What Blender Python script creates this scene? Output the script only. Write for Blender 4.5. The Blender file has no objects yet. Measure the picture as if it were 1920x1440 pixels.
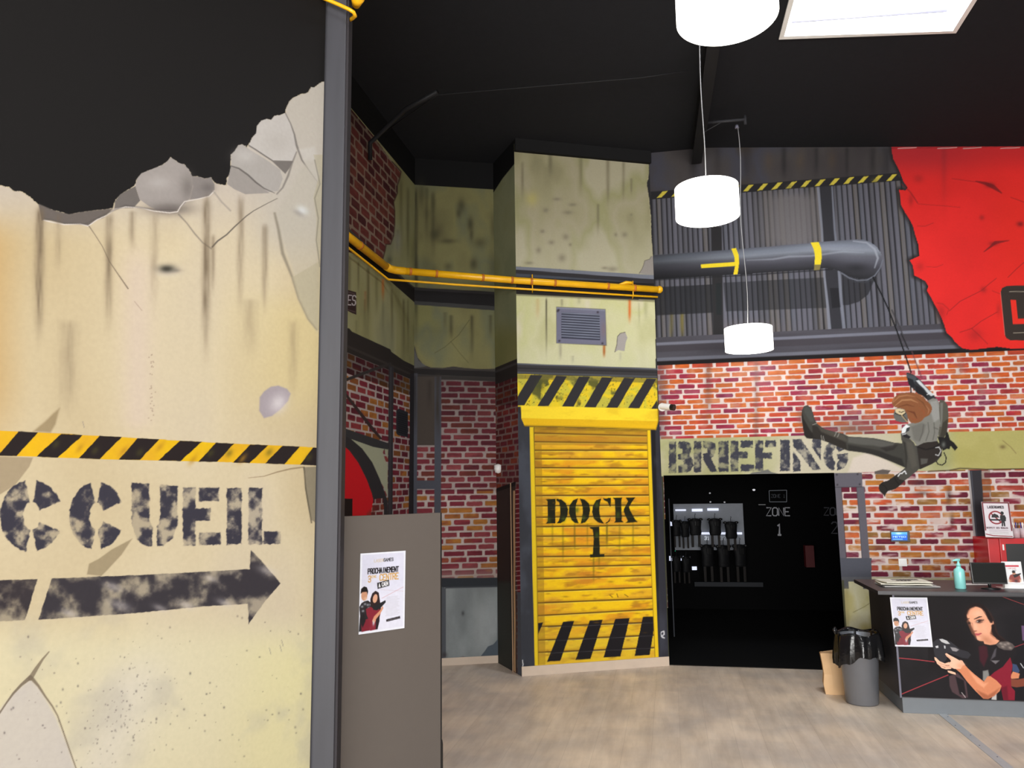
import bpy, bmesh, math, random
import numpy as np
from mathutils import Vector, Matrix

# ------------------------------------------------------------------ camera, world, lights, exposure
SC = bpy.context.scene
COL = SC.collection
FPX = 1442.0                      # focal length in pixels of the 1920 x 1440 frame
PITCH = math.radians(7.7)
ROLL = math.radians(0.75)
EYE = 1.75
cam_d = bpy.data.cameras.new('camera')
cam_d.sensor_width = 36.0
cam_d.lens = 36.0 * FPX / 1920.0
cam_d.clip_start = 0.05
cam = bpy.data.objects.new('camera', cam_d)
COL.objects.link(cam)
_c, _s = math.cos(ROLL), math.sin(ROLL)
_up0 = Vector((0, -math.sin(PITCH), math.cos(PITCH)))
_rt = Vector((1, 0, 0)) * _c - _up0 * _s
_up = Vector((1, 0, 0)) * _s + _up0 * _c
_fw = Vector((0, math.cos(PITCH), math.sin(PITCH)))
cam.matrix_world = Matrix(((_rt.x, _up.x, -_fw.x, 0), (_rt.y, _up.y, -_fw.y, 0), (_rt.z, _up.z, -_fw.z, EYE), (0, 0, 0, 1)))
SC.camera = cam

SC.view_settings.view_transform = 'Standard'
SC.view_settings.look = 'None'
SC.view_settings.gamma = 1.0
SC.view_settings.use_curve_mapping = False
SC.view_settings.exposure = 0.0

W = bpy.data.worlds.new('world')
SC.world = W
W.use_nodes = True
W.node_tree.nodes['Background'].inputs[0].default_value = (0.86, 0.93, 1.0, 1)
W.node_tree.nodes['Background'].inputs[1].default_value = 3.0


def area(name, loc, target, sx, sy, power, color):
    d = bpy.data.lights.new(name, 'AREA')
    d.shape = 'RECTANGLE'
    d.size, d.size_y = sx, sy
    d.energy = power
    d.color = color
    o = bpy.data.objects.new(name, d)
    COL.objects.link(o)
    o.location = loc
    o.rotation_euler = (Vector(target) - Vector(loc)).to_track_quat('-Z', 'Y').to_euler()
    return o


# daylight through the shop front behind the camera and through the skylight, plus a lamp added overhead
area('shop_front_daylight', (-0.5, -6.95, 1.9), (0, 8, 2.2), 11.0, 3.0, 1480, (1.0, 0.97, 0.93))
area('roof_light_daylight', (2.66, 4.99, 5.50), (2.66, 4.99, 0), 1.1, 1.1, 110, (0.93, 0.96, 1.0))
area('added_overhead_fill', (1.2, 0.2, 5.45), (1.2, 0.2, 0), 1.5, 1.5, 170, (1.0, 0.98, 0.95))  # unseen lamp, added to even out the light


# ------------------------------------------------------------------ projection helpers (where a thing seen in the photo stands)
def ray(px, py):
    a0, a1 = (px - 960.0) / FPX, (720.0 - py) / FPX
    d = _rt * a0 + _up * a1 + _fw
    return d


def on_floor(px, py, z=0.0):
    r = ray(px, py)
    t = (z - EYE) / r.z
    return Vector((r.x * t, r.y * t, z))


def on_wall(px, py, A, B):
    r = ray(px, py)
    dx, dy = B[0] - A[0], B[1] - A[1]
    nx, ny = -dy, dx
    t = (nx * A[0] + ny * A[1]) / (nx * r.x + ny * r.y)
    return Vector((r.x * t, r.y * t, EYE + r.z * t))


def at_y(px, py, Y):
    r = ray(px, py)
    t = Y / r.y
    return Vector((r.x * t, Y, EYE + r.z * t))


def project(P):
    """N x 3 world points -> photo pixels; points behind the camera go far left."""
    x, y, z = P[:, 0], P[:, 1], P[:, 2] - EYE
    u = x * _rt.x + y * _rt.y + z * _rt.z
    v = x * _up.x + y * _up.y + z * _up.z
    d = x * _fw.x + y * _fw.y + z * _fw.z
    ok = d > 0.15
    d = np.where(ok, d, 1)
    X = np.where(ok, 960 + FPX * u / d, -9000)
    Y = np.where(ok, 720 - FPX * v / d, np.where(z > 0.6, -500, 1200))
    return X, Y


# ------------------------------------------------------------------ tagging
def tag(o, label=None, cat=None, group=None, kind=None):
    if label:
        o['label'] = label
    if cat:
        o['category'] = cat
    if group:
        o['group'] = group
    if kind:
        o['kind'] = kind
    return o


def empty(name, loc=(0, 0, 0), rz=0.0, label=None, cat=None, group=None):
    o = bpy.data.objects.new(name, None)
    COL.objects.link(o)
    o.empty_display_size = 0.05
    o.location = loc
    o.rotation_euler = (0, 0, rz)
    return tag(o, label, cat, group)


def copy_tree(o, parent=None):
    c = o.copy()
    COL.objects.link(c)
    if parent is not None:
        c.parent = parent
    for ch in list(o.children):
        copy_tree(ch, c)
    return c


# ------------------------------------------------------------------ materials
def lin(c):
    out = []
    for v in c[:3]:
        v = v / 255.0
        out.append(v / 12.92 if v <= 0.04045 else ((v + 0.055) / 1.055) ** 2.4)
    return tuple(out) + (1.0,)


def mat(name, rgb, rough=0.6, metal=0.0, var=0.12, scale=18.0, bump=0.0, emis=None, estr=0.0, alpha=None, trans=0.0, coat=0.0):
    m = bpy.data.materials.new(name)
    m.use_nodes = True
    nt = m.node_tree
    b = nt.nodes['Principled BSDF']
    base = lin(rgb)
    tc = nt.nodes.new('ShaderNodeTexCoord')
    n = nt.nodes.new('ShaderNodeTexNoise')
    n.inputs['Scale'].default_value = scale
    n.inputs['Detail'].default_value = 4
    nt.links.new(tc.outputs['Object'], n.inputs['Vector'])
    mx = nt.nodes.new('ShaderNodeMix')
    mx.data_type = 'RGBA'
    mx.inputs[6].default_value = tuple(v * (1 - var) for v in base[:3]) + (1,)
    mx.inputs[7].default_value = tuple(min(1, v * (1 + var)) for v in base[:3]) + (1,)
    nt.links.new(n.outputs['Fac'], mx.inputs[0])
    nt.links.new(mx.outputs[2], b.inputs['Base Color'])
    b.inputs['Roughness'].default_value = rough
    b.inputs['Metallic'].default_value = metal
    if max(rgb) < 60 and rough > .45:
        b.inputs['Specular IOR Level'].default_value = .15
    if bump:
        bp = nt.nodes.new('ShaderNodeBump')
        bp.inputs['Strength'].default_value = bump
        bp.inputs['Distance'].default_value = 0.01
        nt.links.new(n.outputs['Fac'], bp.inputs['Height'])
        nt.links.new(bp.outputs[0], b.inputs['Normal'])
    if emis:
        b.inputs['Emission Color'].default_value = lin(emis)
        b.inputs['Emission Strength'].default_value = estr
    if alpha is not None:
        b.inputs['Alpha'].default_value = alpha
    if trans:
        b.inputs['Transmission Weight'].default_value = trans
    if coat:
        b.inputs['Coat Weight'].default_value = coat
        b.inputs['Coat Roughness'].default_value = 0.15
    return m


def paint_mat(name, rough=0.75, bump=0.05, spec=0.15):
    """Wall paint: the pigment laid down per point, with a procedural roller-paint grain on top."""
    m = bpy.data.materials.new(name)
    m.use_nodes = True
    nt = m.node_tree
    b = nt.nodes['Principled BSDF']
    at = nt.nodes.new('ShaderNodeAttribute')
    at.attribute_name = 'pigment'
    tc = nt.nodes.new('ShaderNodeTexCoord')
    n = nt.nodes.new('ShaderNodeTexNoise')
    n.inputs['Scale'].default_value = 60
    n.inputs['Detail'].default_value = 5
    nt.links.new(tc.outputs['Object'], n.inputs['Vector'])
    mr = nt.nodes.new('ShaderNodeMapRange')
    mr.inputs['To Min'].default_value = 0.93
    mr.inputs['To Max'].default_value = 1.07
    nt.links.new(n.outputs['Fac'], mr.inputs['Value'])
    mul = nt.nodes.new('ShaderNodeMix')
    mul.data_type = 'RGBA'
    mul.blend_type = 'MULTIPLY'
    mul.inputs[0].default_value = 1.0
    nt.links.new(at.outputs['Color'], mul.inputs[6])
    nt.links.new(mr.outputs[0], mul.inputs[7])
    nt.links.new(mul.outputs[2], b.inputs['Base Color'])
    b.inputs['Roughness'].default_value = rough
    b.inputs['Specular IOR Level'].default_value = spec
    bp = nt.nodes.new('ShaderNodeBump')
    bp.inputs['Strength'].default_value = bump
    bp.inputs['Distance'].default_value = 0.002
    nt.links.new(n.outputs['Fac'], bp.inputs['Height'])
    nt.links.new(bp.outputs[0], b.inputs['Normal'])
    return m


M = {}
M['mural'] = paint_mat('mural_paint')
M['print'] = paint_mat('printed_paper', rough=0.45, bump=0.0, spec=0.4)
M['film'] = paint_mat('printed_film', rough=0.5, bump=0.0, spec=0.12)
M['black_paint'] = mat('black_paint', (25, 25, 26), 0.85)
M['ceiling'] = mat('black_ceiling', (33, 34, 38), 0.9, bump=0.15)
M['black_steel'] = mat('black_steel', (30, 30, 32), 0.5)
M['dim_steel'] = mat('dull_dark_steel', (52, 52, 56), 0.6)
M['grey_steel'] = mat('grey_painted_steel', (98, 97, 112), 0.55, var=0.2, scale=5)
M['yellow'] = mat('yellow_gloss_paint', (238, 178, 20), 0.35, var=0.18, scale=7)
M['rust'] = mat('rusty_orange_paint', (190, 110, 30), 0.6)
M['panel'] = mat('taupe_laminate', (88, 81, 76), 0.5, var=0.04)
M['base'] = mat('pale_wood_skirting', (196, 178, 160), 0.55, var=0.1, scale=9)
M['white'] = mat('white_plastic', (232, 232, 230), 0.4, var=0.03)
M['black_plastic'] = mat('black_plastic', (24, 24, 25), 0.35)
M['alu'] = mat('aluminium', (182, 184, 186), 0.4, metal=0.1, var=0.08)
M['counter'] = mat('anthracite_laminate', (52, 50, 54), 0.4, var=0.06)
M['plinth'] = mat('grey_plinth', (112, 118, 124), 0.5, var=0.05)
M['red'] = mat('red_gloss_metal', (190, 22, 30), 0.3, var=0.06)
M['binbag'] = mat('black_bin_liner', (22, 22, 24), 0.2, var=0.1, bump=0.4)
M['bin'] = mat('grey_metallic_plastic', (120, 122, 128), 0.35, metal=0.4, var=0.05)
M['kraft'] = mat('kraft_paper', (205, 168, 125), 0.7, var=0.08, scale=12)
M['cloth'] = mat('black_webbing', (20, 20, 22), 0.6)
M['darkroom'] = mat('matt_black_room', (7, 7, 8), 0.95)
M['timber'] = mat('raw_timber', (150, 120, 92), 0.7)

# ------------------------------------------------------------------ mesh helpers


def new_obj(name, bm, m, parent=None, smooth=False):
    me = bpy.data.meshes.new(name)
    bm.to_mesh(me)
    bm.free()
    if smooth:
        for p in me.polygons:
            p.use_smooth = True
    for mm in (m if isinstance(m, (list, tuple)) else [m]):
        me.materials.append(mm)
    o = bpy.data.objects.new(name, me)
    COL.objects.link(o)
    if parent is not None:
        o.parent = parent
    return o


def bm_box(bm, x0, x1, y0, y1, z0, z1, bev=0.0, rz=0.0, about=(0, 0)):
    r = bmesh.ops.create_cube(bm, size=1.0)
    vs = r['verts']
    for v in vs:
        v.co = Vector((x0 + (v.co.x + .5) * (x1 - x0), y0 + (v.co.y + .5) * (y1 - y0), z0 + (v.co.z + .5) * (z1 - z0)))
    if bev:
        es = list({e for v in vs for e in v.link_edges})
        g = bmesh.ops.bevel(bm, geom=es, offset=bev, segments=2, affect='EDGES', profile=0.7)
        vs = list({v for f in g['faces'] for v in f.verts} | {v for v in vs if v.is_valid})
    if rz:
        bmesh.ops.rotate(bm, verts=vs, cent=(about[0], about[1], 0), matrix=Matrix.Rotation(rz, 3, 'Z'))
    return vs


def box(name, x0, x1, y0, y1, z0, z1, m, parent=None, bev=0.0):
    bm = bmesh.new()
    bm_box(bm, x0, x1, y0, y1, z0, z1, bev)
    return new_obj(name, bm, m, parent)


def tube_bm(bm, pts, r, seg=12, cap=True):
    pts = [Vector(p) for p in pts]
    rings = []
    n = len(pts)
    rad = r if isinstance(r, (list, tuple)) else [r] * n
    prev = None
    for i, p in enumerate(pts):
        if i == 0:
            t = pts[1] - p
        elif i == n - 1:
            t = p - pts[i - 1]
        else:
            t = (pts[i + 1] - p).normalized() + (p - pts[i - 1]).normalized()
        t.normalize()
        if prev is None:
            a = Vector((0, 0, 1)) if abs(t.z) < 0.9 else Vector((1, 0, 0))
            x = t.cross(a).normalized()
        else:
            x = (prev - t * prev.dot(t)).normalized()
        prev = x
        y = t.cross(x)
        rings.append([bm.verts.new(p + (x * math.cos(2 * math.pi * k / seg) + y * math.sin(2 * math.pi * k / seg)) * rad[i]) for k in range(seg)])
    for a, b in zip(rings[:-1], rings[1:]):
        for k in range(seg):
            bm.faces.new((a[k], a[(k + 1) % seg], b[(k + 1) % seg], b[k]))
    if cap:
        bm.faces.new(rings[0][::-1])
        bm.faces.new(rings[-1])
    return bm


def tube(name, pts, r, m, parent=None, seg=12, smooth=True):
    bm = bmesh.new()
    tube_bm(bm, pts, r, seg)
    return new_obj(name, bm, m, parent, smooth)


def lathe_bm(bm, prof, seg=32, c=(0, 0, 0)):
    rings = []
    for r, z in prof:
        rings.append([bm.verts.new((c[0] + r * math.cos(2 * math.pi * k / seg), c[1] + r * math.sin(2 * math.pi * k / seg), c[2] + z)) for k in range(seg)])
    for a, b in zip(rings[:-1], rings[1:]):
        for k in range(seg):
            bm.faces.new((a[k], a[(k + 1) % seg], b[(k + 1) % seg], b[k]))
    return rings


def lathe(name, prof, m, parent=None, seg=32, c=(0, 0, 0), cap=True, smooth=True):
    bm = bmesh.new()
    rg = lathe_bm(bm, prof, seg, c)
    if cap:
        bm.faces.new(rg[0][::-1])
        bm.faces.new(rg[-1])
    return new_obj(name, bm, m, parent, smooth)


# ------------------------------------------------------------------ the mural painter: pigment per point of a fine wall mesh
def hsh(ix, iy, seed):
    h = (ix.astype(np.int64) * 374761393 + iy.astype(np.int64) * 668265263 + seed * 1442695041) & 0x7fffffff
    h = ((h ^ (h >> 13)) * 1274126177) & 0x7fffffff
    h = h ^ (h >> 16)
    return (h & 0xffff) / 65535.0


def vnoise(x, y, seed=0):
    ix, iy = np.floor(x), np.floor(y)
    fx, fy = x - ix, y - iy
    fx, fy = fx * fx * (3 - 2 * fx), fy * fy * (3 - 2 * fy)
    a, b = hsh(ix, iy, seed), hsh(ix + 1, iy, seed)
    c, d = hsh(ix, iy + 1, seed), hsh(ix + 1, iy + 1, seed)
    return (a * (1 - fx) + b * fx) * (1 - fy) + (c * (1 - fx) + d * fx) * fy


def fbm(x, y, seed=0, octv=4):
    s, a, t = 0, 1.0, 0
    for k in range(octv):
        s = s + a * vnoise(x * 2 ** k, y * 2 ** k, seed + 17 * k)
        t += a
        a *= 0.5
    return s / t


def sstep(a, b, x):
    t = np.clip((x - a) / (b - a + 1e-9), 0, 1)
    return t * t * (3 - 2 * t)


class Canvas:
    def __init__(s, X, Y, U, V):
        s.X, s.Y, s.U, s.V = X, Y, U, V
        s.C = np.zeros((len(X), 3))
        s.ID = np.zeros(len(X), int)
        s.w = 1.0

    def fill(s, c):
        s.C[:] = c

    def idx(s, x0, x1, y0, y1):
        return np.nonzero((s.X > x0) & (s.X < x1) & (s.Y > y0) & (s.Y < y1))[0]

    def mix(s, i, a, c):
        a = a[:, None]
        c = np.asarray(c, float)
        s.C[i] = s.C[i] * (1 - a) + c * a

    def pmask(s, pts, soft):
        p = np.asarray(pts, float)
        m = soft + 2
        i = s.idx(p[:, 0].min() - m, p[:, 0].max() + m, p[:, 1].min() - m, p[:, 1].max() + m)
        x, y = s.X[i], s.Y[i]
        ins = np.zeros(len(i), bool)
        d2 = np.full(len(i), 1e18)
        n = len(p)
        for k in range(n):
            ax, ay = p[k]
            bx, by = p[(k + 1) % n]
            c = (ay > y) != (by > y)
            if by != ay:
                xi = ax + (y - ay) * (bx - ax) / (by - ay)
                ins ^= c & (x < xi)
            ex, ey = bx - ax, by - ay
            L = ex * ex + ey * ey + 1e-12
            t = np.clip(((x - ax) * ex + (y - ay) * ey) / L, 0, 1)
            d2 = np.minimum(d2, (x - ax - t * ex) ** 2 + (y - ay - t * ey) ** 2)
        d = np.sqrt(d2)
        return i, np.where(ins, d, -d)

    def poly(s, pts, c, soft=1.2, a=1.0, idn=None, rough=0.0, freq=0.12, fade=0.0, seed=3, ff=0.05):
        i, d = s.pmask(pts, soft + rough)
        if rough:
            d = d + rough * (fbm(s.X[i] * freq, s.Y[i] * freq, seed) - .5) * 2
        al = sstep(-.5, .5, d / soft) * a
        if fade:
            al = al * (1 - fade * sstep(.42, .74, fbm(s.X[i] * ff, s.Y[i] * ff, seed + 5, 5)))
        s.mix(i, al, c)
        if idn is not None:
            s.ID[i[d > 0]] = idn
        return i

    def line(s, pts, w, c, a=1.0, soft=1.0, idn=None):
        p = np.asarray(pts, float)
        ws = w if isinstance(w, (list, tuple)) else [w] * len(p)
        m = max(ws) + soft + 1
        i = s.idx(p[:, 0].min() - m, p[:, 0].max() + m, p[:, 1].min() - m, p[:, 1].max() + m)
        x, y = s.X[i], s.Y[i]
        best = np.full(len(i), 1e9)
        for k in range(len(p) - 1):
            ax, ay = p[k]
            bx, by = p[k + 1]
            ex, ey = bx - ax, by - ay
            L = ex * ex + ey * ey + 1e-12
            t = np.clip(((x - ax) * ex + (y - ay) * ey) / L, 0, 1)
            d = np.sqrt((x - ax - t * ex) ** 2 + (y - ay - t * ey) ** 2) - (ws[k] * (1 - t) + ws[k + 1] * t) / 2
            best = np.minimum(best, d)
        al = sstep(.5, -.5, best / soft) * a
        s.mix(i, al, c)
        if idn is not None:
            s.ID[i[best < 0]] = idn

    def blob(s, cx, cy, rx, ry, c, a=0.6, ang=0.0, hard=0.0):
        m = max(rx, ry) * 2.2
        i = s.idx(cx - m, cx + m, cy - m, cy + m)
        x, y = s.X[i] - cx, s.Y[i] - cy
        ca, sa = math.cos(math.radians(ang)), math.sin(math.radians(ang))
        u, v = (x * ca + y * sa) / rx, (-x * sa + y * ca) / ry
        r = np.sqrt(u * u + v * v)
        al = np.exp(-r * r * 1.2) if not hard else sstep(1 + .5 * (1 - hard), 1 - .5 * (1 - hard), r)
        s.mix(i, al * a, c)

    def streak(s, x, y0, y1, w, c, a=0.5, lean=0.0):
        i = s.idx(x - 4 * w - abs(lean) * (y1 - y0), x + 4 * w + abs(lean) * (y1 - y0), y0 - 6, y1 + 6)
        X, Y = s.X[i], s.Y[i]
        t = (Y - y0) / (y1 - y0)
        g = np.exp(-((X - x - lean * (Y - y0)) / w) ** 2)
        al = g * sstep(-.03, .06, t) * sstep(1.03, .45, t) * a
        al = al * (.6 + .8 * vnoise(X * .25, Y * .03, int(x)))
        s.mix(i, np.clip(al, 0, 1), c)

    def tint(s, i, k):
        s.C[i] *= np.asarray(k)[:, None] if np.ndim(k) == 1 else k

    def mottle(s, i, cols, sc, seed, a=1.0, sy=1.0):
        """blend a list of colours by slow noise measured in metres on the wall"""
        n = fbm(s.U[i] * sc, s.V[i] * sc * sy, seed, 4)
        n = np.clip((n - .28) / .44, 0, .999) * (len(cols) - 1)
        k = n.astype(int)
        f = (n - k)[:, None]
        cols = np.asarray(cols, float)
        c = cols[k] * (1 - f) + cols[np.minimum(k + 1, len(cols) - 1)] * f
        s.C[i] = s.C[i] * (1 - a) + c * a

    def bricks(s, i, bw, bh, mortar, pal, seed=0, gap=0.28, worn=0.0, soft=.0022):
        U, V = s.U[i], s.V[i]
        V = V + .006 * (vnoise(U * 1.3, V * 3, seed + 40) - .5)
        r = np.floor(V / bh)
        fv = V / bh - r
        off = (r % 2) * .5 + .35 * (hsh(r, r * 0 + 3, seed) - .5)
        q = U / bw + off + .45 * (vnoise(U / bw * .7 + 11 * hsh(r, r * 0, seed + 1), r * 7.3, seed + 2) - .5)
        cidx = np.floor(q)
        fu = q - cidx
        h1, h2, h3, h4 = hsh(cidx, r, seed + 5), hsh(cidx, r, seed + 6), hsh(cidx, r, seed + 7), hsh(cidx, r, seed + 8)
        hx = bw * (.5 - .045 - .045 * h2)
        hy = bh * (.5 - gap / 2 - .05 * h3)
        rd = bh * (.10 + .16 * h4)
        dx = np.abs((fu - .5 - .03 * (h3 - .5)) * bw) - hx + rd
        dy = np.abs((fv - .5 - .06 * (h2 - .5)) * bh) - hy + rd
        d = np.sqrt(np.maximum(dx, 0) ** 2 + np.maximum(dy, 0) ** 2) + np.minimum(np.maximum(dx, dy), 0) - rd
        d = d + .0035 * (fbm(U * 45, V * 60, seed + 9, 3) - .5)
        al = sstep(soft, -soft, d)
        pal = np.asarray(pal, float)
        k = np.minimum((h1 * len(pal)).astype(int), len(pal) - 1)
        k2 = np.minimum((h4 * len(pal)).astype(int), len(pal) - 1)
        wv = (.45 * sstep(.45, .8, fbm(U * 9, V * 25, seed + 13, 3)))[:, None]
        bc = pal[k] * (1 - wv) + pal[k2] * wv
        bc = bc * (.86 + .28 * fbm(U * 16, V * 50, seed + 21, 3))[:, None]
        if worn:
            wn = worn * sstep(.52, .75, fbm(U * 7, V * 20, seed + 31, 4)) * (.4 + h2)
            al = al * (1 - np.clip(wn, 0, .9))
        mc = np.asarray(mortar, float) * (.9 + .16 * fbm(U * 8, V * 8, seed + 33, 4))[:, None]
        s.C[i] = mc * (1 - al[:, None]) + bc * al[:, None]


def T(ox, oy, s):
    return lambda *pts: [(ox + a / s, oy + b / s) for a, b in pts]


def ring(cx, cy, rx, ry, ix, iy, a0, a1, n=14):
    """closed annular sector; angles in degrees, clockwise on the page from +x"""
    o = [(cx + rx * math.cos(math.radians(a0 + (a1 - a0) * k / n)), cy + ry * math.sin(math.radians(a0 + (a1 - a0) * k / n))) for k in range(n + 1)]
    q = [(cx + ix * math.cos(math.radians(a1 + (a0 - a1) * k / n)), cy + iy * math.sin(math.radians(a1 + (a0 - a1) * k / n))) for k in range(n + 1)]
    return o + q


GLY = {   # stencil capitals in a unit box, y down
    'C': [ring(.5, .5, .5, .5, .13, .2, 100, 258), ring(.5, .5, .5, .5, .14, .2, 280, 336), ring(.5, .5, .5, .5, .14, .2, 26, 80)],
    'U': [[(0, 0), (.38, 0), (.38, .55), (.45, .70), (.45, 1), (.28, .97), (.1, .86), (0, .66)], [(.62, 0), (1, 0), (1, .62), (.9, .86), (.72, .97), (.55, 1), (.55, .70), (.62, .55)]],
    'E': [[(0, 0), (.33, 0), (.33, .36), (.72, .36), (.72, .58), (.33, .58), (.33, 1), (0, 1)], [(.43, 0), (.95, 0), (.95, .23), (.43, .23)], [(.43, .78), (1, .78), (1, 1), (.43, 1)]],
    'F': [[(0, 0), (.38, 0), (.38, .40), (.8, .40), (.8, .60), (.38, .60), (.38, 1), (0, 1)], [(.48, 0), (1, 0), (1, .22), (.48, .22)]],
    'I': [[(0, 0), (1, 0), (1, 1), (0, 1)]],
    'L': [[(0, 0), (.42, 0), (.42, 1), (0, 1)], [(.48, .77), (1, .77), (1, 1), (.48, 1)]],
    'A': [[(.38, 0), (.47, 0), (.47, 1 - .28), (.3, .72), (.26, 1), (0, 1)], [(.53, 0), (.64, 0), (1, 1), (.74, 1), (.7, .72), (.53, .72)]],
    'B': [[(0, 0), (.30, 0), (.30, 1), (0, 1)], [(.38, 0), (.7, 0), (.88, .07), (.93, .25), (.84, .44), (.98, .6), (1, .8), (.88, .95), (.7, 1), (.38, 1), (.38, .76), (.6, .74), (.6, .6), (.38, .57), (.38, .4), (.56, .38), (.56, .24), (.38, .22)]],
    'R': [[(0, 0), (.32, 0), (.32, 1), (0, 1)], [(.4, 0), (.72, 0), (.9, .08), (.94, .28), (.84, .48), (.74, .56), (1, 1), (.7, 1), (.4, .6), (.4, .4), (.58, .38), (.58, .24), (.4, .22)]],
    'N': [[(0, 0), (.3, 0), (1, .98), (.72, 1), (0, .2)], [(0, .34), (.27, .7), (.27, 1), (0, 1)], [(.7, 0), (1, 0), (1, .68), (.7, .28)]],
    'G': [ring(.5, .5, .5, .5, .13, .2, 98, 262), ring(.5, .5, .5, .5, .14, .2, 278, 335), [(.56, .48), (1, .46), (1, .7), (.86, .93), (.56, 1), (.56, .74), (.66, .66), (.56, .62)]],
}


def glyph(cv, ch, x0, x1, yt0, yt1, yb0, yb1, col, **kw):
    for pl in GLY[ch]:
        pts = []
        for a, b in pl:
            x = x0 + (x1 - x0) * a
            yt = yt0 + (yt1 - yt0) * a
            yb = yb0 + (yb1 - yb0) * a
            pts.append((x, yt + (yb - yt) * b))
        cv.poly(pts, col, **kw)


STROKES = {  # plain capitals on a 4 x 6 grid (x right, y down)
    'A': ['06 20 46', '14 34'], 'B': ['00 06 36 45 44 33 03', '33 42 41 30 00'], 'C': ['41 30 10 01 05 16 36 45'], 'D': ['00 06 26 44 42 20 00'],
    'E': ['40 00 06 46', '03 33'], 'F': ['40 00 06', '03 33'], 'G': ['41 30 10 01 05 16 36 45 43 23'], 'H': ['00 06', '40 46', '03 43'], 'I': ['20 26'],
    'K': ['00 06', '40 03 46'], 'L': ['00 06 46'], 'M': ['06 00 23 40 46'], 'N': ['06 00 46 40'], 'O': ['10 30 41 45 36 16 05 01 10'], 'P': ['06 00 30 41 42 33 03'],
    'R': ['06 00 30 41 42 33 03', '23 46'], 'S': ['41 30 10 01 02 13 33 44 45 36 16 05'], 'T': ['00 40', '20 26'], 'U': ['00 05 16 36 45 40'], 'V': ['00 26 40'],
    'W': ['00 16 23 36 40'], 'Z': ['00 40 06 46'], 'X': ['00 46', '40 06'], '1': ['11 20 26', '16 36'], '2': ['01 10 30 41 42 06 46'], '3': ['01 10 30 41 42 33 13', '33 44 45 36 16 05'],
    ' ': [], '.': ['25 26'], 'Y': ['00 23 40', '23 26'], 'Q': ['10 30 41 45 36 16 05 01 10', '24 46']}


def text(cv, s, x0, y0, x1, y1, w, col, a=1.0, rot=0.0, gap=.28, soft=.8, idn=None):
    n = len(s)
    cw = (x1 - x0) / (n + gap * (n - 1))
    cx, cy = (x0 + x1) / 2, (y0 + y1) / 2
    ca, sa = math.cos(math.radians(rot)), math.sin(math.radians(rot))
    for k, ch in enumerate(s):
        ox = x0 + k * cw * (1 + gap)
        for stn in STROKES.get(ch, []):
            pts = []
            for q in stn.split():
                x, y = ox + int(q[0]) / 4 * cw - cx, y0 + int(q[1]) / 6 * (y1 - y0) - cy
                pts.append((cx + x * ca - y * sa, cy + x * sa + y * ca))
            cv.line(pts, w, col, a=a, soft=soft, idn=idn)


def build_grid(name, P, nu, nv, cv, gain, material, names=None, kind='structure', parent=None, thick=None, skip=None):
    """One mesh per id in cv.ID (0 = the wall itself). names: {id: (object name, parent key or None, label, category, top-level?)}"""
    C = np.clip(cv.C, 0, 255) / 255.0
    L = np.where(C <= 0.04045, C / 12.92, ((C + 0.055) / 1.055) ** 2.4) * gain
    L = np.clip(L, 0.0015, 0.92)
    I = np.arange(nu * nv).reshape(nv, nu)
    q = np.stack([I[:-1, :-1], I[:-1, 1:], I[1:, 1:], I[1:, :-1]], -1).reshape(-1, 4)
    cid = cv.ID[q[:, 0]]
    out = {}
    names = names or {}
    for k in sorted(set(cid.tolist())):
        if k == -1:
            continue
        f = q[cid == k]
        used, inv = np.unique(f.reshape(-1), return_inverse=True)
        nm = name if k == 0 else names[k][0]
        me = bpy.data.meshes.new(nm)
        vs = P[used]
        fs = inv.reshape(-1, 4)
        extra = 0
        if thick is not None and k == 0:
            cs = [I[0, 0], I[0, -1], I[-1, -1], I[-1, 0]]
            fr = [int(np.nonzero(used == c)[0][0]) for c in cs]
            bk = P[cs] + np.asarray(thick)
            b0 = len(vs)
            vs = np.vstack([vs, bk])
            B = [b0, b0 + 1, b0 + 2, b0 + 3]
            fs = np.vstack([fs, [B[::-1]], [[fr[j], B[j], B[(j + 1) % 4], fr[(j + 1) % 4]] for j in range(4)]])
            extra = 4
        me.vertices.add(len(vs))
        me.vertices.foreach_set('co', vs.astype(np.float32).reshape(-1))
        nf = len(fs)
        me.loops.add(nf * 4)
        me.loops.foreach_set('vertex_index', fs.astype(np.int32).reshape(-1))
        me.polygons.add(nf)
        me.polygons.foreach_set('loop_start', (np.arange(nf) * 4).astype(np.int32))
        me.polygons.foreach_set('loop_total', np.full(nf, 4, np.int32))
        me.update(calc_edges=True)
        at = me.color_attributes.new('pigment', 'FLOAT_COLOR', 'POINT')
        rgba = np.ones((len(vs), 4), np.float32)
        rgba[:len(used), :3] = L[used]
        if extra:
            rgba[len(used):, :3] = L[0]
        at.data.foreach_set('color', rgba.reshape(-1))
        me.materials.append(material)
        o = bpy.data.objects.new(nm, me)
        COL.objects.link(o)
        out[k] = o
    base = out.get(0)
    if parent is not None and base is not None:
        base.parent = parent
    elif kind and base is not None:
        base['kind'] = kind
    for k, o in out.items():
        if k == 0:
            continue
        spec = names[k]
        if spec[1] == 'top':
            tag(o, spec[2], spec[3])
        elif isinstance(spec[1], int):
            o.parent = out[spec[1]]
            if spec[2]:
                o['label'] = spec[2]
        else:
            o.parent = base
            if spec[2]:
                o['label'] = spec[2]
    return out


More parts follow.
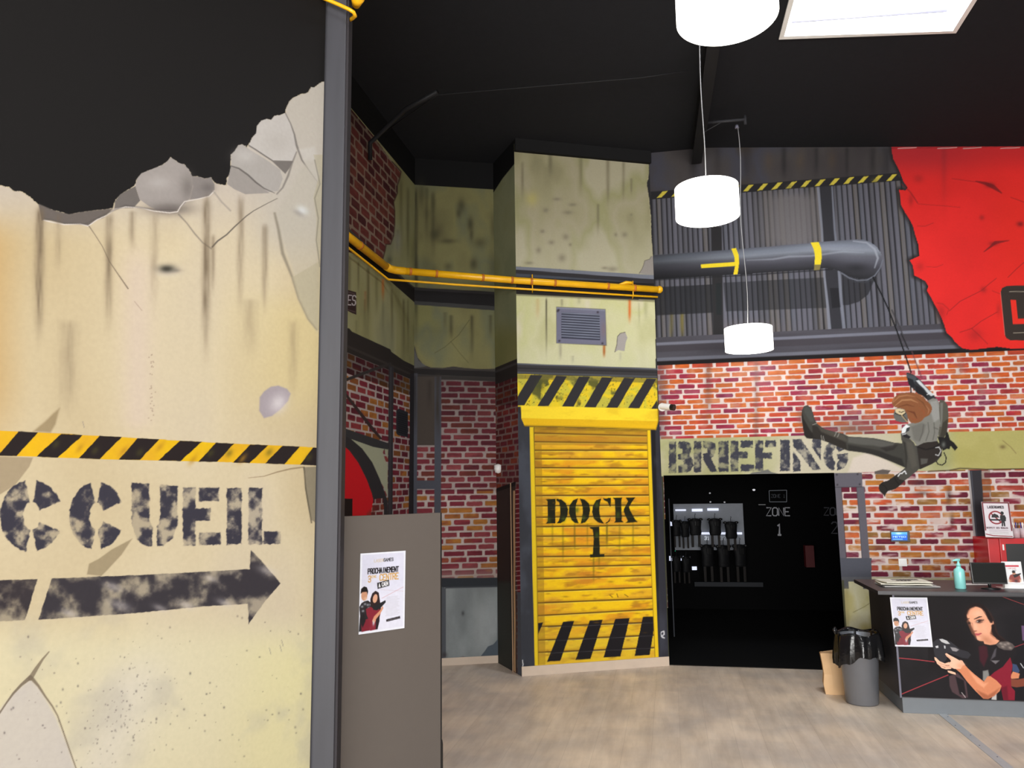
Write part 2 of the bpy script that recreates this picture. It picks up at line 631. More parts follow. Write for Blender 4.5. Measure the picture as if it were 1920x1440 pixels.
def wall_grid(A, B, z0, z1, step=1.35, far=16.0, win=(-30, 1950, -30, 1470)):
    """sample points of an upright wall; fine where the photo sees it, coarse elsewhere"""
    A, B = np.asarray(A[:2], float), np.asarray(B[:2], float)
    Lw = np.linalg.norm(B - A)

    def samples(fn, n0=6000):
        t = np.linspace(0, 1, n0)
        c = fn(t)
        inside = (c > -50)
        d = np.abs(np.diff(c, prepend=c[0]))
        w = np.where(inside, d / step, 0)
        w = w + (t[1] - t[0]) * Lw / .25
        acc = np.cumsum(w)
        n = int(acc[-1]) + 2
        return np.interp(np.linspace(acc[0], acc[-1], n), acc, t)

    def fu(t):
        p = np.zeros((len(t), 3))
        p[:, :2] = A + (B - A) * t[:, None]
        p[:, 2] = 1.8
        X, Y = project(p)
        bad = (X < win[0]) | (X > win[1])
        return np.where(bad, -100, X)
    tu = samples(fu)
    # nearest visible column decides the vertical sampling
    p = np.zeros((len(tu), 3))
    p[:, :2] = A + (B - A) * tu[:, None]
    p[:, 2] = 1.8
    X, Y = project(p)
    vis = (X > win[0]) & (X < win[1])
    D = p[:, 0] * _fw.x + p[:, 1] * _fw.y
    k = np.where(vis, D, 1e9).argmin() if vis.any() else 0
    vi = np.nonzero(vis)[0]
    cols = sorted({int(vi[int(f * (len(vi) - 1))]) for f in (0, .25, .5, .75, 1)}) if len(vi) else [k]
    t = np.linspace(0, 1, 6000)
    w = np.full(len(t), (t[1] - t[0]) * (z1 - z0) / .25)
    for c_ in cols:
        q = np.zeros((len(t), 3))
        q[:, :2] = p[c_, :2]
        q[:, 2] = z0 + (z1 - z0) * t
        XX, YY = project(q)
        ok = (YY > win[2]) & (YY < win[3])
        w = np.maximum(w, np.where(ok, np.abs(np.diff(YY, prepend=YY[0])) / step, 0))
    acc = np.cumsum(w)
    tv = np.interp(np.linspace(acc[0], acc[-1], int(acc[-1]) + 2), acc, t)
    nu, nv = len(tu), len(tv)
    UU, VV = np.meshgrid(tu, tv)
    P = np.zeros((nu * nv, 3))
    P[:, :2] = A + (B - A) * UU.reshape(-1, 1)
    P[:, 2] = z0 + (z1 - z0) * VV.reshape(-1)
    X, Y = project(P)
    return P, nu, nv, Canvas(X, Y, UU.reshape(-1) * Lw, P[:, 2].copy())


# ------------------------------------------------------------------ plan of the place (metres; camera above the origin, looking +Y)
LW_END = at_y(592, 905, 3.6)
LW_DIR = Vector((math.sin(math.radians(36.0)), math.cos(math.radians(36.0)), 0))
LW_A = LW_END - LW_DIR * ((3.6 + 7.0) / LW_DIR.y)
DK_A = on_floor(978, 1268)
DK_B = on_floor(1254, 1248)
RW_D = Vector((math.sin(math.radians(-79.2)), math.cos(math.radians(-79.2)), 0)) * -1
RW_B = DK_B + RW_D * ((7.5 - DK_B.x) / RW_D.x)
AL_A = on_wall(776, 800, on_floor(826, 1249), on_floor(934, 1243))
AL_B = on_floor(934, 1243)
PW_D = Vector((math.sin(math.radians(11.0)), math.cos(math.radians(11.0)), 0))
PW_A = AL_A - PW_D * 6.05
CEIL = 5.30

# ------------------------------------------------------------------ left wall: broken concrete painted over black, arrow and lettering
G_LEFT, G_RIGHT, G_DOCK, G_PASS, G_ALC, G_SIDE = 0.60, 0.8, 0.82, 0.75, 0.75, 1.1
P, nu, nv, cv = wall_grid(LW_A, LW_END, 0, CEIL, step=1.4, win=(-420, 1950, -30, 1470))
black = (27, 25, 25)
cv.fill(black)
top = [(-700, 300), (-420, 330), (-200, 322), (-90, 338), (0, 347), (20, 352), (25, 358), (38, 358), (55, 368), (68, 380), (78, 388), (100, 394), (130, 402), (150, 398), (180, 394), (205, 392), (212, 390),
       (216, 376), (225, 365), (240, 356), (252, 348), (257, 335), (265, 325), (275, 321), (290, 315), (305, 309), (314, 302), (320, 295), (326, 299), (336, 306), (345, 308), (354, 318), (360, 330), (372, 331), (385, 335), (395, 332), (402, 342), (410, 345), (424, 347),
       (425, 335), (433, 320), (432, 303), (433, 290), (440, 283), (447, 272), (455, 271), (462, 276), (467, 270), (473, 258), (480, 250), (482, 236), (490, 226), (500, 223), (508, 225), (515, 217), (525, 216), (535, 211),
       (535, 205), (542, 190), (548, 184), (555, 180), (566, 176), (572, 175), (578, 172), (583, 163), (590, 163), (597, 157), (603, 153), (640, 152)]
conc = top + [(640, 1500), (-900, 1500), (-900, 300)]
cv.poly(conc, (214, 199, 168), soft=1.3, rough=1.6, freq=.3)
allc, dC = cv.pmask(conc, 2)
inside = allc[dC > .8]
cv.mottle(inside, [(196, 174, 132), (214, 196, 158), (226, 211, 178), (217, 204, 184), (224, 205, 160)], .8, 5, a=1.0, sy=.55)
X, Y = cv.X[inside], cv.Y[inside]


def wash(i, a, c):
    cv.mix(i, np.clip(a, 0, 1), c)


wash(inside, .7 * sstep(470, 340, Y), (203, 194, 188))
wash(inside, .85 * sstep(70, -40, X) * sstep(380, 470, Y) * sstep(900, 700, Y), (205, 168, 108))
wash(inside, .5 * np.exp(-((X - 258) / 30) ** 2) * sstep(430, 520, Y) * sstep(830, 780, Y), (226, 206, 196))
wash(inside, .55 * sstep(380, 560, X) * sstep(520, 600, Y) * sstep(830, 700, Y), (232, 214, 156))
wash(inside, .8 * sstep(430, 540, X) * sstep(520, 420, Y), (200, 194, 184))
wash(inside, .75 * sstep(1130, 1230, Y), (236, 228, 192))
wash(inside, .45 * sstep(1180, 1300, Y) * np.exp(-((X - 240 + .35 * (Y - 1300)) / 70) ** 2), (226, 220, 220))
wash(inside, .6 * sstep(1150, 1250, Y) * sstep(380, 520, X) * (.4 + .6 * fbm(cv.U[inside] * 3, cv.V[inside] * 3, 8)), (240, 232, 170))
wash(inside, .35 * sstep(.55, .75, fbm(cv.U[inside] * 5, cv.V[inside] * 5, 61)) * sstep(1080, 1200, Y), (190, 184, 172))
# the ledge behind the near edge and the rubble pieces
cv.poly([(72, 382), (100, 394), (130, 402), (150, 398), (180, 394), (212, 391), (195, 408), (180, 413), (165, 424), (150, 420), (120, 420), (95, 413), (78, 413)], (112, 104, 99), soft=3)
cv.poly([(216, 377), (225, 365), (240, 356), (254, 349), (258, 362), (263, 376), (250, 390), (232, 390), (214, 393)], (118, 112, 108), soft=2)
cv.poly([(254, 349), (257, 335), (265, 325), (275, 321), (290, 315), (305, 309), (314, 302), (320, 295), (336, 306), (345, 308), (354, 318), (360, 330), (362, 345), (356, 372), (340, 388), (320, 399), (300, 396), (280, 387), (262, 374)], (170, 163, 159), soft=1.5)
cv.blob(298, 342, 24, 13, (190, 184, 180), .8)
cv.blob(318, 392, 45, 12, (112, 104, 100), .85)
cv.blob(352, 352, 14, 26, (128, 121, 117), .8)
cv.poly([(360, 331), (372, 331), (385, 335), (395, 332), (402, 345), (402, 356), (392, 368), (372, 373), (356, 374), (362, 350)], (146, 139, 136), soft=2)
cv.blob(390, 352, 14, 10, (116, 110, 107), .7)
cv.line([(82, 413), (120, 421), (150, 420), (165, 424), (182, 412), (200, 404), (216, 392), (235, 388), (262, 389), (290, 396), (318, 399), (333, 397), (338, 388), (346, 378), (356, 376), (372, 373), (392, 368), (402, 358)], 2.0, (232, 224, 216), a=.9)
cv.line([(84, 410), (120, 418), (160, 420), (200, 400), (235, 385), (290, 393), (330, 394)], 3, (92, 86, 83), a=.45, soft=3)
cv.poly([(433, 290), (440, 283), (447, 272), (455, 271), (470, 282), (500, 300), (525, 318), (530, 335), (522, 358), (490, 362), (460, 364), (440, 355), (426, 345), (433, 320)], (182, 177, 172), soft=1.5)
cv.poly([(433, 311), (460, 325), (490, 350), (505, 362), (460, 364), (440, 355), (426, 345)], (166, 160, 155), soft=2)
cv.blob(460, 292, 22, 14, (205, 201, 197), .7)
cv.line([(433, 311), (448, 316), (465, 328), (480, 342), (495, 353), (515, 362)], [2, 3, 3, 3, 2, 1], (98, 93, 90), a=.8, soft=2)
cv.poly([(467, 271), (473, 258), (480, 250), (482, 236), (490, 226), (500, 223), (508, 225), (515, 217), (525, 216), (535, 212), (545, 232), (555, 262), (555, 285), (548, 302), (535, 302), (512, 302), (492, 290), (470, 277)], (206, 201, 196), soft=1.5)
cv.blob(520, 268, 28, 22, (192, 187, 180), .6)
cv.line([(467, 273), (480, 281), (495, 291), (512, 302), (548, 303)], 2.5, (110, 104, 101), a=.8, soft=1.5)
cv.poly([(511, 303), (549, 303), (543, 315), (535, 326)], (126, 120, 116), soft=2)
cv.line([(535, 212), (545, 232), (552, 252), (556, 272), (566, 300), (580, 320), (598, 345)], [2, 2, 3, 4, 3, 2, 1], (118, 112, 108), a=.75, soft=2)
cv.line([(556, 285), (548, 305), (540, 330), (530, 352), (519, 364)], [2, 3, 4, 3, 2], (124, 118, 114), a=.7, soft=2.5)
cv.poly([(560, 280), (590, 275), (600, 310), (598, 345), (580, 320)], (216, 212, 208), a=.5, soft=8)
cv.line([(398, 463), (408, 452), (425, 440), (440, 425), (462, 405), (476, 395), (500, 382), (520, 372)], [3, 3, 2.5, 2.5, 2, 1.5, 1.2, 1], (92, 86, 80), a=.8, soft=1.5)
cv.line([(335, 402), (350, 418), (365, 438), (380, 455), (396, 466)], [3, 2, 2.5, 2, 2.5], (128, 120, 112), a=.7, soft=3)
cv.line([(400, 358), (415, 378), (432, 395)], 3, (168, 160, 152), a=.7, soft=3)
cv.poly([(519, 400), (530, 450), (545, 500), (560, 560), (578, 598), (596, 622), (600, 300), (575, 300)], (196, 190, 176), a=.55, soft=12)
cv.line([(515, 400), (522, 430), (530, 475), (548, 520), (560, 560), (578, 598), (594, 618)], [4, 5, 6, 4, 3, 3, 2], (136, 128, 112), a=.7, soft=5)
cv.poly([(548, 520), (560, 560), (578, 598), (594, 618), (640, 625), (640, 290), (588, 290), (598, 330), (588, 370), (594, 410), (592, 450), (598, 490)], (188, 180, 152), a=.6, soft=3)
cv.line([(590, 300), (600, 345), (590, 372), (597, 410), (593, 450), (600, 500)], 2, (130, 124, 110), a=.6, soft=2)
cv.line([(167, 424), (178, 440), (192, 462), (205, 490), (222, 515), (240, 541)], [2, 1.5, 1.5, 1.5, 2, 2.5], (120, 106, 92), a=.75)
cv.line([(252, 565), (266, 582)], 1.2, (170, 150, 135), a=.7)
for x, y0, y1, w, a in [(75, 388, 660, 8, .75), (110, 400, 520, 6, .3), (205, 400, 640, 7, .55), (248, 395, 480, 6, .35), (290, 400, 600, 7, .25), (388, 366, 700, 7, .7), (400, 440, 560, 4, .4), (452, 366, 600, 6, .4), (497, 420, 600, 5, .5), (128, 600, 800, 16, .25), (550, 600, 760, 9, .2), (470, 560, 680, 12, .2)]:
    cv.streak(x, y0, y1, w, (120, 104, 84), a, -.01)
cv.blob(315, 508, 24, 11, (226, 216, 204), .7)
cv.blob(313, 504, 17, 8, (62, 60, 52), .95)
cv.blob(330, 507, 10, 4, (120, 112, 104), .5)
cv.poly([(487, 745), (495, 734), (508, 725), (522, 723), (538, 729), (545, 738), (540, 752), (525, 768), (510, 780), (495, 784), (486, 770)], (176, 166, 172), soft=4)
cv.blob(522, 756, 16, 20, (226, 218, 222), .9, 35)
cv.blob(567, 394, 12, 8, (232, 236, 240), .8, 30)
cv.blob(560, 400, 12, 5, (150, 146, 144), .5, 30)
# hazard tape
HZ = [(-900, 760), (-420, 786), (0, 808), (80, 811), (200, 818), (400, 830), (592, 839), (640, 842)]
HB = [(640, 876), (592, 872), (400, 866), (200, 861), (0, 854), (-420, 838), (-900, 824)]
cv.poly(HZ + HB, (240, 190, 28), soft=1, idn=1, rough=.6)
i, d = cv.pmask(HZ + HB, 1)
i = i[d > 0]
cv.mottle(i, [(244, 198, 26), (238, 184, 40), (250, 200, 20)], 4, 9)


def hz_y(x, top_):
    pts = HZ if top_ else HB[::-1]
    return float(np.interp(x, [p[0] for p in pts], [p[1] for p in pts]))


stripes = [(35, 71, -3, 31), (115, 156, 68, 108), (187, 228, 148, 187), (258, 298, 223, 262), (338, 378, 297, 338), (405, 439, 373, 407), (470, 503, 437, 468), (530, 562, 497, 533), (587, 640, 563, 640)]
stripes += [(35 - 82 * k, 71 - 82 * k, -6 - 84 * k, 33 - 84 * k) for k in range(1, 6)]
for a0, a1, b0, b1 in stripes:
    cv.poly([(a0, hz_y(a0, 1)), (a1, hz_y(a1, 1)), (b1, hz_y(b1, 0)), (b0, hz_y(b0, 0))], (42, 34, 34), soft=1.4, rough=1.0)
for x, y in [(105, 833), (178, 845), (262, 848), (395, 850), (430, 850), (505, 848), (580, 858)]:
    cv.blob(x, y, 9, 6, (84, 82, 38), .5, -50)
for x, y in [(150, 840), (232, 845), (300, 838), (362, 862), (455, 860)]:
    cv.blob(x, y, 12, 5, (190, 140, 40), .6, -50)
# cracks and shadows around the tape
cv.poly([(112, 765), (100, 775), (85, 790), (62, 809), (95, 811), (104, 795)], (150, 130, 96), a=.7, soft=6)
cv.poly([(62, 858), (55, 875), (42, 892), (28, 910), (0, 927), (-60, 940), (-200, 930), (-200, 846), (0, 856)], (166, 148, 120), a=.75, soft=3)
cv.line([(568, 876), (545, 879), (520, 885), (495, 893), (466, 896)], [3, 3, 2.5, 1.5, 1], (150, 130, 100), a=.7)
cv.poly([(568, 876), (572, 890), (572, 915), (577, 945), (584, 975), (640, 1010), (640, 873)], (150, 140, 118), soft=2.5)
cv.line([(570, 876), (573, 915), (578, 945), (584, 980)], 2.5, (84, 76, 62), a=.7, soft=2)
# stencilled lettering and arrow
ink = (62, 60, 72)
kw = dict(soft=2.6, rough=2.4, freq=.16, fade=.8, ff=.055, idn=2)
glyph(cv, 'A', -140, -18, 893, 896, 1040, 1037, ink, seed=2, **kw)
glyph(cv, 'C', 0, 118, 899, 901, 1036, 1033, ink, seed=3, **kw)
glyph(cv, 'C', 130, 232, 903, 904, 1032, 1029, ink, seed=9, **kw)
glyph(cv, 'U', 247, 333, 905, 911, 1027, 1024, ink, seed=13, **kw)
glyph(cv, 'E', 343, 414, 914, 915, 1023, 1021, ink, seed=19, **kw)
glyph(cv, 'I', 425, 453, 915, 915, 1021, 1020, ink, seed=23, **kw)
glyph(cv, 'L', 466, 526, 914, 917, 1020, 1020, ink, seed=29, **kw)
cv.poly([(163, 1077), (167, 1057), (185, 1048), (210, 1030), (248, 1010), (228, 1040), (200, 1070), (190, 1080)], (160, 144, 114), a=.8, soft=3)
kw = dict(soft=1.5, rough=1.0, freq=.15, fade=.7, ff=.03, idn=3)
cv.poly([(-420, 1098), (0, 1088), (70, 1086), (47, 1163), (0, 1165), (-420, 1185)], (62, 56, 60), seed=4, **kw)
cv.poly([(97, 1085), (190, 1081), (330, 1075), (468, 1067), (470, 1031), (490, 1051), (526, 1094), (495, 1130), (466, 1170), (465, 1132), (380, 1137), (250, 1150), (150, 1157), (72, 1162)], (62, 58, 64), seed=8, **kw)
for x, y, r in [(212, 1100, 12), (225, 1135, 14), (300, 1140, 9), (350, 1135, 10), (420, 1130, 10), (395, 1085, 8), (500, 1070, 12), (130, 1150, 10)]:
    cv.blob(x, y, r * 1.6, r * .7, (224, 216, 214), .45, 20)
# lower cracks, spatter
cv.poly([(57, 1274), (75, 1292), (105, 1345), (125, 1395), (150, 1470), (-60, 1470), (-60, 1400), (0, 1330), (25, 1300)], (214, 206, 200), a=.8, soft=8)
cv.line([(92, 1222), (80, 1236), (68, 1254), (57, 1272)], [2, 4, 7, 9], (138, 124, 104), a=.85, soft=2)
cv.line([(57, 1270), (40, 1284), (25, 1300), (12, 1318), (0, 1336), (-40, 1400)], [8, 5, 4, 3, 3, 2], (124, 110, 94), a=.85, soft=2)
cv.line([(60, 1272), (72, 1286), (85, 1306), (98, 1324), (108, 1342), (118, 1370), (130, 1405), (146, 1450)], [7, 5, 3.5, 3, 2.5, 2.5, 2.5, 2], (130, 116, 98), a=.85, soft=1.6)
rg = random.Random(5)
for k in range(240):
    x, y = rg.uniform(0, 570), rg.choice([rg.uniform(1150, 1440), rg.gauss(1330, 40)])
    if rg.random() < .5:
        x = 230 + rg.gauss(0, 45) - (y - 1330) * .3
    r = rg.choice([.8, 1, 1.2, 1.8])
    cv.blob(x, y, r, r * rg.uniform(.7, 1.6), (96, 90, 90), rg.uniform(.3, .8))
for k in range(30):
    cv.blob(285 + rg.gauss(0, 3), rg.uniform(650, 790), 1, 1, (110, 90, 80), .6)
for x, y in [(528, 1200), (505, 1215), (525, 1210), (155, 790)]:
    cv.line([(x, y), (x + 3, y + 12)], 1.2, (130, 126, 130), a=.6)
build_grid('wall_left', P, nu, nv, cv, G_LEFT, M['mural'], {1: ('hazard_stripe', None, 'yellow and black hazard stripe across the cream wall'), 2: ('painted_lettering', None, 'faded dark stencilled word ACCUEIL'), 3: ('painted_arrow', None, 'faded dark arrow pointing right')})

# ------------------------------------------------------------------ dock front
P, nu, nv, cv = wall_grid(DK_A, DK_B, 0, CEIL, step=1.2)
c1, c2, c3, c4 = T(940, 240, 4.8), T(940, 500, 4.8), T(940, 740, 4.8), T(940, 1000, 4.8)
cv.fill((46, 45, 48))
allp = np.arange(len(cv.X))
up = c1((100, 150), (300, 152), (700, 205), (1000, 245), (1325, 292)) + c1((1330, 400), (1312, 500), (1330, 640), (1345, 800), (1352, 1000), (1366, 1140), (1375, 1330), (100, 1245))
i = cv.poly(up, (178, 172, 136), soft=1.5, rough=1.5, freq=.2)
i2, d = cv.pmask(up, 1)
i2 = i2[d > 1]
cv.mottle(i2, [(142, 137, 106), (160, 155, 122), (168, 161, 134), (156, 154, 114), (176, 170, 144)], 2.2, 3, sy=.5)
cv.mix(i2, .45 * sstep(400, 500, cv.Y[i2]), (194, 190, 164))  # lighter towards the ledge: window light put into the cream
for q in [(440, 200, 480, 10), (715, 230, 640, 9), (960, 260, 750, 9), (870, 680, 1000, 7), (190, 300, 700, 8), (1100, 300, 700, 8), (1170, 450, 620, 6)]:
    cv.streak(940 + q[0] / 4.8, 240 + q[1] / 4.8, 240 + q[2] / 4.8, q[3] / 4.8 * 1.8, (112, 106, 84), .55)
for q in [(600, 760, 50, 22), (640, 690, 40, 18), (500, 640, 40, 18), (400, 740, 30, 25), (450, 1030, 30, 22), (370, 930, 25, 20), (335, 1100, 25, 30), (580, 980, 30, 30), (545, 1170, 36, 36), (1110, 960, 28, 26), (1030, 960, 16, 20), (1170, 780, 12, 12), (620, 1050, 16, 16), (250, 1215, 40, 16), (1000, 1270, 50, 24), (930, 1260, 30, 14)]:
    cv.blob(940 + q[0] / 4.8, 240 + q[1] / 4.8, q[2] / 4.8, q[3] / 4.8, (118, 112, 96), .55)
cv.blob(940 + 275 / 4.8, 240 + 640 / 4.8, 12, 14, (196, 184, 80), .4)
cv.poly(c1((1375, 1150), (1350, 1155), (1335, 1180), (1290, 1195), (1280, 1235), (1265, 1270), (1240, 1308), (1375, 1328)), (150, 144, 138), soft=1)
cv.line(c1((1350, 1155), (1335, 1180), (1290, 1195), (1280, 1235), (1265, 1270), (1240, 1308)), 1.2, (100, 94, 84), a=.8)
cv.line(c1((135, 165), (300, 178), (700, 215), (1000, 258), (1320, 300)), 3, (70, 66, 58), a=.7, soft=2)
# steel ledge 1 with dark recess
cv.poly(c1((100, 1243), (1380, 1325), (1380, 1362), (100, 1272)), (118, 122, 134), soft=1)
cv.poly(c1((100, 1272), (1380, 1362), (1380, 1398), (100, 1306)), (52, 50, 53), soft=1)
cv.poly(c1((100, 1306), (1380, 1398), (1380, 1440), (100, 1345)), (74, 78, 88), soft=1.5)
cv.poly(c2((100, 90), (1380, 150), (1380, 302), (100, 245)), (38, 35, 34), soft=1.5)
# lower cream
low = c2((100, 246), (1385, 302), (1390, 916), (100, 872))
i2, d = cv.pmask(low, 1)
i2 = i2[d > 0]
cv.mottle(i2, [(196, 194, 148), (208, 206, 164), (202, 202, 150), (214, 208, 180)], 3, 13, sy=.6)
cv.mix(i2, .3 * sstep(630, 680, cv.Y[i2]), (214, 212, 190))
for x, y0, y1, w, col, a in [(405, 280, 880, 6, (96, 92, 72), .8), (325, 285, 500, 14, (196, 150, 100), .35), (545, 290, 380, 9, (130, 124, 100), .4), (530, 690, 860, 12, (150, 144, 124), .5), (640, 800, 880, 10, (150, 144, 124), .4), (925, 690, 835, 9, (172, 96, 40), .8), (1155, 290, 530, 10, (216, 110, 50), .85), (1240, 320, 560, 8, (160, 156, 120), .4), (1300, 320, 500, 14, (150, 146, 110), .4), (700, 280, 350, 12, (140, 136, 110), .4), (1070, 770, 870, 9, (178, 174, 150), .5)]:
    cv.streak(940 + x / 4.8, 500 + y0 / 4.8, 500 + y1 / 4.8, w / 4.8 * 1.3, col, a)
cv.line(c2((140, 250), (1380, 305)), 4, (70, 68, 58), a=.5, soft=4)
cv.poly(c2((1115, 590), (1135, 640), (1120, 680), (1108, 760), (1050, 752), (1022, 768), (1040, 700), (1045, 630), (1070, 600), (1095, 600)), (168, 162, 158), soft=1)
cv.line(c2((1115, 590), (1070, 600), (1045, 630), (1040, 700), (1022, 768)), 1.4, (96, 90, 84), a=.8)
# vent
cv.poly(c2((494, 360), (938, 382), (948, 712), (494, 690)), (70, 66, 58), soft=1.5, a=.7)
cv.poly(c2((497, 365), (935, 387), (943, 706), (497, 687)), (116, 116, 136), soft=1, idn=2)
cv.poly(c2((497, 365), (935, 387), (930, 400), (500, 378)), (140, 142, 160), soft=1, a=.7)
cv.blob(940 + 920 / 4.8, 500 + 570 / 4.8, 5, 18, (132, 110, 112), .6)
cv.poly(c2((540, 408), (885, 428), (888, 662), (540, 645)), (58, 60, 74), soft=1, idn=3)
for k in range(10):
    y0 = 415 + k * 23.2
    cv.line(c2((545, y0), (882, y0 + 20)), 2.2, (140, 146, 164), a=.85, soft=1.4)
for p in c2((515, 390), (868, 410), (910, 690), (522, 668), (507, 400)):
    cv.blob(p[0], p[1], 2.2, 2, (50, 42, 48), .9)
# steel ledge 2
cv.poly(c2((100, 868), (1400, 915), (1400, 1008), (100, 965)), (60, 58, 60), soft=1)
cv.line(c2((140, 875), (1400, 922)), 2.2, (98, 102, 114), a=.9)
cv.line(c2((140, 912), (1400, 950)), 3, (46, 44, 46), a=.9)
cv.line(c2((140, 952), (1400, 992)), 3, (92, 96, 100), a=.7, soft=2)
# hazard field over the shutter
hz = c2((100, 965), (1402, 1006), (1405, 1290), (100, 1260))
cv.poly(hz, (222, 204, 46), soft=1, idn=1)
i2, d = cv.pmask(hz, 1)
i2 = i2[d > 0]
cv.mottle(i2, [(236, 202, 40), (206, 196, 66), (240, 208, 36), (196, 186, 70)], 5, 23)
cv.mix(i2, .85 * sstep(.52, .64, fbm(cv.U[i2] * 10, cv.V[i2] * 10, 77, 4)) * sstep(.35, .5, fbm(cv.U[i2] * 4, cv.V[i2] * 4, 78)), (78, 80, 42))
cv.mix(i2, .5 * (fbm(cv.U[i2] * 60, cv.V[i2] * 60, 79, 2) > .76) * 1.0, (60, 62, 34))
cv.poly(c2((100, 968), (1402, 1006), (1402, 1048), (100, 1008)), (120, 112, 56), a=.65, soft=1.5)
for pl in [[(262, 975), (372, 978), (205, 1248), (100, 1252), (150, 1165)], [(495, 982), (592, 985), (425, 1255), (325, 1255)], [(700, 988), (800, 990), (650, 1260), (546, 1260)], [(905, 995), (1002, 998), (850, 1266), (746, 1266)], [(1105, 1000), (1203, 1003), (1045, 1272), (945, 1270)], [(1308, 1006), (1395, 1010), (1240, 1276), (1140, 1274)], [(1402, 1200), (1402, 1285), (1350, 1280)]]:
    cv.poly(c2(*pl), (50, 48, 50), soft=1.2, rough=.6)
cv.blob(940 + 350 / 4.8, 500 + 1075 / 4.8, 8, 10, (74, 78, 44), .8)
# jambs beside the shutter
cv.poly(c3((100, 100), (260, 270), (300, 2480), (100, 2560)), (56, 58, 65), soft=1)
cv.poly(c3((1340, 300), (1420, 120), (1580, 2480), (1410, 2480)), (50, 50, 58), soft=1)
cv.poly(c3((1350, 320), (1385, 320), (1430, 2390), (1400, 2390)), (30, 29, 32), soft=3)
i2 = cv.idx(968, 1006, 790, 1262)
cv.mix(i2, .35 * sstep(.45, .7, fbm(cv.U[i2] * 6, cv.V[i2] * 3, 90)), (96, 102, 116))
i2 = cv.idx(1226, 1256, 800, 1262)
cv.mix(i2, .35 * sstep(.45, .7, fbm(cv.U[i2] * 6, cv.V[i2] * 3, 91)), (86, 90, 104))
# roller shutter: curtain
cur = c3((300, 290), (1312, 315), (1380, 2395), (320, 2460))
cv.poly(cur, (246, 200, 26), soft=1, idn=5)
i2, d = cv.pmask(cur, 1)
i2 = i2[d > 0]
cv.mottle(i2, [(238, 168, 32), (250, 198, 26), (254, 208, 24), (240, 184, 40), (232, 176, 44)], 3.2, 33, sy=3.2)
cv.mix(i2, .6 * sstep(.52, .75, fbm(cv.U[i2] * 6, cv.V[i2] * 24, 36, 4)), (168, 112, 36))
cv.mix(i2, .5 * sstep(.55, .7, fbm(cv.U[i2] * 3, cv.V[i2] * 9, 46, 3)), (228, 140, 40))
cv.mix(i2, .55 * sstep(1150, 1210, cv.Y[i2]), (222, 196, 58))
SL = [(345, 370), (423, 436), (500, 499), (577, 579), (657, 661), (740, 741), (820, 813), (908, 903), (1000, 993), (1103, 1088), (1188, 1174), (1275, 1264), (1368, 1353), (1458, 1448), (1555, 1531), (1658, 1626), (1772, 1732), (1875, 1834), (1990, 1932), (2088, 2048), (2210, 2164), (2320, 2276)]
for a, b in SL:
    xr = 1308 + (b - 318) * .0328
    cv.line(c3((302, a + 10), (xr, b + 10)), 1.6, (255, 232, 90), a=.7)
    cv.line(c3((302, a), (xr, b)), 2.8, (84, 56, 18), a=.9, soft=1.4)
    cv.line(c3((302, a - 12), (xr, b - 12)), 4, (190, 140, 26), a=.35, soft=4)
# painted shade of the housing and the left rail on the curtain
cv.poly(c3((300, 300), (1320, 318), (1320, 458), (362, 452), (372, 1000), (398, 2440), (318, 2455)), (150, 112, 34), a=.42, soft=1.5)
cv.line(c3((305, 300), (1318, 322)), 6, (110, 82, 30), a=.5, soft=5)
# DOCK 1
dk = (34, 34, 18)
D = dict(soft=1.0, idn=8, rough=.5)
for pl in [[(398, 942), (486, 937), (486, 1158), (405, 1158), (418, 1140), (414, 960)],
           [(498, 937), (540, 942), (580, 975), (600, 1030), (594, 1090), (570, 1135), (535, 1156), (500, 1158), (518, 1130), (528, 1085), (530, 1020), (520, 970), (494, 950)],
           [(690, 934), (645, 950), (612, 1000), (610, 1070), (632, 1130), (665, 1155), (696, 1158), (676, 1110), (668, 1050), (674, 985)],
           [(706, 934), (750, 944), (788, 980), (800, 1040), (785, 1110), (755, 1148), (715, 1160), (728, 1110), (735, 1040), (724, 980)],
           [(900, 932), (855, 950), (825, 1000), (816, 1055), (832, 1115), (870, 1150), (925, 1162), (890, 1110), (880, 1045), (888, 980)],
           [(912, 930), (950, 935), (968, 928), (985, 930), (985, 1010), (975, 1005), (955, 965), (925, 950)], [(932, 1160), (965, 1135), (985, 1095), (975, 1140), (950, 1158)],
           [(1003, 928), (1088, 926), (1080, 945), (1085, 1130), (1102, 1150), (1015, 1152), (1028, 1135), (1022, 945)],
           [(1120, 928), (1205, 924), (1190, 945), (1150, 1010), (1160, 1040), (1205, 1125), (1230, 1148), (1120, 1152), (1138, 1138), (1100, 1050), (1102, 1030), (1140, 960)],
           [(793, 1192), (880, 1188), (882, 1300), (888, 1463), (822, 1463), (832, 1300), (822, 1215), (800, 1205)], [(798, 1438), (928, 1434), (926, 1460), (800, 1464)]]:
    cv.poly(c3(*pl), dk, **D)
for x, y in [(430, 1130), (680, 1040), (740, 1110), (860, 990), (1050, 1080), (560, 1120), (860, 1260)]:
    cv.blob(940 + x / 4.8, 740 + y / 4.8, 4, 6, (70, 90, 24), .7)
for a, b in SL[8:13]:
    cv.line(c3((400, a + 12), (1230, b + 14)), 1.0, (150, 138, 70), a=.35)
for x, y0, y1, a in [(460, 1160, 1380, .5), (555, 1165, 1560, .5), (660, 1160, 1440, .6), (775, 1160, 1420, .4), (950, 1160, 1420, .7), (1065, 1155, 1500, .4), (1185, 1155, 1440, .4), (830, 1465, 1720, .6), (880, 1465, 1580, .4)]:
    cv.streak(940 + x / 4.8, 740 + y0 / 4.8, 740 + y1 / 4.8, 1.7, (104, 92, 24), a)
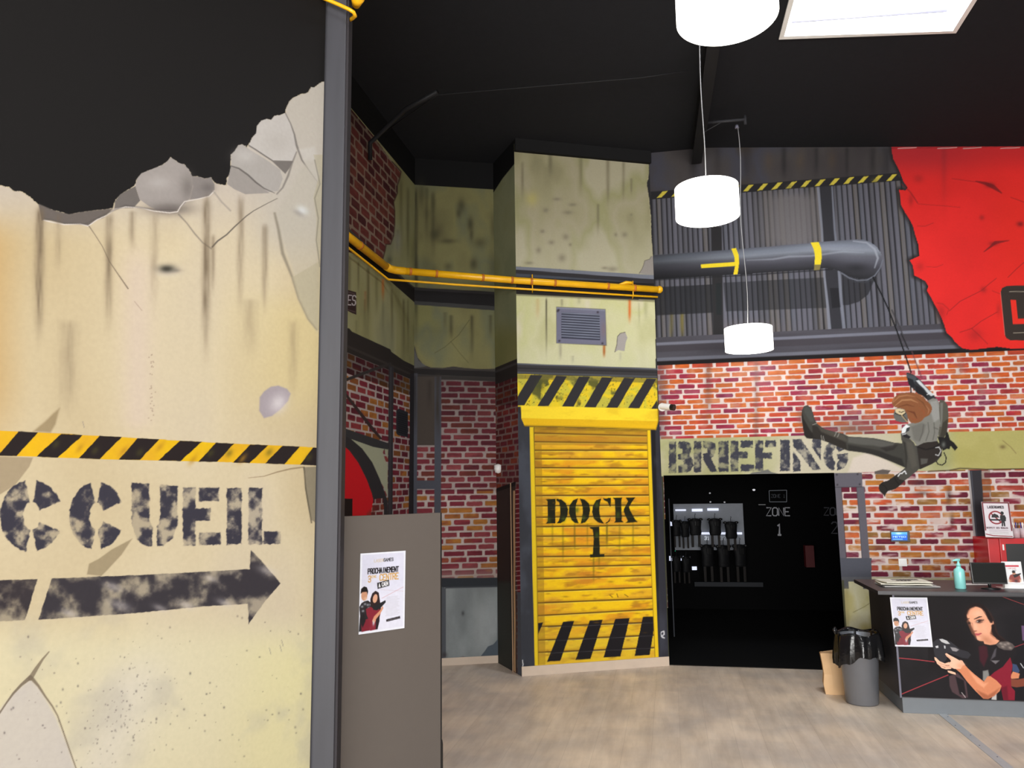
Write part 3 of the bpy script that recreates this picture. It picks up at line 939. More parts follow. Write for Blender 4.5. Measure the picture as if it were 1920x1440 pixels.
for pl in [[(328, 808), (376, 802), (328, 918)], [(555, 795), (655, 788), (530, 1148), (412, 1155)], [(795, 785), (912, 778), (802, 1130), (668, 1138)], [(1025, 770), (1155, 762), (1072, 1110), (918, 1118)], [(1275, 752), (1372, 748), (1372, 870), (1335, 1094), (1200, 1102)]]:
    cv.poly(c4(*pl), (30, 27, 30), soft=1.0, rough=.5, idn=9)
for k, (a, b) in enumerate(SL[19:22]):
    cv.line(c3((420, a + 6), (1365, b + 6)), 1.0, (88, 86, 92), a=.6)
rg = random.Random(11)
for k in range(60):
    x, y = rg.uniform(380, 1340), rg.uniform(360, 2380)
    cv.blob(940 + x / 4.8, 740 + y / 4.8, rg.uniform(2, 7), rg.uniform(.8, 2), (124, 84, 24), rg.uniform(.3, .6))
for q in [((975, 555), (1000, 575)), ((1040, 545), (1050, 575)), ((1110, 550), (1140, 570))]:
    cv.line(c4(*q), 1.4, (92, 52, 20), a=.8)
# rails and housing
cv.poly(c3((255, 290), (292, 290), (318, 1440), (332, 2455), (302, 2460), (277, 1440)), (238, 204, 36), soft=1, idn=6)
cv.line(c3((292, 300), (318, 1440), (334, 2450)), 1.4, (140, 110, 20), a=.8)
cv.poly(c3((1312, 318), (1342, 318), (1382, 1440), (1418, 2392), (1385, 2396), (1345, 1440)), (246, 206, 32), soft=1, idn=7)
cv.line(c3((1312, 318), (1345, 1440), (1384, 2396)), 1.2, (150, 110, 20), a=.8)
cv.poly(c4((330, 1185), (1410, 1115), (1412, 1146), (300, 1212)), (232, 196, 34), soft=2, idn=5)
hs = c3((175, 98), (1410, 128), (1412, 235), (1388, 316), (800, 296), (210, 282), (180, 212))
cv.poly(hs, (254, 222, 52), soft=1, idn=4)
cv.poly(c3((180, 212), (1412, 238), (1388, 316), (800, 296), (210, 282)), (236, 188, 26), soft=1)
i2, d = cv.pmask(hs, 1)
i2 = i2[d > 0]
cv.mix(i2, .3 * sstep(.5, .7, fbm(cv.U[i2] * 4, cv.V[i2] * 12, 50)), (206, 160, 30))
cv.line(c3((212, 280), (800, 293), (1388, 314)), 3, (120, 90, 20), a=.5, soft=3)
cv.line(c3((1410, 130), (1412, 236), (1390, 314)), 2, (190, 150, 24), a=.8)
cv.line(c4((190, 1140), (196, 1180), (190, 1215)), 1.5, (220, 220, 224))
cv.line(c4((1440, 890), (1462, 880), (1466, 910), (1442, 925), (1466, 942)), 2.2, (226, 226, 232), a=.9)
cv.line(c4((1436, 900), (1440, 925), (1450, 940)), 1.4, (226, 226, 232), a=.9)
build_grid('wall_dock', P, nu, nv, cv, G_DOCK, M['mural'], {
    1: ('hazard_stripe', None, 'mottled yellow field with slanted black bars above the shutter'),
    2: ('vent_grille', 'top', 'grey louvred vent grille on the cream bulkhead above the yellow shutter', 'vent'),
    3: ('louvres', 2, ''),
    4: ('shutter_housing', 5, 'bright yellow angular housing box'),
    5: ('roller_shutter', 'top', 'yellow slatted roller shutter lettered DOCK 1 with black slanted bars', 'roller shutter'),
    6: ('guide_rail', 5, ''), 7: ('guide_rail', 5, ''),
    8: ('painted_lettering', 5, 'black stencilled DOCK 1'), 9: ('hazard_bars', 5, 'black slanted bars along the foot of the shutter')})

# ------------------------------------------------------------------ dock side, alcove back and passage wall
BR_DARK = [(120, 44, 46), (104, 40, 40), (88, 36, 40), (128, 62, 44), (96, 42, 52)]
BR_MIX = [(128, 40, 56), (112, 32, 48), (176, 112, 48), (150, 56, 60), (140, 84, 40), (96, 30, 44)]
BR_HOT = [(176, 52, 62), (196, 90, 44), (188, 74, 50), (150, 48, 72), (200, 106, 52), (168, 58, 60), (128, 44, 70), (206, 100, 44), (190, 98, 50)]
a6, a5, a4, a7, a8 = T(600, 600, 4.8), T(600, 300, 4.8), T(600, 0, 4.8), T(580, 900, 4.8), T(580, 1140, 4.8)
P, nu, nv, cv = wall_grid(AL_B, DK_A, 0, CEIL, step=1.2)
cv.fill((84, 88, 66))
alli = np.arange(len(cv.X))
cv.mottle(alli, [(126, 130, 102), (138, 140, 110), (130, 132, 98)], 2, 3)
cv.mix(alli, .55 * sstep(590, 640, cv.Y), (120, 116, 62))
cv.poly([(900, 0), (1000, 0), (1000, 285), (969, 302), (962, 310), (950, 325), (942, 335), (931, 352), (900, 400)], (16, 16, 17), soft=1.5)
i, d = cv.pmask([(925, 690), (975, 655), (990, 920), (925, 925)], 1)
i = cv.idx(920, 1000, 640, 1300)
j = i[cv.V[i] < 2.92]
cv.bricks(j, .19, .062, (128, 108, 104), BR_DARK, seed=4, gap=.22)
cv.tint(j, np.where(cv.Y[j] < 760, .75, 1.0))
k = alli[(cv.V > 2.84) & (cv.V < 3.02)]
cv.C[k] = (46, 42, 42)
k = alli[(cv.V > 2.96) & (cv.V < 2.99)]
cv.C[k] = (64, 60, 62)
# black side door with its raw timber edge
cv.poly([(930, 916), (967, 903), (969, 1270), (930, 1250)], (58, 48, 46), soft=1, idn=1)
cv.poly([(930, 916), (967, 903), (967, 910), (930, 923)], (34, 30, 30), soft=1, idn=1)
cv.poly([(930, 1090), (968, 1092), (968, 1262), (930, 1244)], (60, 62, 58), soft=12, idn=1)
cv.poly([(962, 920), (965.5, 920), (967, 1262), (963.5, 1258)], (200, 164, 124), soft=.8)
cv.poly([(966.5, 915), (990, 905), (990, 1110), (970, 1110)], (112, 34, 46), soft=.8)
cv.poly([(970, 1110), (990, 1110), (990, 1280), (970, 1275)], (86, 90, 98), soft=1)
for y in range(918, 1108, 9):
    cv.line([(967, y), (976, y - 1)], 1.4, (210, 190, 184), a=.8)
build_grid('wall_dock_side', P, nu, nv, cv, G_SIDE, M['mural'], {1: ('door_panel', None, 'dark brown side door')})

P, nu, nv, cv = wall_grid(AL_A, AL_B, 0, CEIL, step=1.2)
alli = np.arange(len(cv.X))
cv.fill((20, 20, 21))
i = alli[(cv.V < 5.0) & (cv.V > 2.9)]
cv.mottle(i, [(104, 100, 70), (124, 120, 82), (134, 130, 88), (118, 120, 92), (130, 128, 84)], 1.9, 9, sy=.7)
for x, y, rx, ry, a in [(865, 385, 8, 14, .7), (860, 400, 5, 9, .6), (882, 420, 6, 14, .8), (884, 440, 4, 12, .6), (815, 440, 10, 12, .7), (840, 452, 16, 5, .6), (888, 495, 8, 12, .7), (815, 510, 8, 14, .4), (900, 455, 12, 10, .5), (790, 365, 9, 26, .6), (925, 425, 6, 30, .5), (800, 500, 14, 30, .3), (840, 500, 8, 8, .5), (812, 380, 5, 20, .5), (925, 500, 10, 40, .45)]:
    cv.blob(x, y, rx, ry, (72, 70, 50), a)
for x, y0, y1, a in [(800, 350, 470, .5), (812, 360, 500, .5), (846, 590, 640, .6), (885, 590, 680, .7), (920, 590, 640, .6), (835, 585, 620, .4), (780, 350, 690, .9), (930, 580, 690, .6)]:
    cv.streak(x, y0, y1, 3.5, (74, 72, 50), a)
cv.mix(i, .5 * sstep(3.95, 3.75, cv.V[i]) * (cv.V[i] > 3.7), (150, 150, 140))
cv.line([(880, 600), (860, 628), (835, 650), (815, 662)], 1.2, (96, 94, 62), a=.8)
cv.line([(845, 640), (862, 662), (878, 680)], 1.0, (96, 94, 62), a=.8)
# recess band
cv.poly([(760, 538), (940, 548), (940, 582), (760, 569)], (36, 34, 36), soft=1.2)
cv.poly([(760, 538), (940, 548), (940, 553), (760, 543)], (58, 56, 58), soft=1)
cv.poly([(760, 563), (940, 575), (940, 583), (760, 570)], (66, 66, 66), soft=1)
# peeled corner, lower ledge
cv.poly([(760, 640), (777, 648), (783, 670), (794, 684), (808, 689), (830, 690), (850, 687), (872, 690), (900, 692), (940, 691), (940, 720), (760, 720)], (66, 62, 60), soft=1.2)
cv.poly([(777, 655), (785, 676), (800, 687), (777, 690)], (98, 98, 98), soft=1.5, a=.8)
j = alli[(cv.V < 2.885)]
cv.bricks(j, .2, .0625, (176, 160, 156), [(124, 48, 60), (108, 40, 52), (112, 54, 46), (138, 66, 70), (96, 40, 50), (126, 56, 62)], seed=14, gap=.2)
j2 = j[cv.V[j] < 2.0]
j3 = j[cv.V[j] < 1.72]
cv.bricks(j3, .2, .0625, (196, 182, 176), [(132, 52, 62), (120, 44, 56), (160, 100, 50), (144, 66, 72), (116, 42, 54), (170, 112, 52)], seed=14, gap=.2)
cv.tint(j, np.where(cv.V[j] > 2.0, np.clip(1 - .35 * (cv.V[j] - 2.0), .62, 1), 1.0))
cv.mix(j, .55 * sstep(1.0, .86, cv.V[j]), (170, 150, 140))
cv.poly([(760, 690), (940, 697), (940, 708), (760, 701)], (40, 37, 37), soft=1)
cv.poly([(760, 702), (940, 709), (940, 716), (760, 708)], (56, 52, 50), soft=1.2)
cv.poly([(760, 706), (827, 706), (827, 835), (782, 835), (770, 838), (760, 836)], (74, 66, 60), soft=1.5)
cv.streak(805, 712, 780, 4, (52, 46, 42), .5)
# riveted frame left of the bricks
for pl in [[(770, 700), (783, 700), (781, 1249), (768, 1249)], [(815, 706), (827.5, 706), (826, 1249), (813, 1249)], [(770, 901), (826, 901), (826, 917), (770, 917)]]:
    cv.poly(pl, (78, 80, 90), soft=1, idn=1)
cv.streak(776, 700, 830, 5, (44, 40, 40), .8)
cv.streak(821, 700, 840, 5, (60, 54, 50), .8)
# dado: dark rail and grey plaster panel
cv.poly([(824, 1084), (940, 1083), (940, 1101), (830, 1103), (824, 1100)], (52, 56, 62), soft=1)
cv.poly([(760, 1102), (940, 1100), (940, 1260), (760, 1260)], (128, 134, 136), soft=1)
i = cv.idx(760, 945, 1101, 1262)
i = i[cv.Y[i] > 1102]
cv.mottle(i, [(132, 138, 140), (150, 157, 158), (168, 174, 176)], 4, 29, sy=.6)
cv.poly([(826, 1100), (836, 1103), (836, 1232), (826, 1235)], (92, 96, 102), soft=1)
cv.poly([(760, 1102), (826, 1100), (829, 1235), (760, 1240)], (74, 78, 84), soft=1)
cv.line([(836, 1102), (934, 1099), (934, 1198)], 3, (70, 74, 80), a=.8, soft=2)
cv.poly([(940, 1188), (932, 1200), (925, 1208), (915, 1212), (908, 1222), (900, 1232), (940, 1232)], (88, 98, 108), soft=1)
cv.blob(868, 1150, 3, 5, (70, 72, 74), .8)
cv.blob(833, 1228, 5, 6, (70, 66, 70), .9)
cv.blob(868, 1234, 4, 2.5, (96, 40, 50), .9)
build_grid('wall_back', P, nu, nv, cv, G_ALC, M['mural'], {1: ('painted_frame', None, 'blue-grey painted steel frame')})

P, nu, nv, cv = wall_grid(PW_A, AL_A, 0, CEIL, step=1.15, win=(560, 1950, -30, 1250))
alli = np.arange(len(cv.X))
cv.fill((20, 20, 21))
i = alli[(cv.V < 5.0) & (cv.V > 2.9)]
cv.mottle(i, [(128, 124, 88), (150, 148, 104), (160, 158, 118), (140, 140, 110)], 1.9, 19, sy=.5)
i = alli[(cv.V > 3.75) & (cv.V < 5.0)]
br = [(560, 60), (650, 193), (700, 255), (735, 303), (752, 322), (749, 336), (745, 348), (745, 362), (738, 379), (740, 395), (740, 420), (738, 442), (732, 458), (724, 458), (722, 470), (718, 485), (690, 480), (640, 470), (560, 470)]
ib, d = cv.pmask(br, 1)
ib = ib[(d > 0) & (cv.V[ib] < 4.99)]
cv.bricks(ib, .2, .09, (134, 116, 102), [(92, 44, 42), (78, 38, 38), (110, 58, 50), (70, 32, 36), (104, 50, 46)], seed=24, gap=.18)
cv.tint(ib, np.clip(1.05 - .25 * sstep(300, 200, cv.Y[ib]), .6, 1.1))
cv.line(br[3:16], 2.2, (72, 50, 44), a=.8, soft=1.6)
for x, y0, y1, w, a in [(655, 480, 600, 3, .5), (672, 490, 560, 2, .6), (690, 500, 620, 3, .7), (706, 520, 600, 2.5, .4), (718, 530, 650, 2, .3), (735, 540, 660, 2.5, .6), (757, 560, 680, 2.5, .7), (765, 560, 680, 2, .6), (752, 340, 500, 3, .4), (765, 350, 520, 3, .5), (745, 430, 480, 3, .5), (668, 600, 640, 2, .4), (684, 560, 620, 2, .5)]:
    cv.streak(x, y0, y1, w, (104, 98, 66), a)
cv.streak(718, 522, 570, 2.5, (196, 112, 50), .7)
cv.streak(685, 545, 590, 2.5, (150, 96, 60), .5)
cv.blob(746, 450, 8, 26, (158, 158, 148), .7)
cv.blob(730, 488, 6, 8, (84, 84, 66), .6)
cv.poly([(560, 365), (650, 424), (728, 497), (776, 538), (790, 545), (790, 580), (776, 566), (735, 530), (716, 514), (650, 466), (560, 400)], (38, 34, 33), soft=1.2)
cv.poly([(560, 365), (650, 424), (728, 497), (776, 538), (776, 541), (728, 502), (650, 430), (560, 372)], (78, 72, 70), soft=1)
# ledge at 3 m
i = alli[cv.V < 3.03]
cv.C[i] = (46, 41, 40)
i = alli[(cv.V < 3.0) & (cv.V > 2.97)]
cv.C[i] = (68, 62, 60)
i = alli[(cv.V < 2.935) & (cv.V > 2.91)]
cv.C[i] = (60, 54, 52)
cv.poly([(640, 612), (655, 616), (660, 622), (732, 655), (734, 660), (740, 664), (790, 700), (640, 640)], (46, 41, 40), soft=1)
j = alli[cv.V < 2.87]
cv.bricks(j, .2, .0625, (196, 184, 180), BR_MIX, seed=34, gap=.2)
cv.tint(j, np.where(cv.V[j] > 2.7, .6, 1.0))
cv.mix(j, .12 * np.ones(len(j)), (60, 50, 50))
# post, braces, louvre, arch
cv.line([(640, 715), (660, 708), (700, 693), (732, 682)], 5.5, (56, 52, 52), soft=1, idn=1)
cv.line([(640, 728), (650, 742), (678, 778), (700, 806), (714, 822)], [5, 5, 6, 6, 4], (60, 46, 46), soft=1, idn=1)
cv.poly([(729, 684), (738, 688), (736, 972), (727, 972)], (54, 53, 57), soft=1, idn=1)
cv.line([(733, 690), (731, 970)], 2, (82, 80, 86), a=.6)
cv.poly([(769, 700), (790, 700), (790, 1000), (766, 1000)], (44, 42, 46), soft=1)
cv.poly([(743, 770), (748, 766), (765, 773), (765, 820), (746, 816), (743, 812)], (44, 46, 52), soft=1, idn=2)
for y in range(776, 816, 4):
    cv.line([(747, y - 2), (763, y + 3)], 1.6, (20, 20, 24), a=.9)
cv.poly([(600, 792), (640, 801), (728, 831), (728, 845), (700, 842), (658, 824), (600, 815)], (56, 57, 60), soft=1, idn=1)
cv.poly([(655, 822), (700, 838), (728, 843), (727, 860), (722, 850), (721, 840), (718, 848), (722, 862), (727, 872), (727, 932), (720, 915), (712, 900), (697, 868), (679, 842)], (172, 176, 150), soft=1)
arch = [(600, 812), (640, 814), (658, 823), (679, 841), (698, 867), (712, 898), (722, 925), (727, 940), (727, 972), (700, 972), (702, 950), (697, 925), (688, 900), (672, 868), (655, 845), (640, 832), (600, 820)]
cv.poly(arch, (50, 49, 52), soft=1, idn=1)
cv.poly([(560, 812), (600, 820), (640, 832), (655, 845), (672, 868), (688, 900), (697, 925), (702, 945), (702, 960), (696, 975), (560, 975)], (214, 26, 38), soft=1, idn=3)
cv.poly([(560, 934), (661, 935), (661, 972), (560, 972)], (34, 24, 24), soft=1, idn=3)
j, d = cv.pmask([(700, 936), (719, 934), (720, 975), (694, 975)], 1)
j = j[d > 0]
cv.bricks(j, .2, .0625, (176, 160, 156), BR_DARK, seed=44, gap=.18)
for x, y in [(694, 962), (700, 958), (690, 966)]:
    cv.blob(x, y, 3, 6, (120, 60, 50), .7)
# gear-shaped sign
cv.poly([(600, 528), (645, 532), (650, 543), (668, 548), (668, 590), (660, 587), (650, 582), (646, 590), (600, 592)], (56, 38, 38), soft=1, idn=4)
text(cv, 'GAMES', 628, 553, 667, 571, 1.9, (208, 200, 204), rot=4, idn=4)
cv.line([(650, 547), (665, 551)], .8, (150, 130, 130), a=.7)
cv.line([(650, 580), (666, 585)], .8, (150, 130, 130), a=.7)
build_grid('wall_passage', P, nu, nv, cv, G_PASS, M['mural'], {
    1: ('painted_frame', None, 'dark painted steel posts, braces and arch'),
    2: ('wall_louvre', 'top', 'small black louvred vent on the brick wall behind the grey partition', 'vent'),
    3: ('emblem_disc', 'top', 'bright red painted disc ringed in black, rising behind the grey partition', 'emblem'),
    4: ('gear_sign', 'top', 'small brown gear-shaped sign with white capitals beside the tall column', 'sign')})

# ------------------------------------------------------------------ right wall
P, nu, nv, cv = wall_grid(DK_B, RW_B, 0, CEIL, step=1.35, win=(-30, 2350, -30, 1470))
A_, B_, C_, D_, E_, F_, G_, H_ = T(1200, 0, 2.6667), T(1200, 260, 5.3333), T(1560, 260, 5.3333), T(1200, 520, 5.3333), T(1560, 520, 5.3333), T(1470, 680, 5.3333), T(1220, 780, 4.8), T(1560, 880, 5.3333)
X, Y, U, V = cv.X, cv.Y, cv.U, cv.V
alli = np.arange(len(X))
cv.fill((64, 61, 64))
i = alli[V > 4.8]
cv.mottle(i, [(62, 58, 60), (72, 68, 68), (68, 68, 78), (66, 58, 50)], 2, 3, sy=.5)
for x, w, a in [(1470, 5, .6), (1400, 8, .4), (1530, 5, .6), (1588, 4, .6), (1636, 7, .6), (1660, 10, .5), (1300, 9, .7), (1345, 9, .3)]:
    cv.streak(x, 276, 345, w, (42, 40, 42), a)
for x in (1440, 1500, 1560):
    cv.blob(x, 300, 9, 20, (88, 72, 56), .4)
# corrugated sheet
i = alli[(V < 4.82) & (V > 3.0) & (X < 1800)]
pit = .0515
fr = U[i] / pit
cell = np.floor(fr)
h = hsh(cell, cell * 0 + 1, 7)
base = np.array([(84, 84, 92), (94, 94, 104), (78, 78, 84), (98, 94, 92), (88, 90, 100)], float)[np.minimum((h * 5).astype(int), 4)]
base = base * (.93 + .14 * fbm(U[i] * 3, V[i] * 1.2, 5))[:, None]
cv.C[i] = base
q = np.abs((fr - cell) - .12)
wdt = .09 + .06 * vnoise(cell, V[i] * 2.5, 12)
ln = sstep(wdt + .08, wdt - .02, q) * (.55 + .45 * vnoise(cell * 3.1, V[i] * 1.5, 13))
cv.mix(i, ln * .9, (32, 31, 35))
cv.mix(i, .45 * sstep(.35, .7, fr - cell) * sstep(1.0, .8, fr - cell), (112, 112, 124))
# pale faded area
g = np.exp(-((X[i] - 1485) / 55) ** 2) * sstep(345, 380, Y[i]) * sstep(500, 440, Y[i])
cv.mix(i, .85 * np.clip(g * 1.2, 0, 1), (116, 112, 114))
cv.mix(i, .4 * np.exp(-((X[i] - 1400) / 70) ** 2) * sstep(590, 620, Y[i]), (120, 108, 104))
# warm odd sheets
for x in (1259, 1279):
    cv.streak(x, 585, 648, 4, (120, 110, 64), .7)
# the dark shade band painted behind the pipe
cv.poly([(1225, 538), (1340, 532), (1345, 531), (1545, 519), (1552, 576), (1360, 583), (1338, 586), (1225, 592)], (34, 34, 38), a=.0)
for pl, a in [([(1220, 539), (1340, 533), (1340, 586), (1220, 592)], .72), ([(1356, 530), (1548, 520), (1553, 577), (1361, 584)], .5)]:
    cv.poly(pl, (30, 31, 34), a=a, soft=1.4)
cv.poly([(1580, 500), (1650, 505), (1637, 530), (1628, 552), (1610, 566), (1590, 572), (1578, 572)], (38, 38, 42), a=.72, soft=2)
# posts of the sheet wall
cv.poly([(1333, 425), (1353, 425), (1357, 650), (1338, 650)], (44, 43, 45), soft=2)
cv.poly([(1342, 531), (1352, 531), (1353, 590), (1343, 590)], (36, 40, 42), soft=1)
cv.poly([(1534, 350), (1563, 346), (1574, 560), (1586, 632), (1558, 634), (1546, 520)], (52, 52, 58), soft=1)
cv.line([(1534, 350), (1541, 430), (1546, 520), (1552, 575), (1557, 632)], [5, 4, 4, 5, 6], (138, 142, 156), a=.85, soft=2)
cv.line([(1560, 350), (1565, 430), (1574, 520), (1578, 575), (1584, 630)], [3, 4, 5, 6, 6], (126, 130, 144), a=.85, soft=2)
cv.poly([(1556, 540), (1572, 540), (1576, 576), (1560, 578)], (30, 30, 34), a=.7, soft=2)
# small hazard strip
bl = lambda x: 366 - .0735 * (x - 1222)
cv.poly([(1220, bl(1220) - 7), (1682, bl(1682) - 8), (1690, bl(1690) + 7), (1220, bl(1220) + 8)], (40, 39, 42), soft=1, idn=2)
x = 1241.5
while x < 1680:
    w = 6.5
    y = bl(x)
    cv.poly([(x - w / 2 + 4.5, y - 6), (x + w / 2 + 7.5, y - 6.8), (x + w / 2 - 4, y + 5.5), (x - w / 2 - 7, y + 6.5)], (206, 190, 72), soft=1.2, idn=2, rough=.7, freq=.4)
    x += 26.9
for x in (1480, 1640):
    cv.blob(x, bl(x) + 3, 7, 5, (110, 106, 60), .5)
# big painted pipe
px_t = [(1225, 478), (1300, 473), (1400, 466), (1537, 454), (1600, 449.5), (1618, 449), (1632, 454), (1644, 463), (1652, 475), (1654, 490), (1650, 505), (1642, 519)]
px_b = [(1632, 522), (1610, 523), (1592, 518), (1580, 511), (1566, 505), (1552, 503), (1480, 508), (1400, 514), (1300, 519), (1225, 524)]
ip, d = cv.pmask(px_t + px_b, 1)
ipn = ip[d > -1]
cv.poly(px_t + px_b, (90, 92, 102), soft=1.2, idn=3)
ip = ip[d > 0]
yt = np.interp(X[ip], [1225, 1400, 1537, 1600, 1654], [478, 466, 454, 449, 449])
yb = np.interp(X[ip], [1225, 1400, 1552, 1600, 1654], [524, 514, 503, 520, 524])
t = (Y[ip] - yt) / (yb - yt)
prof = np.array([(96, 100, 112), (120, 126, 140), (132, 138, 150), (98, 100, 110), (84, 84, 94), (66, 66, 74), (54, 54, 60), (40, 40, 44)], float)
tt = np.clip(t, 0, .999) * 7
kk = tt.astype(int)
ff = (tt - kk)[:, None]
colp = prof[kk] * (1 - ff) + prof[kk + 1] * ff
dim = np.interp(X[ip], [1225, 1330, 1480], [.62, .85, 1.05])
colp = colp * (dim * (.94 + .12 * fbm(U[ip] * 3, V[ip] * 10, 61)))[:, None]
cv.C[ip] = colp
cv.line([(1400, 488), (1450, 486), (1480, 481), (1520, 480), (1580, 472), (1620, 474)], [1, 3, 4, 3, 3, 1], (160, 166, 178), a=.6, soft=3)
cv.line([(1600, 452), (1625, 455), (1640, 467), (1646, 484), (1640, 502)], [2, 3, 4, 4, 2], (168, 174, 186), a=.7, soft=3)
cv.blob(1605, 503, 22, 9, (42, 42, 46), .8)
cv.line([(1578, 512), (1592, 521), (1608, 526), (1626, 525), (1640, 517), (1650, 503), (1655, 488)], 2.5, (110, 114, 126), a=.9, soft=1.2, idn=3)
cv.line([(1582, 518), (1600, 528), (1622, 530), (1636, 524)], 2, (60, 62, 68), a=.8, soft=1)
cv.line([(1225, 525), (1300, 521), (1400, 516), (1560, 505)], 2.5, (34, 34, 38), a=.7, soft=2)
cv.poly([(1371, 466), (1380, 465), (1385, 478), (1386, 492), (1383, 514), (1375, 515), (1378, 500), (1377, 482)], (240, 214, 44), soft=1, idn=4)
cv.poly([(1520, 455), (1535, 454), (1540, 466), (1541, 482), (1539, 496), (1527, 497), (1528, 482), (1526, 468)], (240, 216, 50), soft=1, idn=14)
cv.poly([(1527, 496), (1539, 496), (1537, 506), (1526, 507)], (132, 120, 70), soft=1.5)
cv.poly([(1314, 496), (1378, 491), (1378, 499), (1315, 503)], (240, 214, 44), soft=1, idn=4)
# steel ledge
i = alli[(V < 3.28) & (V > 3.0)]
cv.C[i] = np.array((78, 76, 84), float) * (.85 + .3 * fbm(U[i] * 1.5, V[i] * 14, 71))[:, None]
for v0, v1, c, a in [(3.20, 3.225, (124, 126, 140), .9), (3.13, 3.19, (66, 62, 68), .7), (3.035, 3.065, (112, 114, 126), .9)]:
    vm, vh = (v0 + v1) / 2, (v1 - v0) / 2
    cv.mix(alli, a * sstep(vh + .008, vh - .004, np.abs(V - vm + .006 * (fbm(U * 2, U * 0, 9) - .5))), c)
cv.mix(alli, sstep(.028, .018, np.abs(V - 3.005)), (28, 25, 26))
# bricks
j = alli[V < 2.985]
cv.bricks(j, .182, .0525, (232, 214, 208), BR_HOT, seed=51, gap=.17, worn=.22)
j = alli[V < 1.87]
cv.bricks(j, .19, .0615, (222, 206, 200), [(136, 50, 66), (196, 98, 54), (112, 40, 60), (184, 108, 52), (190, 84, 52), (104, 36, 54), (168, 72, 60), (150, 108, 60), (186, 120, 56)], seed=52, gap=.18, worn=.7)
j = alli[(V < 2.985) & (V > 2.22)]
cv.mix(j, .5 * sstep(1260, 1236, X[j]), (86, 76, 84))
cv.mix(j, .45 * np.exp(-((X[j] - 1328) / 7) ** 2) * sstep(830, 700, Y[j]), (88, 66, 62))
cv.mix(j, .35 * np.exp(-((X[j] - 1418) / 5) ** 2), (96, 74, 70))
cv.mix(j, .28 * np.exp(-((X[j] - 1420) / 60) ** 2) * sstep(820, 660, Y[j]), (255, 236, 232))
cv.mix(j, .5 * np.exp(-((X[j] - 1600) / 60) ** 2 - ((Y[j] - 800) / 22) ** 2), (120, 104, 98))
for x, y in [(1800, 690), (1850, 700), (1840, 730)]:
    cv.blob(x, y, 8, 16, (150, 130, 120), .4)
# concrete band with the lettering
bt = [(1233, 824), (1400, 820), (1590, 815), (1760, 810), (1960, 806), (2800, 790)]
bb = [(2800, 866), (1960, 879), (1800, 881), (1563, 887), (1243, 893), (1233, 893)]
cv.poly(bt + bb, (176, 174, 132), soft=1)
i, d = cv.pmask(bt + bb, 1)
i = i[d > 0]
cv.mottle(i, [(166, 166, 116), (184, 182, 138), (176, 176, 128), (190, 186, 150)], 3, 81)
cv.mix(i, .75 * sstep(1400, 1500, X[i]) * sstep(1760, 1640, X[i]), (206, 196, 178))
cv.mix(i, .6 * sstep(1770, 1800, X[i]), (184, 172, 92))
cv.poly([(1590, 886), (1600, 858), (1625, 850), (1660, 862), (1690, 878), (1720, 888)], (222, 208, 200), a=.7, soft=6)
cv.poly([(1640, 884), (1655, 880), (1670, 882), (1665, 889), (1640, 889)], (96, 88, 84), soft=1.5)
cv.poly([(1400, 893), (1410, 886), (1425, 884), (1440, 880), (1446, 885), (1458, 888), (1462, 893)], (112, 112, 108), soft=1.5)
cv.line([(1740, 884), (1780, 882), (1800, 878), (1850, 880), (1925, 879)], 2.5, (80, 70, 52), a=.8, soft=1.5)
cv.blob(1880, 838, 6, 4, (110, 90, 60), .7)
cv.line([(1880, 826), (1895, 838), (1905, 850)], 1.4, (120, 100, 66), a=.6)
ink = (62, 63, 74)
for k, (ch, x0, x1, ya, yb, za, zb) in enumerate([('B', 1254, 1300, 828, 827.5, 887, 885.5), ('R', 1301, 1345, 827.5, 827, 886, 884), ('I', 1347, 1366, 827, 826.5, 884.5, 884), ('E', 1370, 1414, 826.5, 826, 884, 883.5), ('F', 1416, 1455, 826, 825.5, 883, 882.5), ('I', 1463, 1481, 825, 825, 883, 883), ('N', 1487, 1539, 824, 823, 884, 881), ('G', 1544, 1590, 826, 823, 884, 881)]):
    glyph(cv, ch, x0, x1, ya, yb, za, zb, ink, soft=1.2, rough=1.6, freq=.4, fade=.75, ff=.11, idn=5, seed=100 + 7 * k)
# red torn sheet
rd = [(1672, 270), (1672, 282), (1675, 298), (1683, 313), (1688, 324), (1694, 340), (1702, 352), (1698, 357), (1686, 356), (1688, 368), (1690, 385), (1697, 398), (1706, 412), (1712, 424), (1716, 440), (1722, 458), (1723, 472), (1724, 480), (1706, 488), (1712, 498), (1713, 506), (1714, 516), (1724, 521), (1735, 527), (1741, 537), (1738, 545), (1745, 556), (1752, 570), (1760, 584), (1766, 597), (1771, 610), (1775, 624), (1784, 631), (1790, 640), (1798, 648), (1805, 653), (1822, 656), (1845, 653), (1870, 650), (1900, 654), (1960, 652), (2300, 640), (2900, 610), (2900, 100), (1672, 200)]
cv.line(rd[:38], 11, (38, 34, 34), a=.8, soft=9)
cv.line(rd[36:41], 5, (40, 32, 32), a=.8, soft=3)
cv.poly(rd, (232, 48, 46), soft=1.2, idn=6)
i, d = cv.pmask(rd, 1)
i = i[d > 0]
cv.C[i] = np.array((228, 44, 42), float) * (.95 + .1 * fbm(U[i] * 3, V[i] * 3, 91))[:, None]
cv.mix(i, .75 * sstep(350, 280, Y[i]) * sstep(1900, 1720, X[i]), (168, 42, 50))
cv.mix(i, .55 * sstep(330, 280, Y[i]), (176, 40, 46))
cv.mix(i, .35 * sstep(1820, 1900, X[i]) * sstep(300, 400, Y[i]), (240, 50, 34))
cv.mix(i, .3 * np.exp(-((X[i] - 1770) / 5) ** 2) * sstep(420, 280, Y[i]), (120, 36, 44))
dkr = (120, 30, 34)
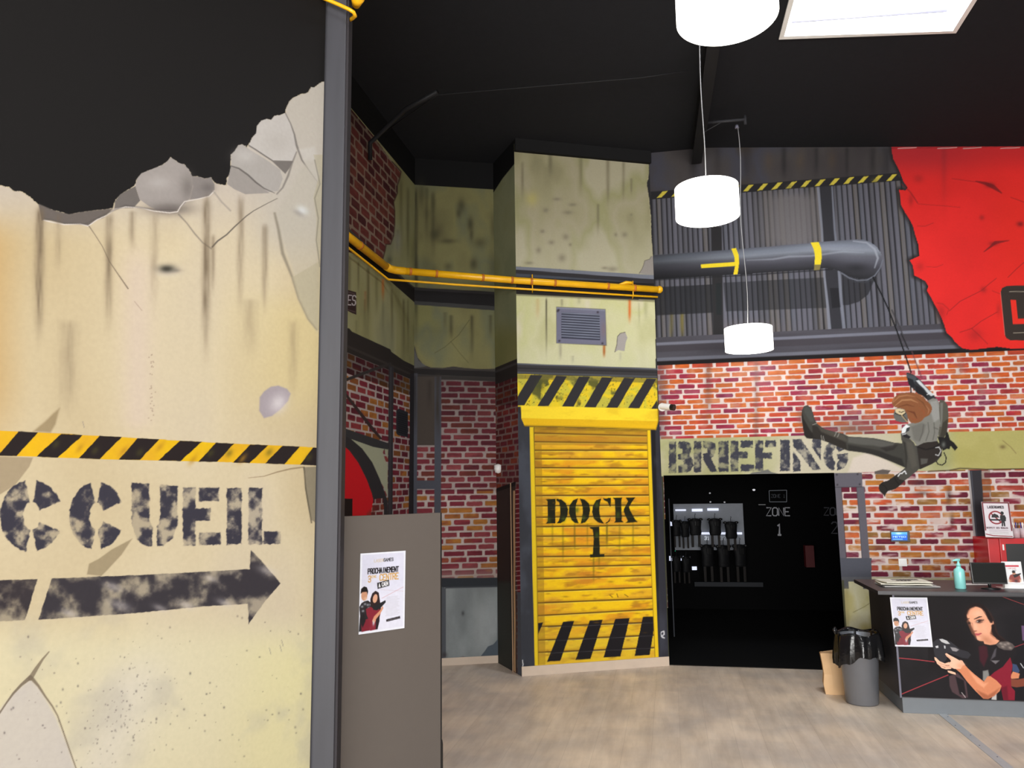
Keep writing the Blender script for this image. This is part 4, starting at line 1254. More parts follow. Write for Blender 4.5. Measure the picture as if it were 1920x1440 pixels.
for pts, w, a in [([(1690, 345), (1705, 358), (1715, 372), (1720, 380)], 2, .6), ([(1720, 382), (1740, 384), (1770, 386), (1800, 389)], 1.2, .4), ([(1785, 335), (1800, 337), (1830, 341)], 1.2, .5), ([(1830, 340), (1848, 344), (1862, 350), (1878, 362)], [2, 6, 8, 2], .8), ([(1895, 370), (1920, 379)], 1.2, .6), ([(1845, 472), (1858, 462), (1866, 455), (1892, 451)], [1.5, 4, 6, 1], .8), ([(1720, 424), (1735, 424), (1750, 418)], 1.2, .5), ([(1737, 500), (1755, 501), (1768, 496)], 1, .5), ([(1780, 583), (1800, 565), (1840, 545), (1855, 532), (1868, 522)], 1.3, .6), ([(1800, 623), (1822, 616), (1840, 602), (1870, 585)], 1.3, .6), ([(1890, 520), (1905, 505), (1920, 492)], 1.3, .6), ([(1775, 590), (1779, 580), (1768, 570), (1757, 568)], 1.5, .4), ([(1822, 616), (1835, 628), (1852, 645)], 1.4, .5), ([(1860, 545), (1880, 553), (1900, 556)], 1, .5)]:
    cv.line(pts, w, dkr, a=a, soft=1.4)
for x, y, rx, ry, a in [(1856, 347, 9, 5, .8), (1913, 420, 7, 5, .8), (1841, 408, 5, 5, .5), (1863, 457, 9, 4, .7), (1844, 543, 6, 6, .5), (1722, 335, 10, 8, .35), (1708, 375, 5, 12, .4), (1725, 500, 8, 8, .3), (1765, 585, 8, 14, .35), (1828, 628, 14, 12, .35), (1872, 580, 4, 12, .3)]:
    cv.blob(x, y, rx, ry, dkr, a)
cv.line([(1672, 278), (1960, 274)], 1, (60, 30, 34), a=.5)
for a, b in [(1684, 1718), (1758, 1794), (1806, 1840), (1876, 1912)]:
    cv.line([(a, 278.5), (b, 276.5)], 1.6, (206, 176, 172), a=.9)
# badge
cv.poly([(1876, 548), (1879, 540), (1888, 536), (2140, 530), (2140, 640), (1894, 638), (1887, 634), (1884, 628)], (58, 50, 46), soft=1, idn=7)
cv.line([(1876, 548), (1884, 628)], 1.2, (220, 120, 110), a=.7)
cv.line([(1893, 547), (2100, 543)], 1.4, (180, 168, 150), a=.8)
cv.line([(1900, 624), (2100, 622)], 1.4, (180, 168, 150), a=.8)
cv.poly(E_((1785, 225), (1840, 225), (1858, 415), (1990, 411), (1992, 462), (1808, 468)), (236, 52, 40), soft=1, idn=7)
# steel frame right of the opening
st = (100, 97, 106)
for pl in [[(1558, 887), (1616, 886), (1617, 913), (1564, 914)], [(1563, 912), (1577, 912), (1587, 1048), (1574, 1048)], [(1606, 912), (1620, 912), (1631, 1048), (1616, 1048)], [(1574, 1046), (1631, 1046), (1634, 1088), (1578, 1088)], [(1578, 1086), (1590, 1086), (1591, 1102), (1580, 1102)], [(1618, 1086), (1634, 1086), (1634, 1102), (1620, 1102)]]:
    cv.poly(pl, st, soft=1, idn=8)
cv.line([(1564, 914), (1617, 913)], 1.2, (56, 54, 60), a=.8)
cv.line([(1606, 914), (1616, 1046)], 1.2, (60, 58, 64), a=.7)
cv.line([(1578, 914), (1587, 1046)], 1.2, (64, 40, 44), a=.7)
for p in [(1569, 890), (1608, 889), (1570, 909), (1612, 908), (1626, 1050), (1582, 1082)]:
    cv.blob(p[0], p[1], 1.8, 1.8, (44, 40, 46), .9)
i, d = cv.pmask([(1574, 1046), (1634, 1046), (1634, 1088), (1578, 1088)], 1)
i = i[d > 0]
cv.mottle(i, [(78, 80, 90), (96, 96, 106)], 6, 5)
# pale plaster under the bricks
i = alli[(V < .865) & (X > 1578)]
cv.mottle(i, [(184, 176, 118), (206, 200, 156), (214, 210, 176), (196, 186, 130)], 3, 95)
cv.line([(1600, 1088), (1960, 1078)], 2, (210, 196, 180), a=.8)
i, d = cv.pmask([(1574, 1046), (1634, 1046), (1634, 1104), (1618, 1104), (1618, 1090), (1591, 1090), (1591, 1104), (1578, 1104)], 1)
i = i[(d > 0)]
cv.mix(i, np.full(len(i), .9), (84, 86, 96))
cv.ID[i] = 8
cv.line([(1640, 1125), (1620, 1138), (1600, 1148)], 1.2, (130, 122, 80), a=.7)
for x, y0, y1 in [(1634, 1100, 1240), (1588, 1100, 1240)]:
    cv.streak(x, y0, y1, 4, (160, 150, 100), .5)
cv.poly([(1578, 1088), (1582, 1088), (1592, 1256), (1586, 1256)], (84, 84, 60), soft=1)
# dark pilaster
cv.poly([(1818, 882), (1840, 881), (1853, 1090), (1837, 1092)], (54, 52, 57), soft=1, idn=9)
cv.poly([(1814, 883), (1818, 882), (1837, 1090), (1833, 1090)], (170, 164, 164), soft=1, idn=9)
cv.line([(1821, 884), (1838, 1080)], 1.6, (92, 94, 104), a=.8)
j, d = cv.pmask([(1840, 882), (1856, 881), (1868, 1090), (1853, 1090)], 1)
j = j[d > 0]
cv.mix(j, .4 * np.ones(len(j)), (90, 66, 50))
for x, y, rx, ry in [(1779, 930, 6, 20), (1785, 975, 5, 14), (1730, 925, 14, 5), (1722, 905, 22, 6)]:
    cv.blob(x, y, rx, ry, (60, 46, 44), .5)
# strip between dock and opening
cv.poly([(1225, 893), (1244, 893), (1256, 1250), (1225, 1250)], (84, 84, 98), soft=1)
cv.poly([(1240, 893), (1244, 893), (1256, 1250), (1250, 1250)], (60, 62, 46), soft=1)
# ---- the rope-climbing figure painted on the bricks (id 10 body, 11 hair, 12 ropes, 13 harness)
kw = dict(soft=1.1, idn=10)
cv.blob(1502, 780, 8, 24, (120, 92, 88), .5)
cv.blob(1600, 806, 50, 7, (110, 96, 92), .35)
cv.line(E_((410, 0), (500, 180), (560, 310), (650, 540), (720, 740), (790, 950)), 2.6, (24, 24, 26), soft=1.1, idn=12)
cv.line(E_((600, 330), (680, 500), (750, 700)), 3.2, (60, 58, 62), a=.7, soft=2, idn=12)
cv.line(E_((800, 745), (850, 880), (900, 1010)), 2.6, (110, 70, 76), a=.6, soft=1.6, idn=12)
cv.line(E_((690, 560), (765, 720)), 2, (30, 30, 32), a=.8, soft=1.4, idn=12)
cv.line(F_((1262, 200), (1270, 305)), 2.4, (24, 24, 26), idn=12)
leg = F_((178, 478), (200, 435), (235, 424), (268, 450), (290, 500), (305, 560), (330, 608), (370, 640), (410, 665), (500, 690), (590, 710), (650, 740), (760, 745), (900, 755), (1000, 775), (1100, 800), (1180, 806), (1330, 830), (1400, 800), (1530, 780), (1580, 850), (1575, 930), (1530, 985), (1480, 1012), (1362, 1066), (1290, 1060), (1210, 1050), (1100, 1000), (1020, 968), (950, 940), (870, 912), (800, 900), (640, 880), (560, 850), (450, 800), (370, 770), (230, 756), (205, 730), (190, 650), (176, 560))
cv.poly(leg, (66, 65, 60), **kw)
cv.poly(F_((640, 745), (760, 750), (900, 762), (1000, 780), (1100, 805), (1090, 850), (1000, 850), (900, 830), (760, 820), (640, 800)), (98, 97, 92), soft=5, a=.8)
cv.poly(F_((640, 820), (800, 850), (950, 880), (1080, 930), (1180, 960), (1210, 1045), (1100, 1000), (950, 938), (800, 898), (640, 878)), (42, 40, 38), soft=4, a=.8)
cv.poly(F_((180, 480), (196, 560), (240, 640), (270, 690), (380, 765), (300, 762), (228, 755), (205, 730), (190, 650), (178, 560)), (40, 36, 33), soft=2)
cv.poly(F_((280, 620), (340, 640), (420, 680), (520, 740), (620, 800), (630, 875), (560, 848), (450, 798), (370, 770), (290, 740)), (48, 44, 40), soft=3)
cv.poly(F_((200, 450), (235, 432), (262, 455), (282, 505), (296, 560), (300, 590), (260, 590), (230, 540), (205, 500)), (74, 76, 72), soft=3)
cv.poly(F_((340, 640), (420, 672), (520, 700), (600, 725), (640, 790), (560, 770), (450, 725), (370, 690)), (82, 78, 70), soft=4, a=.8)
for a, b in [((285, 622), (330, 606)), ((372, 728), (380, 775)), ((392, 735), (402, 782)), ((505, 735), (525, 695)), ((535, 742), (552, 706))]:
    cv.line(F_(a, b), 1.5, (150, 148, 142), a=.8)
cv.poly(F_((960, 850), (1060, 830), (1140, 820), (1100, 870), (1020, 890)), (44, 40, 38), soft=4, a=.7)
cv.poly(F_((1330, 830), (1400, 800), (1530, 780), (1580, 850), (1575, 930), (1480, 1012), (1360, 1064), (1345, 960)), (50, 44, 41), soft=2)
cv.poly(F_((1365, 958), (1440, 960), (1430, 1005), (1370, 1020)), (88, 86, 82), soft=2)
# raised arm
cv.poly(F_((1225, 98), (1262, 105), (1310, 128), (1330, 150), (1360, 170), (1410, 230), (1450, 270), (1500, 325), (1525, 365), (1445, 385), (1400, 335), (1340, 312), (1300, 272), (1252, 222), (1228, 150)), (52, 54, 57), **kw)
cv.poly(F_((1228, 110), (1300, 130), (1325, 150), (1315, 190), (1270, 200), (1235, 160)), (74, 80, 86), soft=2)
cv.poly(F_((1235, 150), (1290, 170), (1310, 240), (1280, 250), (1245, 215)), (36, 38, 42), soft=2)
cv.poly(F_((1320, 180), (1350, 172), (1400, 225), (1440, 268), (1500, 325), (1470, 335), (1430, 300), (1400, 260), (1350, 215)), (205, 210, 214), soft=1.5)
cv.poly(F_((1310, 220), (1380, 260), (1430, 320), (1430, 370), (1380, 325), (1320, 290)), (34, 33, 36), soft=2)
cv.line(F_((1430, 320), (1470, 300), (1500, 318)), 1.8, (230, 232, 234), a=.8)
# jacket
jk = F_((1440, 378), (1490, 355), (1530, 362), (1552, 400), (1562, 600), (1548, 700), (1530, 785), (1400, 800), (1330, 835), (1300, 790), (1260, 760), (1200, 745), (1170, 705), (1180, 650), (1222, 615), (1300, 600), (1380, 560))
cv.poly(jk, (132, 131, 124), **kw)
cv.poly(F_((1270, 640), (1380, 600), (1420, 620), (1400, 700), (1350, 790), (1300, 770)), (112, 110, 104), soft=5, a=.8)
cv.poly(F_((1460, 390), (1530, 375), (1552, 450), (1556, 560), (1500, 600), (1470, 500)), (160, 160, 156), soft=5, a=.8)
for pts in [((1395, 620), (1385, 700), (1355, 780)), ((1440, 600), (1450, 690), (1420, 780)), ((1500, 600), (1505, 700), (1490, 770)), ((1500, 650), (1540, 665))]:
    cv.line(F_(*pts), 2, (86, 84, 78), a=.6, soft=2)
cv.poly(F_((1180, 660), (1222, 618), (1262, 640), (1245, 665), (1230, 690), (1195, 705), (1176, 715)), (236, 240, 242), soft=1)
cv.poly(F_((1225, 655), (1262, 640), (1250, 680), (1215, 700)), (60, 60, 62), soft=1)
cv.poly(F_((1170, 710), (1210, 705), (1265, 740), (1240, 780), (1175, 775)), (40, 38, 40), soft=2)
cv.line(F_((1180, 720), (1215, 712)), 2, (230, 232, 234), a=.8)
cv.poly(F_((1556, 372), (1600, 376), (1636, 425), (1645, 520), (1640, 620), (1628, 700), (1600, 750), (1548, 742), (1545, 700), (1562, 600), (1552, 450)), (88, 86, 76), soft=1.1, idn=13)
cv.poly(F_((1562, 400), (1590, 400), (1585, 560), (1575, 640), (1560, 640), (1566, 560)), (124, 124, 118), soft=2, a=.8)
cv.poly(F_((1590, 600), (1640, 560), (1630, 700), (1600, 745), (1560, 740)), (58, 54, 46), soft=3, a=.8)
# hair and face
cv.poly(F_((1098, 505), (1112, 462), (1150, 450), (1215, 470), (1240, 540), (1235, 596), (1180, 598), (1120, 582), (1098, 545)), (104, 104, 100), **kw)
cv.poly(F_((1110, 465), (1150, 458), (1205, 470), (1212, 505), (1180, 528), (1150, 520), (1118, 498)), (216, 198, 158), soft=1.2)
cv.line(F_((1150, 490), (1175, 498), (1198, 486)), 1.6, (60, 48, 36), a=.9)
cv.line(F_((1112, 505), (1150, 522), (1180, 530), (1215, 505)), 1.6, (34, 34, 34))
cv.line(F_((1180, 530), (1200, 552), (1235, 590)), 3, (186, 160, 116), a=.8)
cv.line(F_((1190, 528), (1215, 560), (1235, 580)), 1.2, (34, 34, 34))
hair = F_((1078, 400), (1085, 375), (1105, 345), (1140, 315), (1180, 303), (1240, 300), (1300, 300), (1345, 318), (1400, 345), (1430, 385), (1460, 410), (1482, 455), (1470, 495), (1455, 525), (1410, 545), (1370, 590), (1320, 606), (1262, 598), (1240, 560), (1228, 510), (1205, 470), (1160, 452), (1115, 448), (1090, 430))
cv.poly(hair, (140, 88, 56), soft=1.2, idn=11, rough=.8, freq=.5)
for pts, c, w in [(((1090, 400), (1150, 340), (1230, 325), (1310, 340)), (178, 122, 84), 3), (((1110, 430), (1180, 375), (1270, 370), (1340, 400)), (190, 140, 98), 3), (((1150, 440), (1230, 420), (1300, 440)), (110, 64, 40), 3), (((1230, 480), (1300, 500), (1330, 560)), (104, 56, 36), 4), (((1320, 350), (1390, 400), (1430, 470)), (110, 70, 44), 3), (((1350, 450), (1400, 490), (1400, 540)), (150, 84, 52), 3), (((1250, 540), (1300, 570), (1350, 570)), (150, 80, 52), 3), (((1420, 430), (1450, 470), (1440, 510)), (176, 128, 96), 2), (((1100, 350), (1090, 385)), (176, 116, 80), 3)]:
    cv.line(F_(*pts), [1, w, 1] if len(pts) == 3 else w if len(pts) == 2 else [1, w, w, 1], c, a=.75, soft=1.6)
# lowered arm and glove
arm = F_((1172, 705), (1200, 745), (1260, 762), (1300, 800), (1325, 860), (1342, 960), (1352, 1058), (1330, 1085), (1290, 1112), (1250, 1150), (1200, 1182), (1160, 1225), (1120, 1258), (1080, 1275), (1040, 1282), (1018, 1310), (1008, 1342), (995, 1320), (988, 1298), (962, 1292), (948, 1262), (950, 1225), (985, 1195), (1040, 1180), (1080, 1150), (1140, 1110), (1190, 1070), (1212, 1050), (1216, 980), (1205, 900), (1180, 800))
cv.poly(arm, (78, 76, 70), **kw)
cv.poly(F_((1225, 790), (1280, 800), (1310, 900), (1330, 1030), (1280, 1060), (1250, 950)), (92, 88, 80), soft=5, a=.7)
cv.poly(F_((1190, 780), (1215, 800), (1235, 950), (1225, 1060), (1212, 1045), (1214, 960)), (48, 46, 42), soft=3, a=.8)
cv.poly(F_((1085, 1150), (1130, 1115), (1150, 1165), (1210, 1180), (1160, 1225), (1120, 1258), (1040, 1282), (1018, 1310), (1008, 1342), (995, 1320), (962, 1292), (948, 1262), (950, 1225), (985, 1195), (1040, 1180)), (44, 41, 38), soft=1.5)
cv.line(F_((970, 1215), (1010, 1235), (1030, 1270)), 1.4, (24, 22, 20), a=.7)
cv.line(F_((1105, 1150), (1125, 1190), (1150, 1215)), 1.6, (26, 25, 24), a=.8)
for pts in [((1140, 1135), (1165, 1105), (1180, 1108)), ((1185, 1100), (1208, 1082), (1222, 1112))]:
    cv.line(F_(*pts), 2, (236, 238, 240), a=.95)
# harness, holster, loop
cv.poly(F_((1535, 740), (1610, 748), (1625, 690), (1640, 700), (1660, 770), (1700, 800), (1738, 848), (1708, 880), (1665, 830), (1655, 868), (1630, 860), (1590, 880), (1560, 820)), (34, 32, 32), soft=1.1, idn=13)
cv.line(F_((1515, 850), (1550, 845), (1570, 880), (1545, 930), (1515, 920)), 1.8, (190, 190, 190), idn=13)
cv.line(F_((1600, 900), (1622, 950), (1615, 1000), (1580, 1025), (1540, 1015), (1525, 990)), 2, (40, 36, 34), idn=13)
cv.blob(1470 + 1595 / 5.333, 680 + 820 / 5.333, 4, 6, (120, 124, 118), .8)
cv.line(F_((1340, 845), (1420, 870), (1500, 850), (1560, 810)), 2.5, (28, 26, 26), a=.8, idn=13)
# the opening into the dark room
i, d = cv.pmask([(1243.5, 892.5), (1563.5, 887), (1588.5, 1256), (1590, 1300), (1230, 1300), (1254.5, 1248)], 0)
cv.ID[i[d > 0]] = -1
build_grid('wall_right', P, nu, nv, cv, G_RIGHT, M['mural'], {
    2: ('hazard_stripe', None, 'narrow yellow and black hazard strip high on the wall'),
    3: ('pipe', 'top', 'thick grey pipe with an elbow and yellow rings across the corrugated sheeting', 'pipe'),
    4: ('pipe_marking', 3, 'yellow ring with an arrow line'), 14: ('pipe_ring', 3, 'plain yellow ring'),
    5: ('painted_lettering', None, 'grey stencilled word BRIEFING'),
    6: ('torn_sheet', None, 'bright red cracked sheet with a torn edge'),
    7: ('badge', 6, 'dark rounded badge with red capitals'),
    8: ('painted_frame', None, 'grey bolted steel frame beside the opening'),
    9: ('pilaster', None, 'dark steel post'),
    10: ('person', 'top', 'person in dark suit swinging from a rope across the brick wall', 'person'),
    11: ('hair', 10, 'wavy auburn hair'), 12: ('rope', 10, 'black climbing rope'), 13: ('harness', 10, 'harness with pack and holster')})

# ------------------------------------------------------------------ floor, ceiling, remaining shell
def floor_mat():
    m = bpy.data.materials.new('washed_oak_planks')
    m.use_nodes = True
    nt = m.node_tree
    b = nt.nodes['Principled BSDF']
    N = nt.nodes.new
    Lk = nt.links.new
    tc = N('ShaderNodeTexCoord')
    mp = N('ShaderNodeMapping')
    mp.inputs['Rotation'].default_value = (0, 0, math.radians(-90 + 11.4))
    Lk(tc.outputs['Object'], mp.inputs['Vector'])
    br = N('ShaderNodeTexBrick')
    br.offset = 0.37
    br.inputs['Scale'].default_value = 1.0
    br.inputs['Brick Width'].default_value = 1.25
    br.inputs['Row Height'].default_value = 0.19
    br.inputs['Mortar Size'].default_value = 0.0016
    br.inputs['Mortar Smooth'].default_value = 0.6
    br.inputs['Color1'].default_value = lin((214, 199, 183))
    br.inputs['Color2'].default_value = lin((202, 187, 170))
    br.inputs['Mortar'].default_value = lin((176, 160, 144))
    Lk(mp.outputs[0], br.inputs['Vector'])
    st = N('ShaderNodeMapping')
    st.inputs['Scale'].default_value = (1.2, 7, 1)
    Lk(mp.outputs[0], st.inputs['Vector'])
    n1 = N('ShaderNodeTexNoise')
    n1.inputs['Scale'].default_value = 1.6
    n1.inputs['Detail'].default_value = 7
    n1.inputs['Roughness'].default_value = .6
    Lk(st.outputs[0], n1.inputs['Vector'])
    cr = N('ShaderNodeValToRGB')
    cr.color_ramp.elements[0].position = .32
    cr.color_ramp.elements[0].color = lin((172, 157, 142))
    cr.color_ramp.elements[1].position = .68
    cr.color_ramp.elements[1].color = lin((232, 220, 205))
    Lk(n1.outputs['Fac'], cr.inputs[0])
    mx = N('ShaderNodeMix')
    mx.data_type = 'RGBA'
    mx.inputs[0].default_value = .38
    Lk(br.outputs['Color'], mx.inputs[6])
    Lk(cr.outputs[0], mx.inputs[7])
    n2 = N('ShaderNodeTexNoise')
    n2.inputs['Scale'].default_value = 2.2
    n2.inputs['Detail'].default_value = 3
    Lk(tc.outputs['Object'], n2.inputs['Vector'])
    cr2 = N('ShaderNodeValToRGB')
    cr2.color_ramp.elements[0].position = .35
    cr2.color_ramp.elements[0].color = (.86, .86, .88, 1)
    cr2.color_ramp.elements[1].position = .65
    cr2.color_ramp.elements[1].color = (1.16, 1.12, 1.06, 1)
    Lk(n2.outputs['Fac'], cr2.inputs[0])
    mu = N('ShaderNodeMix')
    mu.data_type = 'RGBA'
    mu.blend_type = 'MULTIPLY'
    mu.inputs[0].default_value = 1
    Lk(mx.outputs[2], mu.inputs[6])
    Lk(cr2.outputs[0], mu.inputs[7])
    Lk(mu.outputs[2], b.inputs['Base Color'])
    b.inputs['Roughness'].default_value = .42
    b.inputs['Specular IOR Level'].default_value = .35
    bp = N('ShaderNodeBump')
    bp.inputs['Strength'].default_value = .08
    bp.inputs['Distance'].default_value = .002
    Lk(n1.outputs['Fac'], bp.inputs['Height'])
    Lk(bp.outputs[0], b.inputs['Normal'])
    return m


def ngon(name, pts, m, kind='structure', parent=None):
    bm = bmesh.new()
    bm.faces.new([bm.verts.new(p) for p in pts])
    o = new_obj(name, bm, m, parent)
    if kind and parent is None:
        o['kind'] = kind
    return o


ngon('floor', [(-9.5, -7.05, 0), (7.55, -7.05, 0), (7.55, 8.3, 0), (-9.5, 8.3, 0)], floor_mat())
RWN = Vector((RW_D.y, -RW_D.x, 0))          # horizontal, from the right wall towards the camera
if RWN.y > 0:
    RWN = -RWN


def ceil_z(x):
    return CEIL if x <= 2.1 else CEIL - .097 * (x - 2.1)


def ceiling_part(bm, outer, hole):
    es = []
    for loop in (outer, hole):
        vs = [bm.verts.new((x, y, ceil_z(x))) for x, y in loop]
        es += [bm.edges.new((vs[k], vs[(k + 1) % len(vs)])) for k in range(len(vs))]
    bmesh.ops.triangle_fill(bm, edges=es, use_beauty=True)


sk0 = Vector((2.20, 5.69, 0))
sk = [sk0, sk0 + RW_D * 1.22, sk0 + RW_D * 1.22 + RWN * 1.30, sk0 + RWN * 1.30]
rh = [(.4, -.6), (2.0, -.6), (2.0, 1.0), (.4, 1.0)]  # ceiling hole made for the added overhead lamp, out of view
bm = bmesh.new()
ceiling_part(bm, [(-9.5, -7.05), (2.1, -7.05), (2.1, 8.3), (-9.5, 8.3)], rh)
ceiling_part(bm, [(2.1, -7.05), (7.55, -7.05), (7.55, 8.3), (2.1, 8.3)], [(p.x, p.y) for p in sk])
bmesh.ops.remove_doubles(bm, verts=bm.verts, dist=1e-4)
o = new_obj('ceiling', bm, M['ceiling'])
o['kind'] = 'structure'


def shaft(name, pts, zt, m, label):
    bm = bmesh.new()
    n = len(pts)
    lo = [bm.verts.new((p[0], p[1], ceil_z(p[0]) - .012)) for p in pts]
    hi = [bm.verts.new((p[0], p[1], zt)) for p in pts]
    c = Vector((sum(p[0] for p in pts) / n, sum(p[1] for p in pts) / n, 0))
    out = [bm.verts.new((c.x + (p[0] - c.x) * 1.06, c.y + (p[1] - c.y) * 1.06, ceil_z(p[0]) - .012)) for p in pts]
    outh = [bm.verts.new((v.co.x, v.co.y, zt)) for v in out]
    for k in range(n):
        j = (k + 1) % n
        bm.faces.new((lo[k], lo[j], hi[j], hi[k]))
        bm.faces.new((out[k], out[j], lo[j], lo[k]))
        bm.faces.new((out[k], out[j], outh[j], outh[k]))
    r = empty(name, (0, 0, 0), 0, label, 'skylight')
    new_obj('skylight_shaft', bm, m, r)
    return r


sky_r = shaft('skylight', [(p.x, p.y) for p in sk], 5.62, M['white'], 'white framed skylight in the black ceiling above the hanging drum lamps')
bm = bmesh.new()
a_, b_ = sk[0] + RWN * .06 + RW_D * .05, sk[1] + RWN * .06 - RW_D * .05
tube_bm(bm, [(a_.x, a_.y, 5.36), (b_.x, b_.y, 5.30)], .012, 6)
new_obj('blind_bar', bm, M['grey_steel'], sky_r)
o = shaft('added_rear_shaft', rh, 5.62, M['white'], None)  # shaft round the added overhead lamp, out of view
for ch in o.children:
    ch['kind'] = 'structure'
del o['category']
o['kind'] = 'structure'

# walls behind and beside the camera
ngon('wall_right_return', [(7.5, -7, 0), (7.5, RW_B.y, 0), (7.5, RW_B.y, CEIL), (7.5, -7, CEIL)], M['black_paint'])
bm = bmesh.new()
xl = LW_A.x - .3
for x0, x1, z0, z1 in [(xl, -6.3, 0, CEIL), (5.3, 7.5, 0, CEIL), (-6.3, 5.3, 3.5, CEIL), (-6.3, 5.3, 0, .3)]:
    bm_box(bm, x0, x1, -7.08, -7.0, z0, z1)
new_obj('wall_rear', bm, M['black_paint'])['kind'] = 'structure'
wf = empty('window_1', (0, 0, 0))
wf['kind'] = 'structure'
bm = bmesh.new()
for k in range(7):
    x = -6.3 + k * 11.6 / 6
    bm_box(bm, x - .03, x + .03, -7.1, -7.02, .3, 3.5)
new_obj('window_frame', bm, M['black_steel'], wf)

# skirting boards
def skirting(name, A, B, h, t=.014, e0=0.0, e1=0.0):
    d = (B - A).normalized()
    n = Vector((d.y, -d.x, 0))
    if n.y > 0:
        n = -n
    A2, B2 = A + d * e0, B - d * e1
    bm = bmesh.new()
    q = [A2 + n * .001, B2 + n * .001, B2 + n * t, A2 + n * t]
    lo = [bm.verts.new((p.x, p.y, 0.001)) for p in q]
    hi = [bm.verts.new((p.x, p.y, h)) for p in q]
    bm.faces.new(hi)
    bm.faces.new(lo[::-1])
    for k in range(4):
        bm.faces.new((lo[k], lo[(k + 1) % 4], hi[(k + 1) % 4], hi[k]))
    o = new_obj(name, bm, M['base'])
    o['kind'] = 'structure'
    return o


skirting('baseboard_dock', DK_A, DK_B, .088)
skirting('baseboard_back', AL_A, AL_B, .075)

# black beam capping the dock, rafter over the opening
dd = (DK_B - DK_A).normalized()
dn = Vector((dd.y, -dd.x, 0))
o = box('trim_1', 0, (DK_B - DK_A).length, -.05, -.004, 5.03, 5.16, M['black_paint'])
o.location = (DK_A.x, DK_A.y, .14)
o.rotation_euler = (0, 0, math.atan2(dd.y, dd.x))
o['kind'] = 'structure'
a_ = Vector((1.55, 5.3, 0))
b_ = Vector((1.98, 7.74, 0))
bm = bmesh.new()
L_ = (b_ - a_).length
for y0, y1, z0, z1 in [(-.05, .05, 5.12, 5.135), (-.006, .006, 5.135, 5.285), (-.05, .05, 5.285, 5.298)]:
    bm_box(bm, 0, L_, y0, y1, z0, z1)
o = new_obj('ceiling_beam', bm, M['black_steel'])
o.location = (a_.x, a_.y, 0)
o.rotation_euler = (0, 0, math.atan2(b_.y - a_.y, b_.x - a_.x))
tag(o, 'black steel roof beam running to the wall above the opening', 'beam')
# conduits and hook rods under the ceiling
tube('conduit', [at_y(700, 262, 6.6) + Vector((0, 0, 0)), at_y(820, 178, 6.35), at_y(1200, 146, 6.2), at_y(1290, 133, 6.1)], .006, M['black_steel'])
tag(bpy.data.objects['conduit'], 'thin black conduit crossing under the black ceiling', 'conduit')
p0, p1 = at_y(1316, 231, 7.0), at_y(1397, 224, 6.85)
r = empty('lamp_bracket', p0, 0, 'thin black bracket arm on the roof beam holding the farthest lamp cable', 'bracket')
tube('bracket_arm', [(0, 0, 0), p1 - p0], .014, M['dim_steel'], r, 8)
tube('bracket_brace', [Vector((0, 0, -.1)), (p1 - p0) * .5], .004, M['dim_steel'], r, 6)
tube('bracket_tip', [p1 - p0 + Vector((0, 0, .04)), p1 - p0 + Vector((0, 0, -.05))], .014, M['dim_steel'], r, 8)
# diagonal black brace on the passage wall
tube('wall_brace', [at_y(694, 300, 6.55), at_y(694, 268, 6.5), at_y(760, 205, 6.3), at_y(820, 172, 6.1)], .02, M['black_steel'])
tag(bpy.data.objects['wall_brace'], 'black steel strut rising from the top of the dark brick patch', 'strut')

# ------------------------------------------------------------------ dark room beyond the opening
bk = Vector((.19, .982, 0))
i0 = on_wall(1243, 1240, DK_A, DK_B)
O0 = Vector((1.50, 7.875, 0))
O1 = on_wall(1572, 1000, DK_B, RW_B)
O1.z = 0
bm = bmesh.new()
RA = [O0 + bk * .003, O0 + bk * .003 - Vector((.15, -.03, 0)) + bk * .25]
far0, far1 = Vector((1.15, 11.55, 0)), Vector((7.0, 10.6, 0))
q = [O0 + bk * .003, Vector((1.15, 8.15, 0)), far0, far1, Vector((6.6, 6.93 + .1, 0)), O1 + bk * .003]
H_R = 2.75


def quadw(bm, a, b, z0, z1):
    bm.faces.new([bm.verts.new(p) for p in ((a.x, a.y, z0), (b.x, b.y, z0), (b.x, b.y, z1), (a.x, a.y, z1))])


for nm, k in (('wall_briefing_reveal', 0), ('wall_briefing_left', 1), ('wall_briefing_back', 2), ('wall_briefing_right', 3)):
    bm = bmesh.new()
    quadw(bm, q[k], q[k + 1], 0, H_R)
    new_obj(nm, bm, M['darkroom'])['kind'] = 'structure'
ngon('floor_briefing', [(p.x, p.y, .006) for p in [q[0], q[5], q[4], q[3], q[2], q[1]]], M['darkroom'])
ngon('ceiling_briefing', [(p.x, p.y, H_R) for p in q], M['darkroom'])
# behind the wall face: black backing so the room stays closed
bm = bmesh.new()
quadw(bm, O1 + bk * .01, Vector((6.6, 6.92, 0)) + bk * .01, 0, H_R)
quadw(bm, O0 + bk * .01, O1 + bk * .01, 1.87, H_R)
new_obj('wall_briefing_front', bm, M['darkroom'])['kind'] = 'structure'

FD = (far1 - far0).normalized()


def on_far(px, py, off=0.0):
    n = Vector((FD.y, -FD.x, 0))
    A = far0 + n * off
    return on_wall(px, py, A, A + FD)


def far_frame(px0, py0, px1, py1, off):
    a = on_far(px0, py0, off)
    b = on_far(px1, py1, off)
    return a, b


def emat(name, rgb, e, base=(30, 30, 32)):
    return mat(name, base, .6, emis=rgb, estr=e)  # own glow, also given to board and lettering that are no lamps


M['rackpanel'] = emat('glowing_grey_rack_board', (98, 104, 116), .07, (120, 124, 132))  # faint glow stands in for room light on the board
M['tube'] = emat('white_label_light', (225, 232, 255), .85, (200, 200, 210))
M['dimtext'] = emat('dim_wall_lettering', (120, 120, 126), .34, (150, 150, 152))
M['green_led'] = emat('green_led', (40, 220, 150), .9)


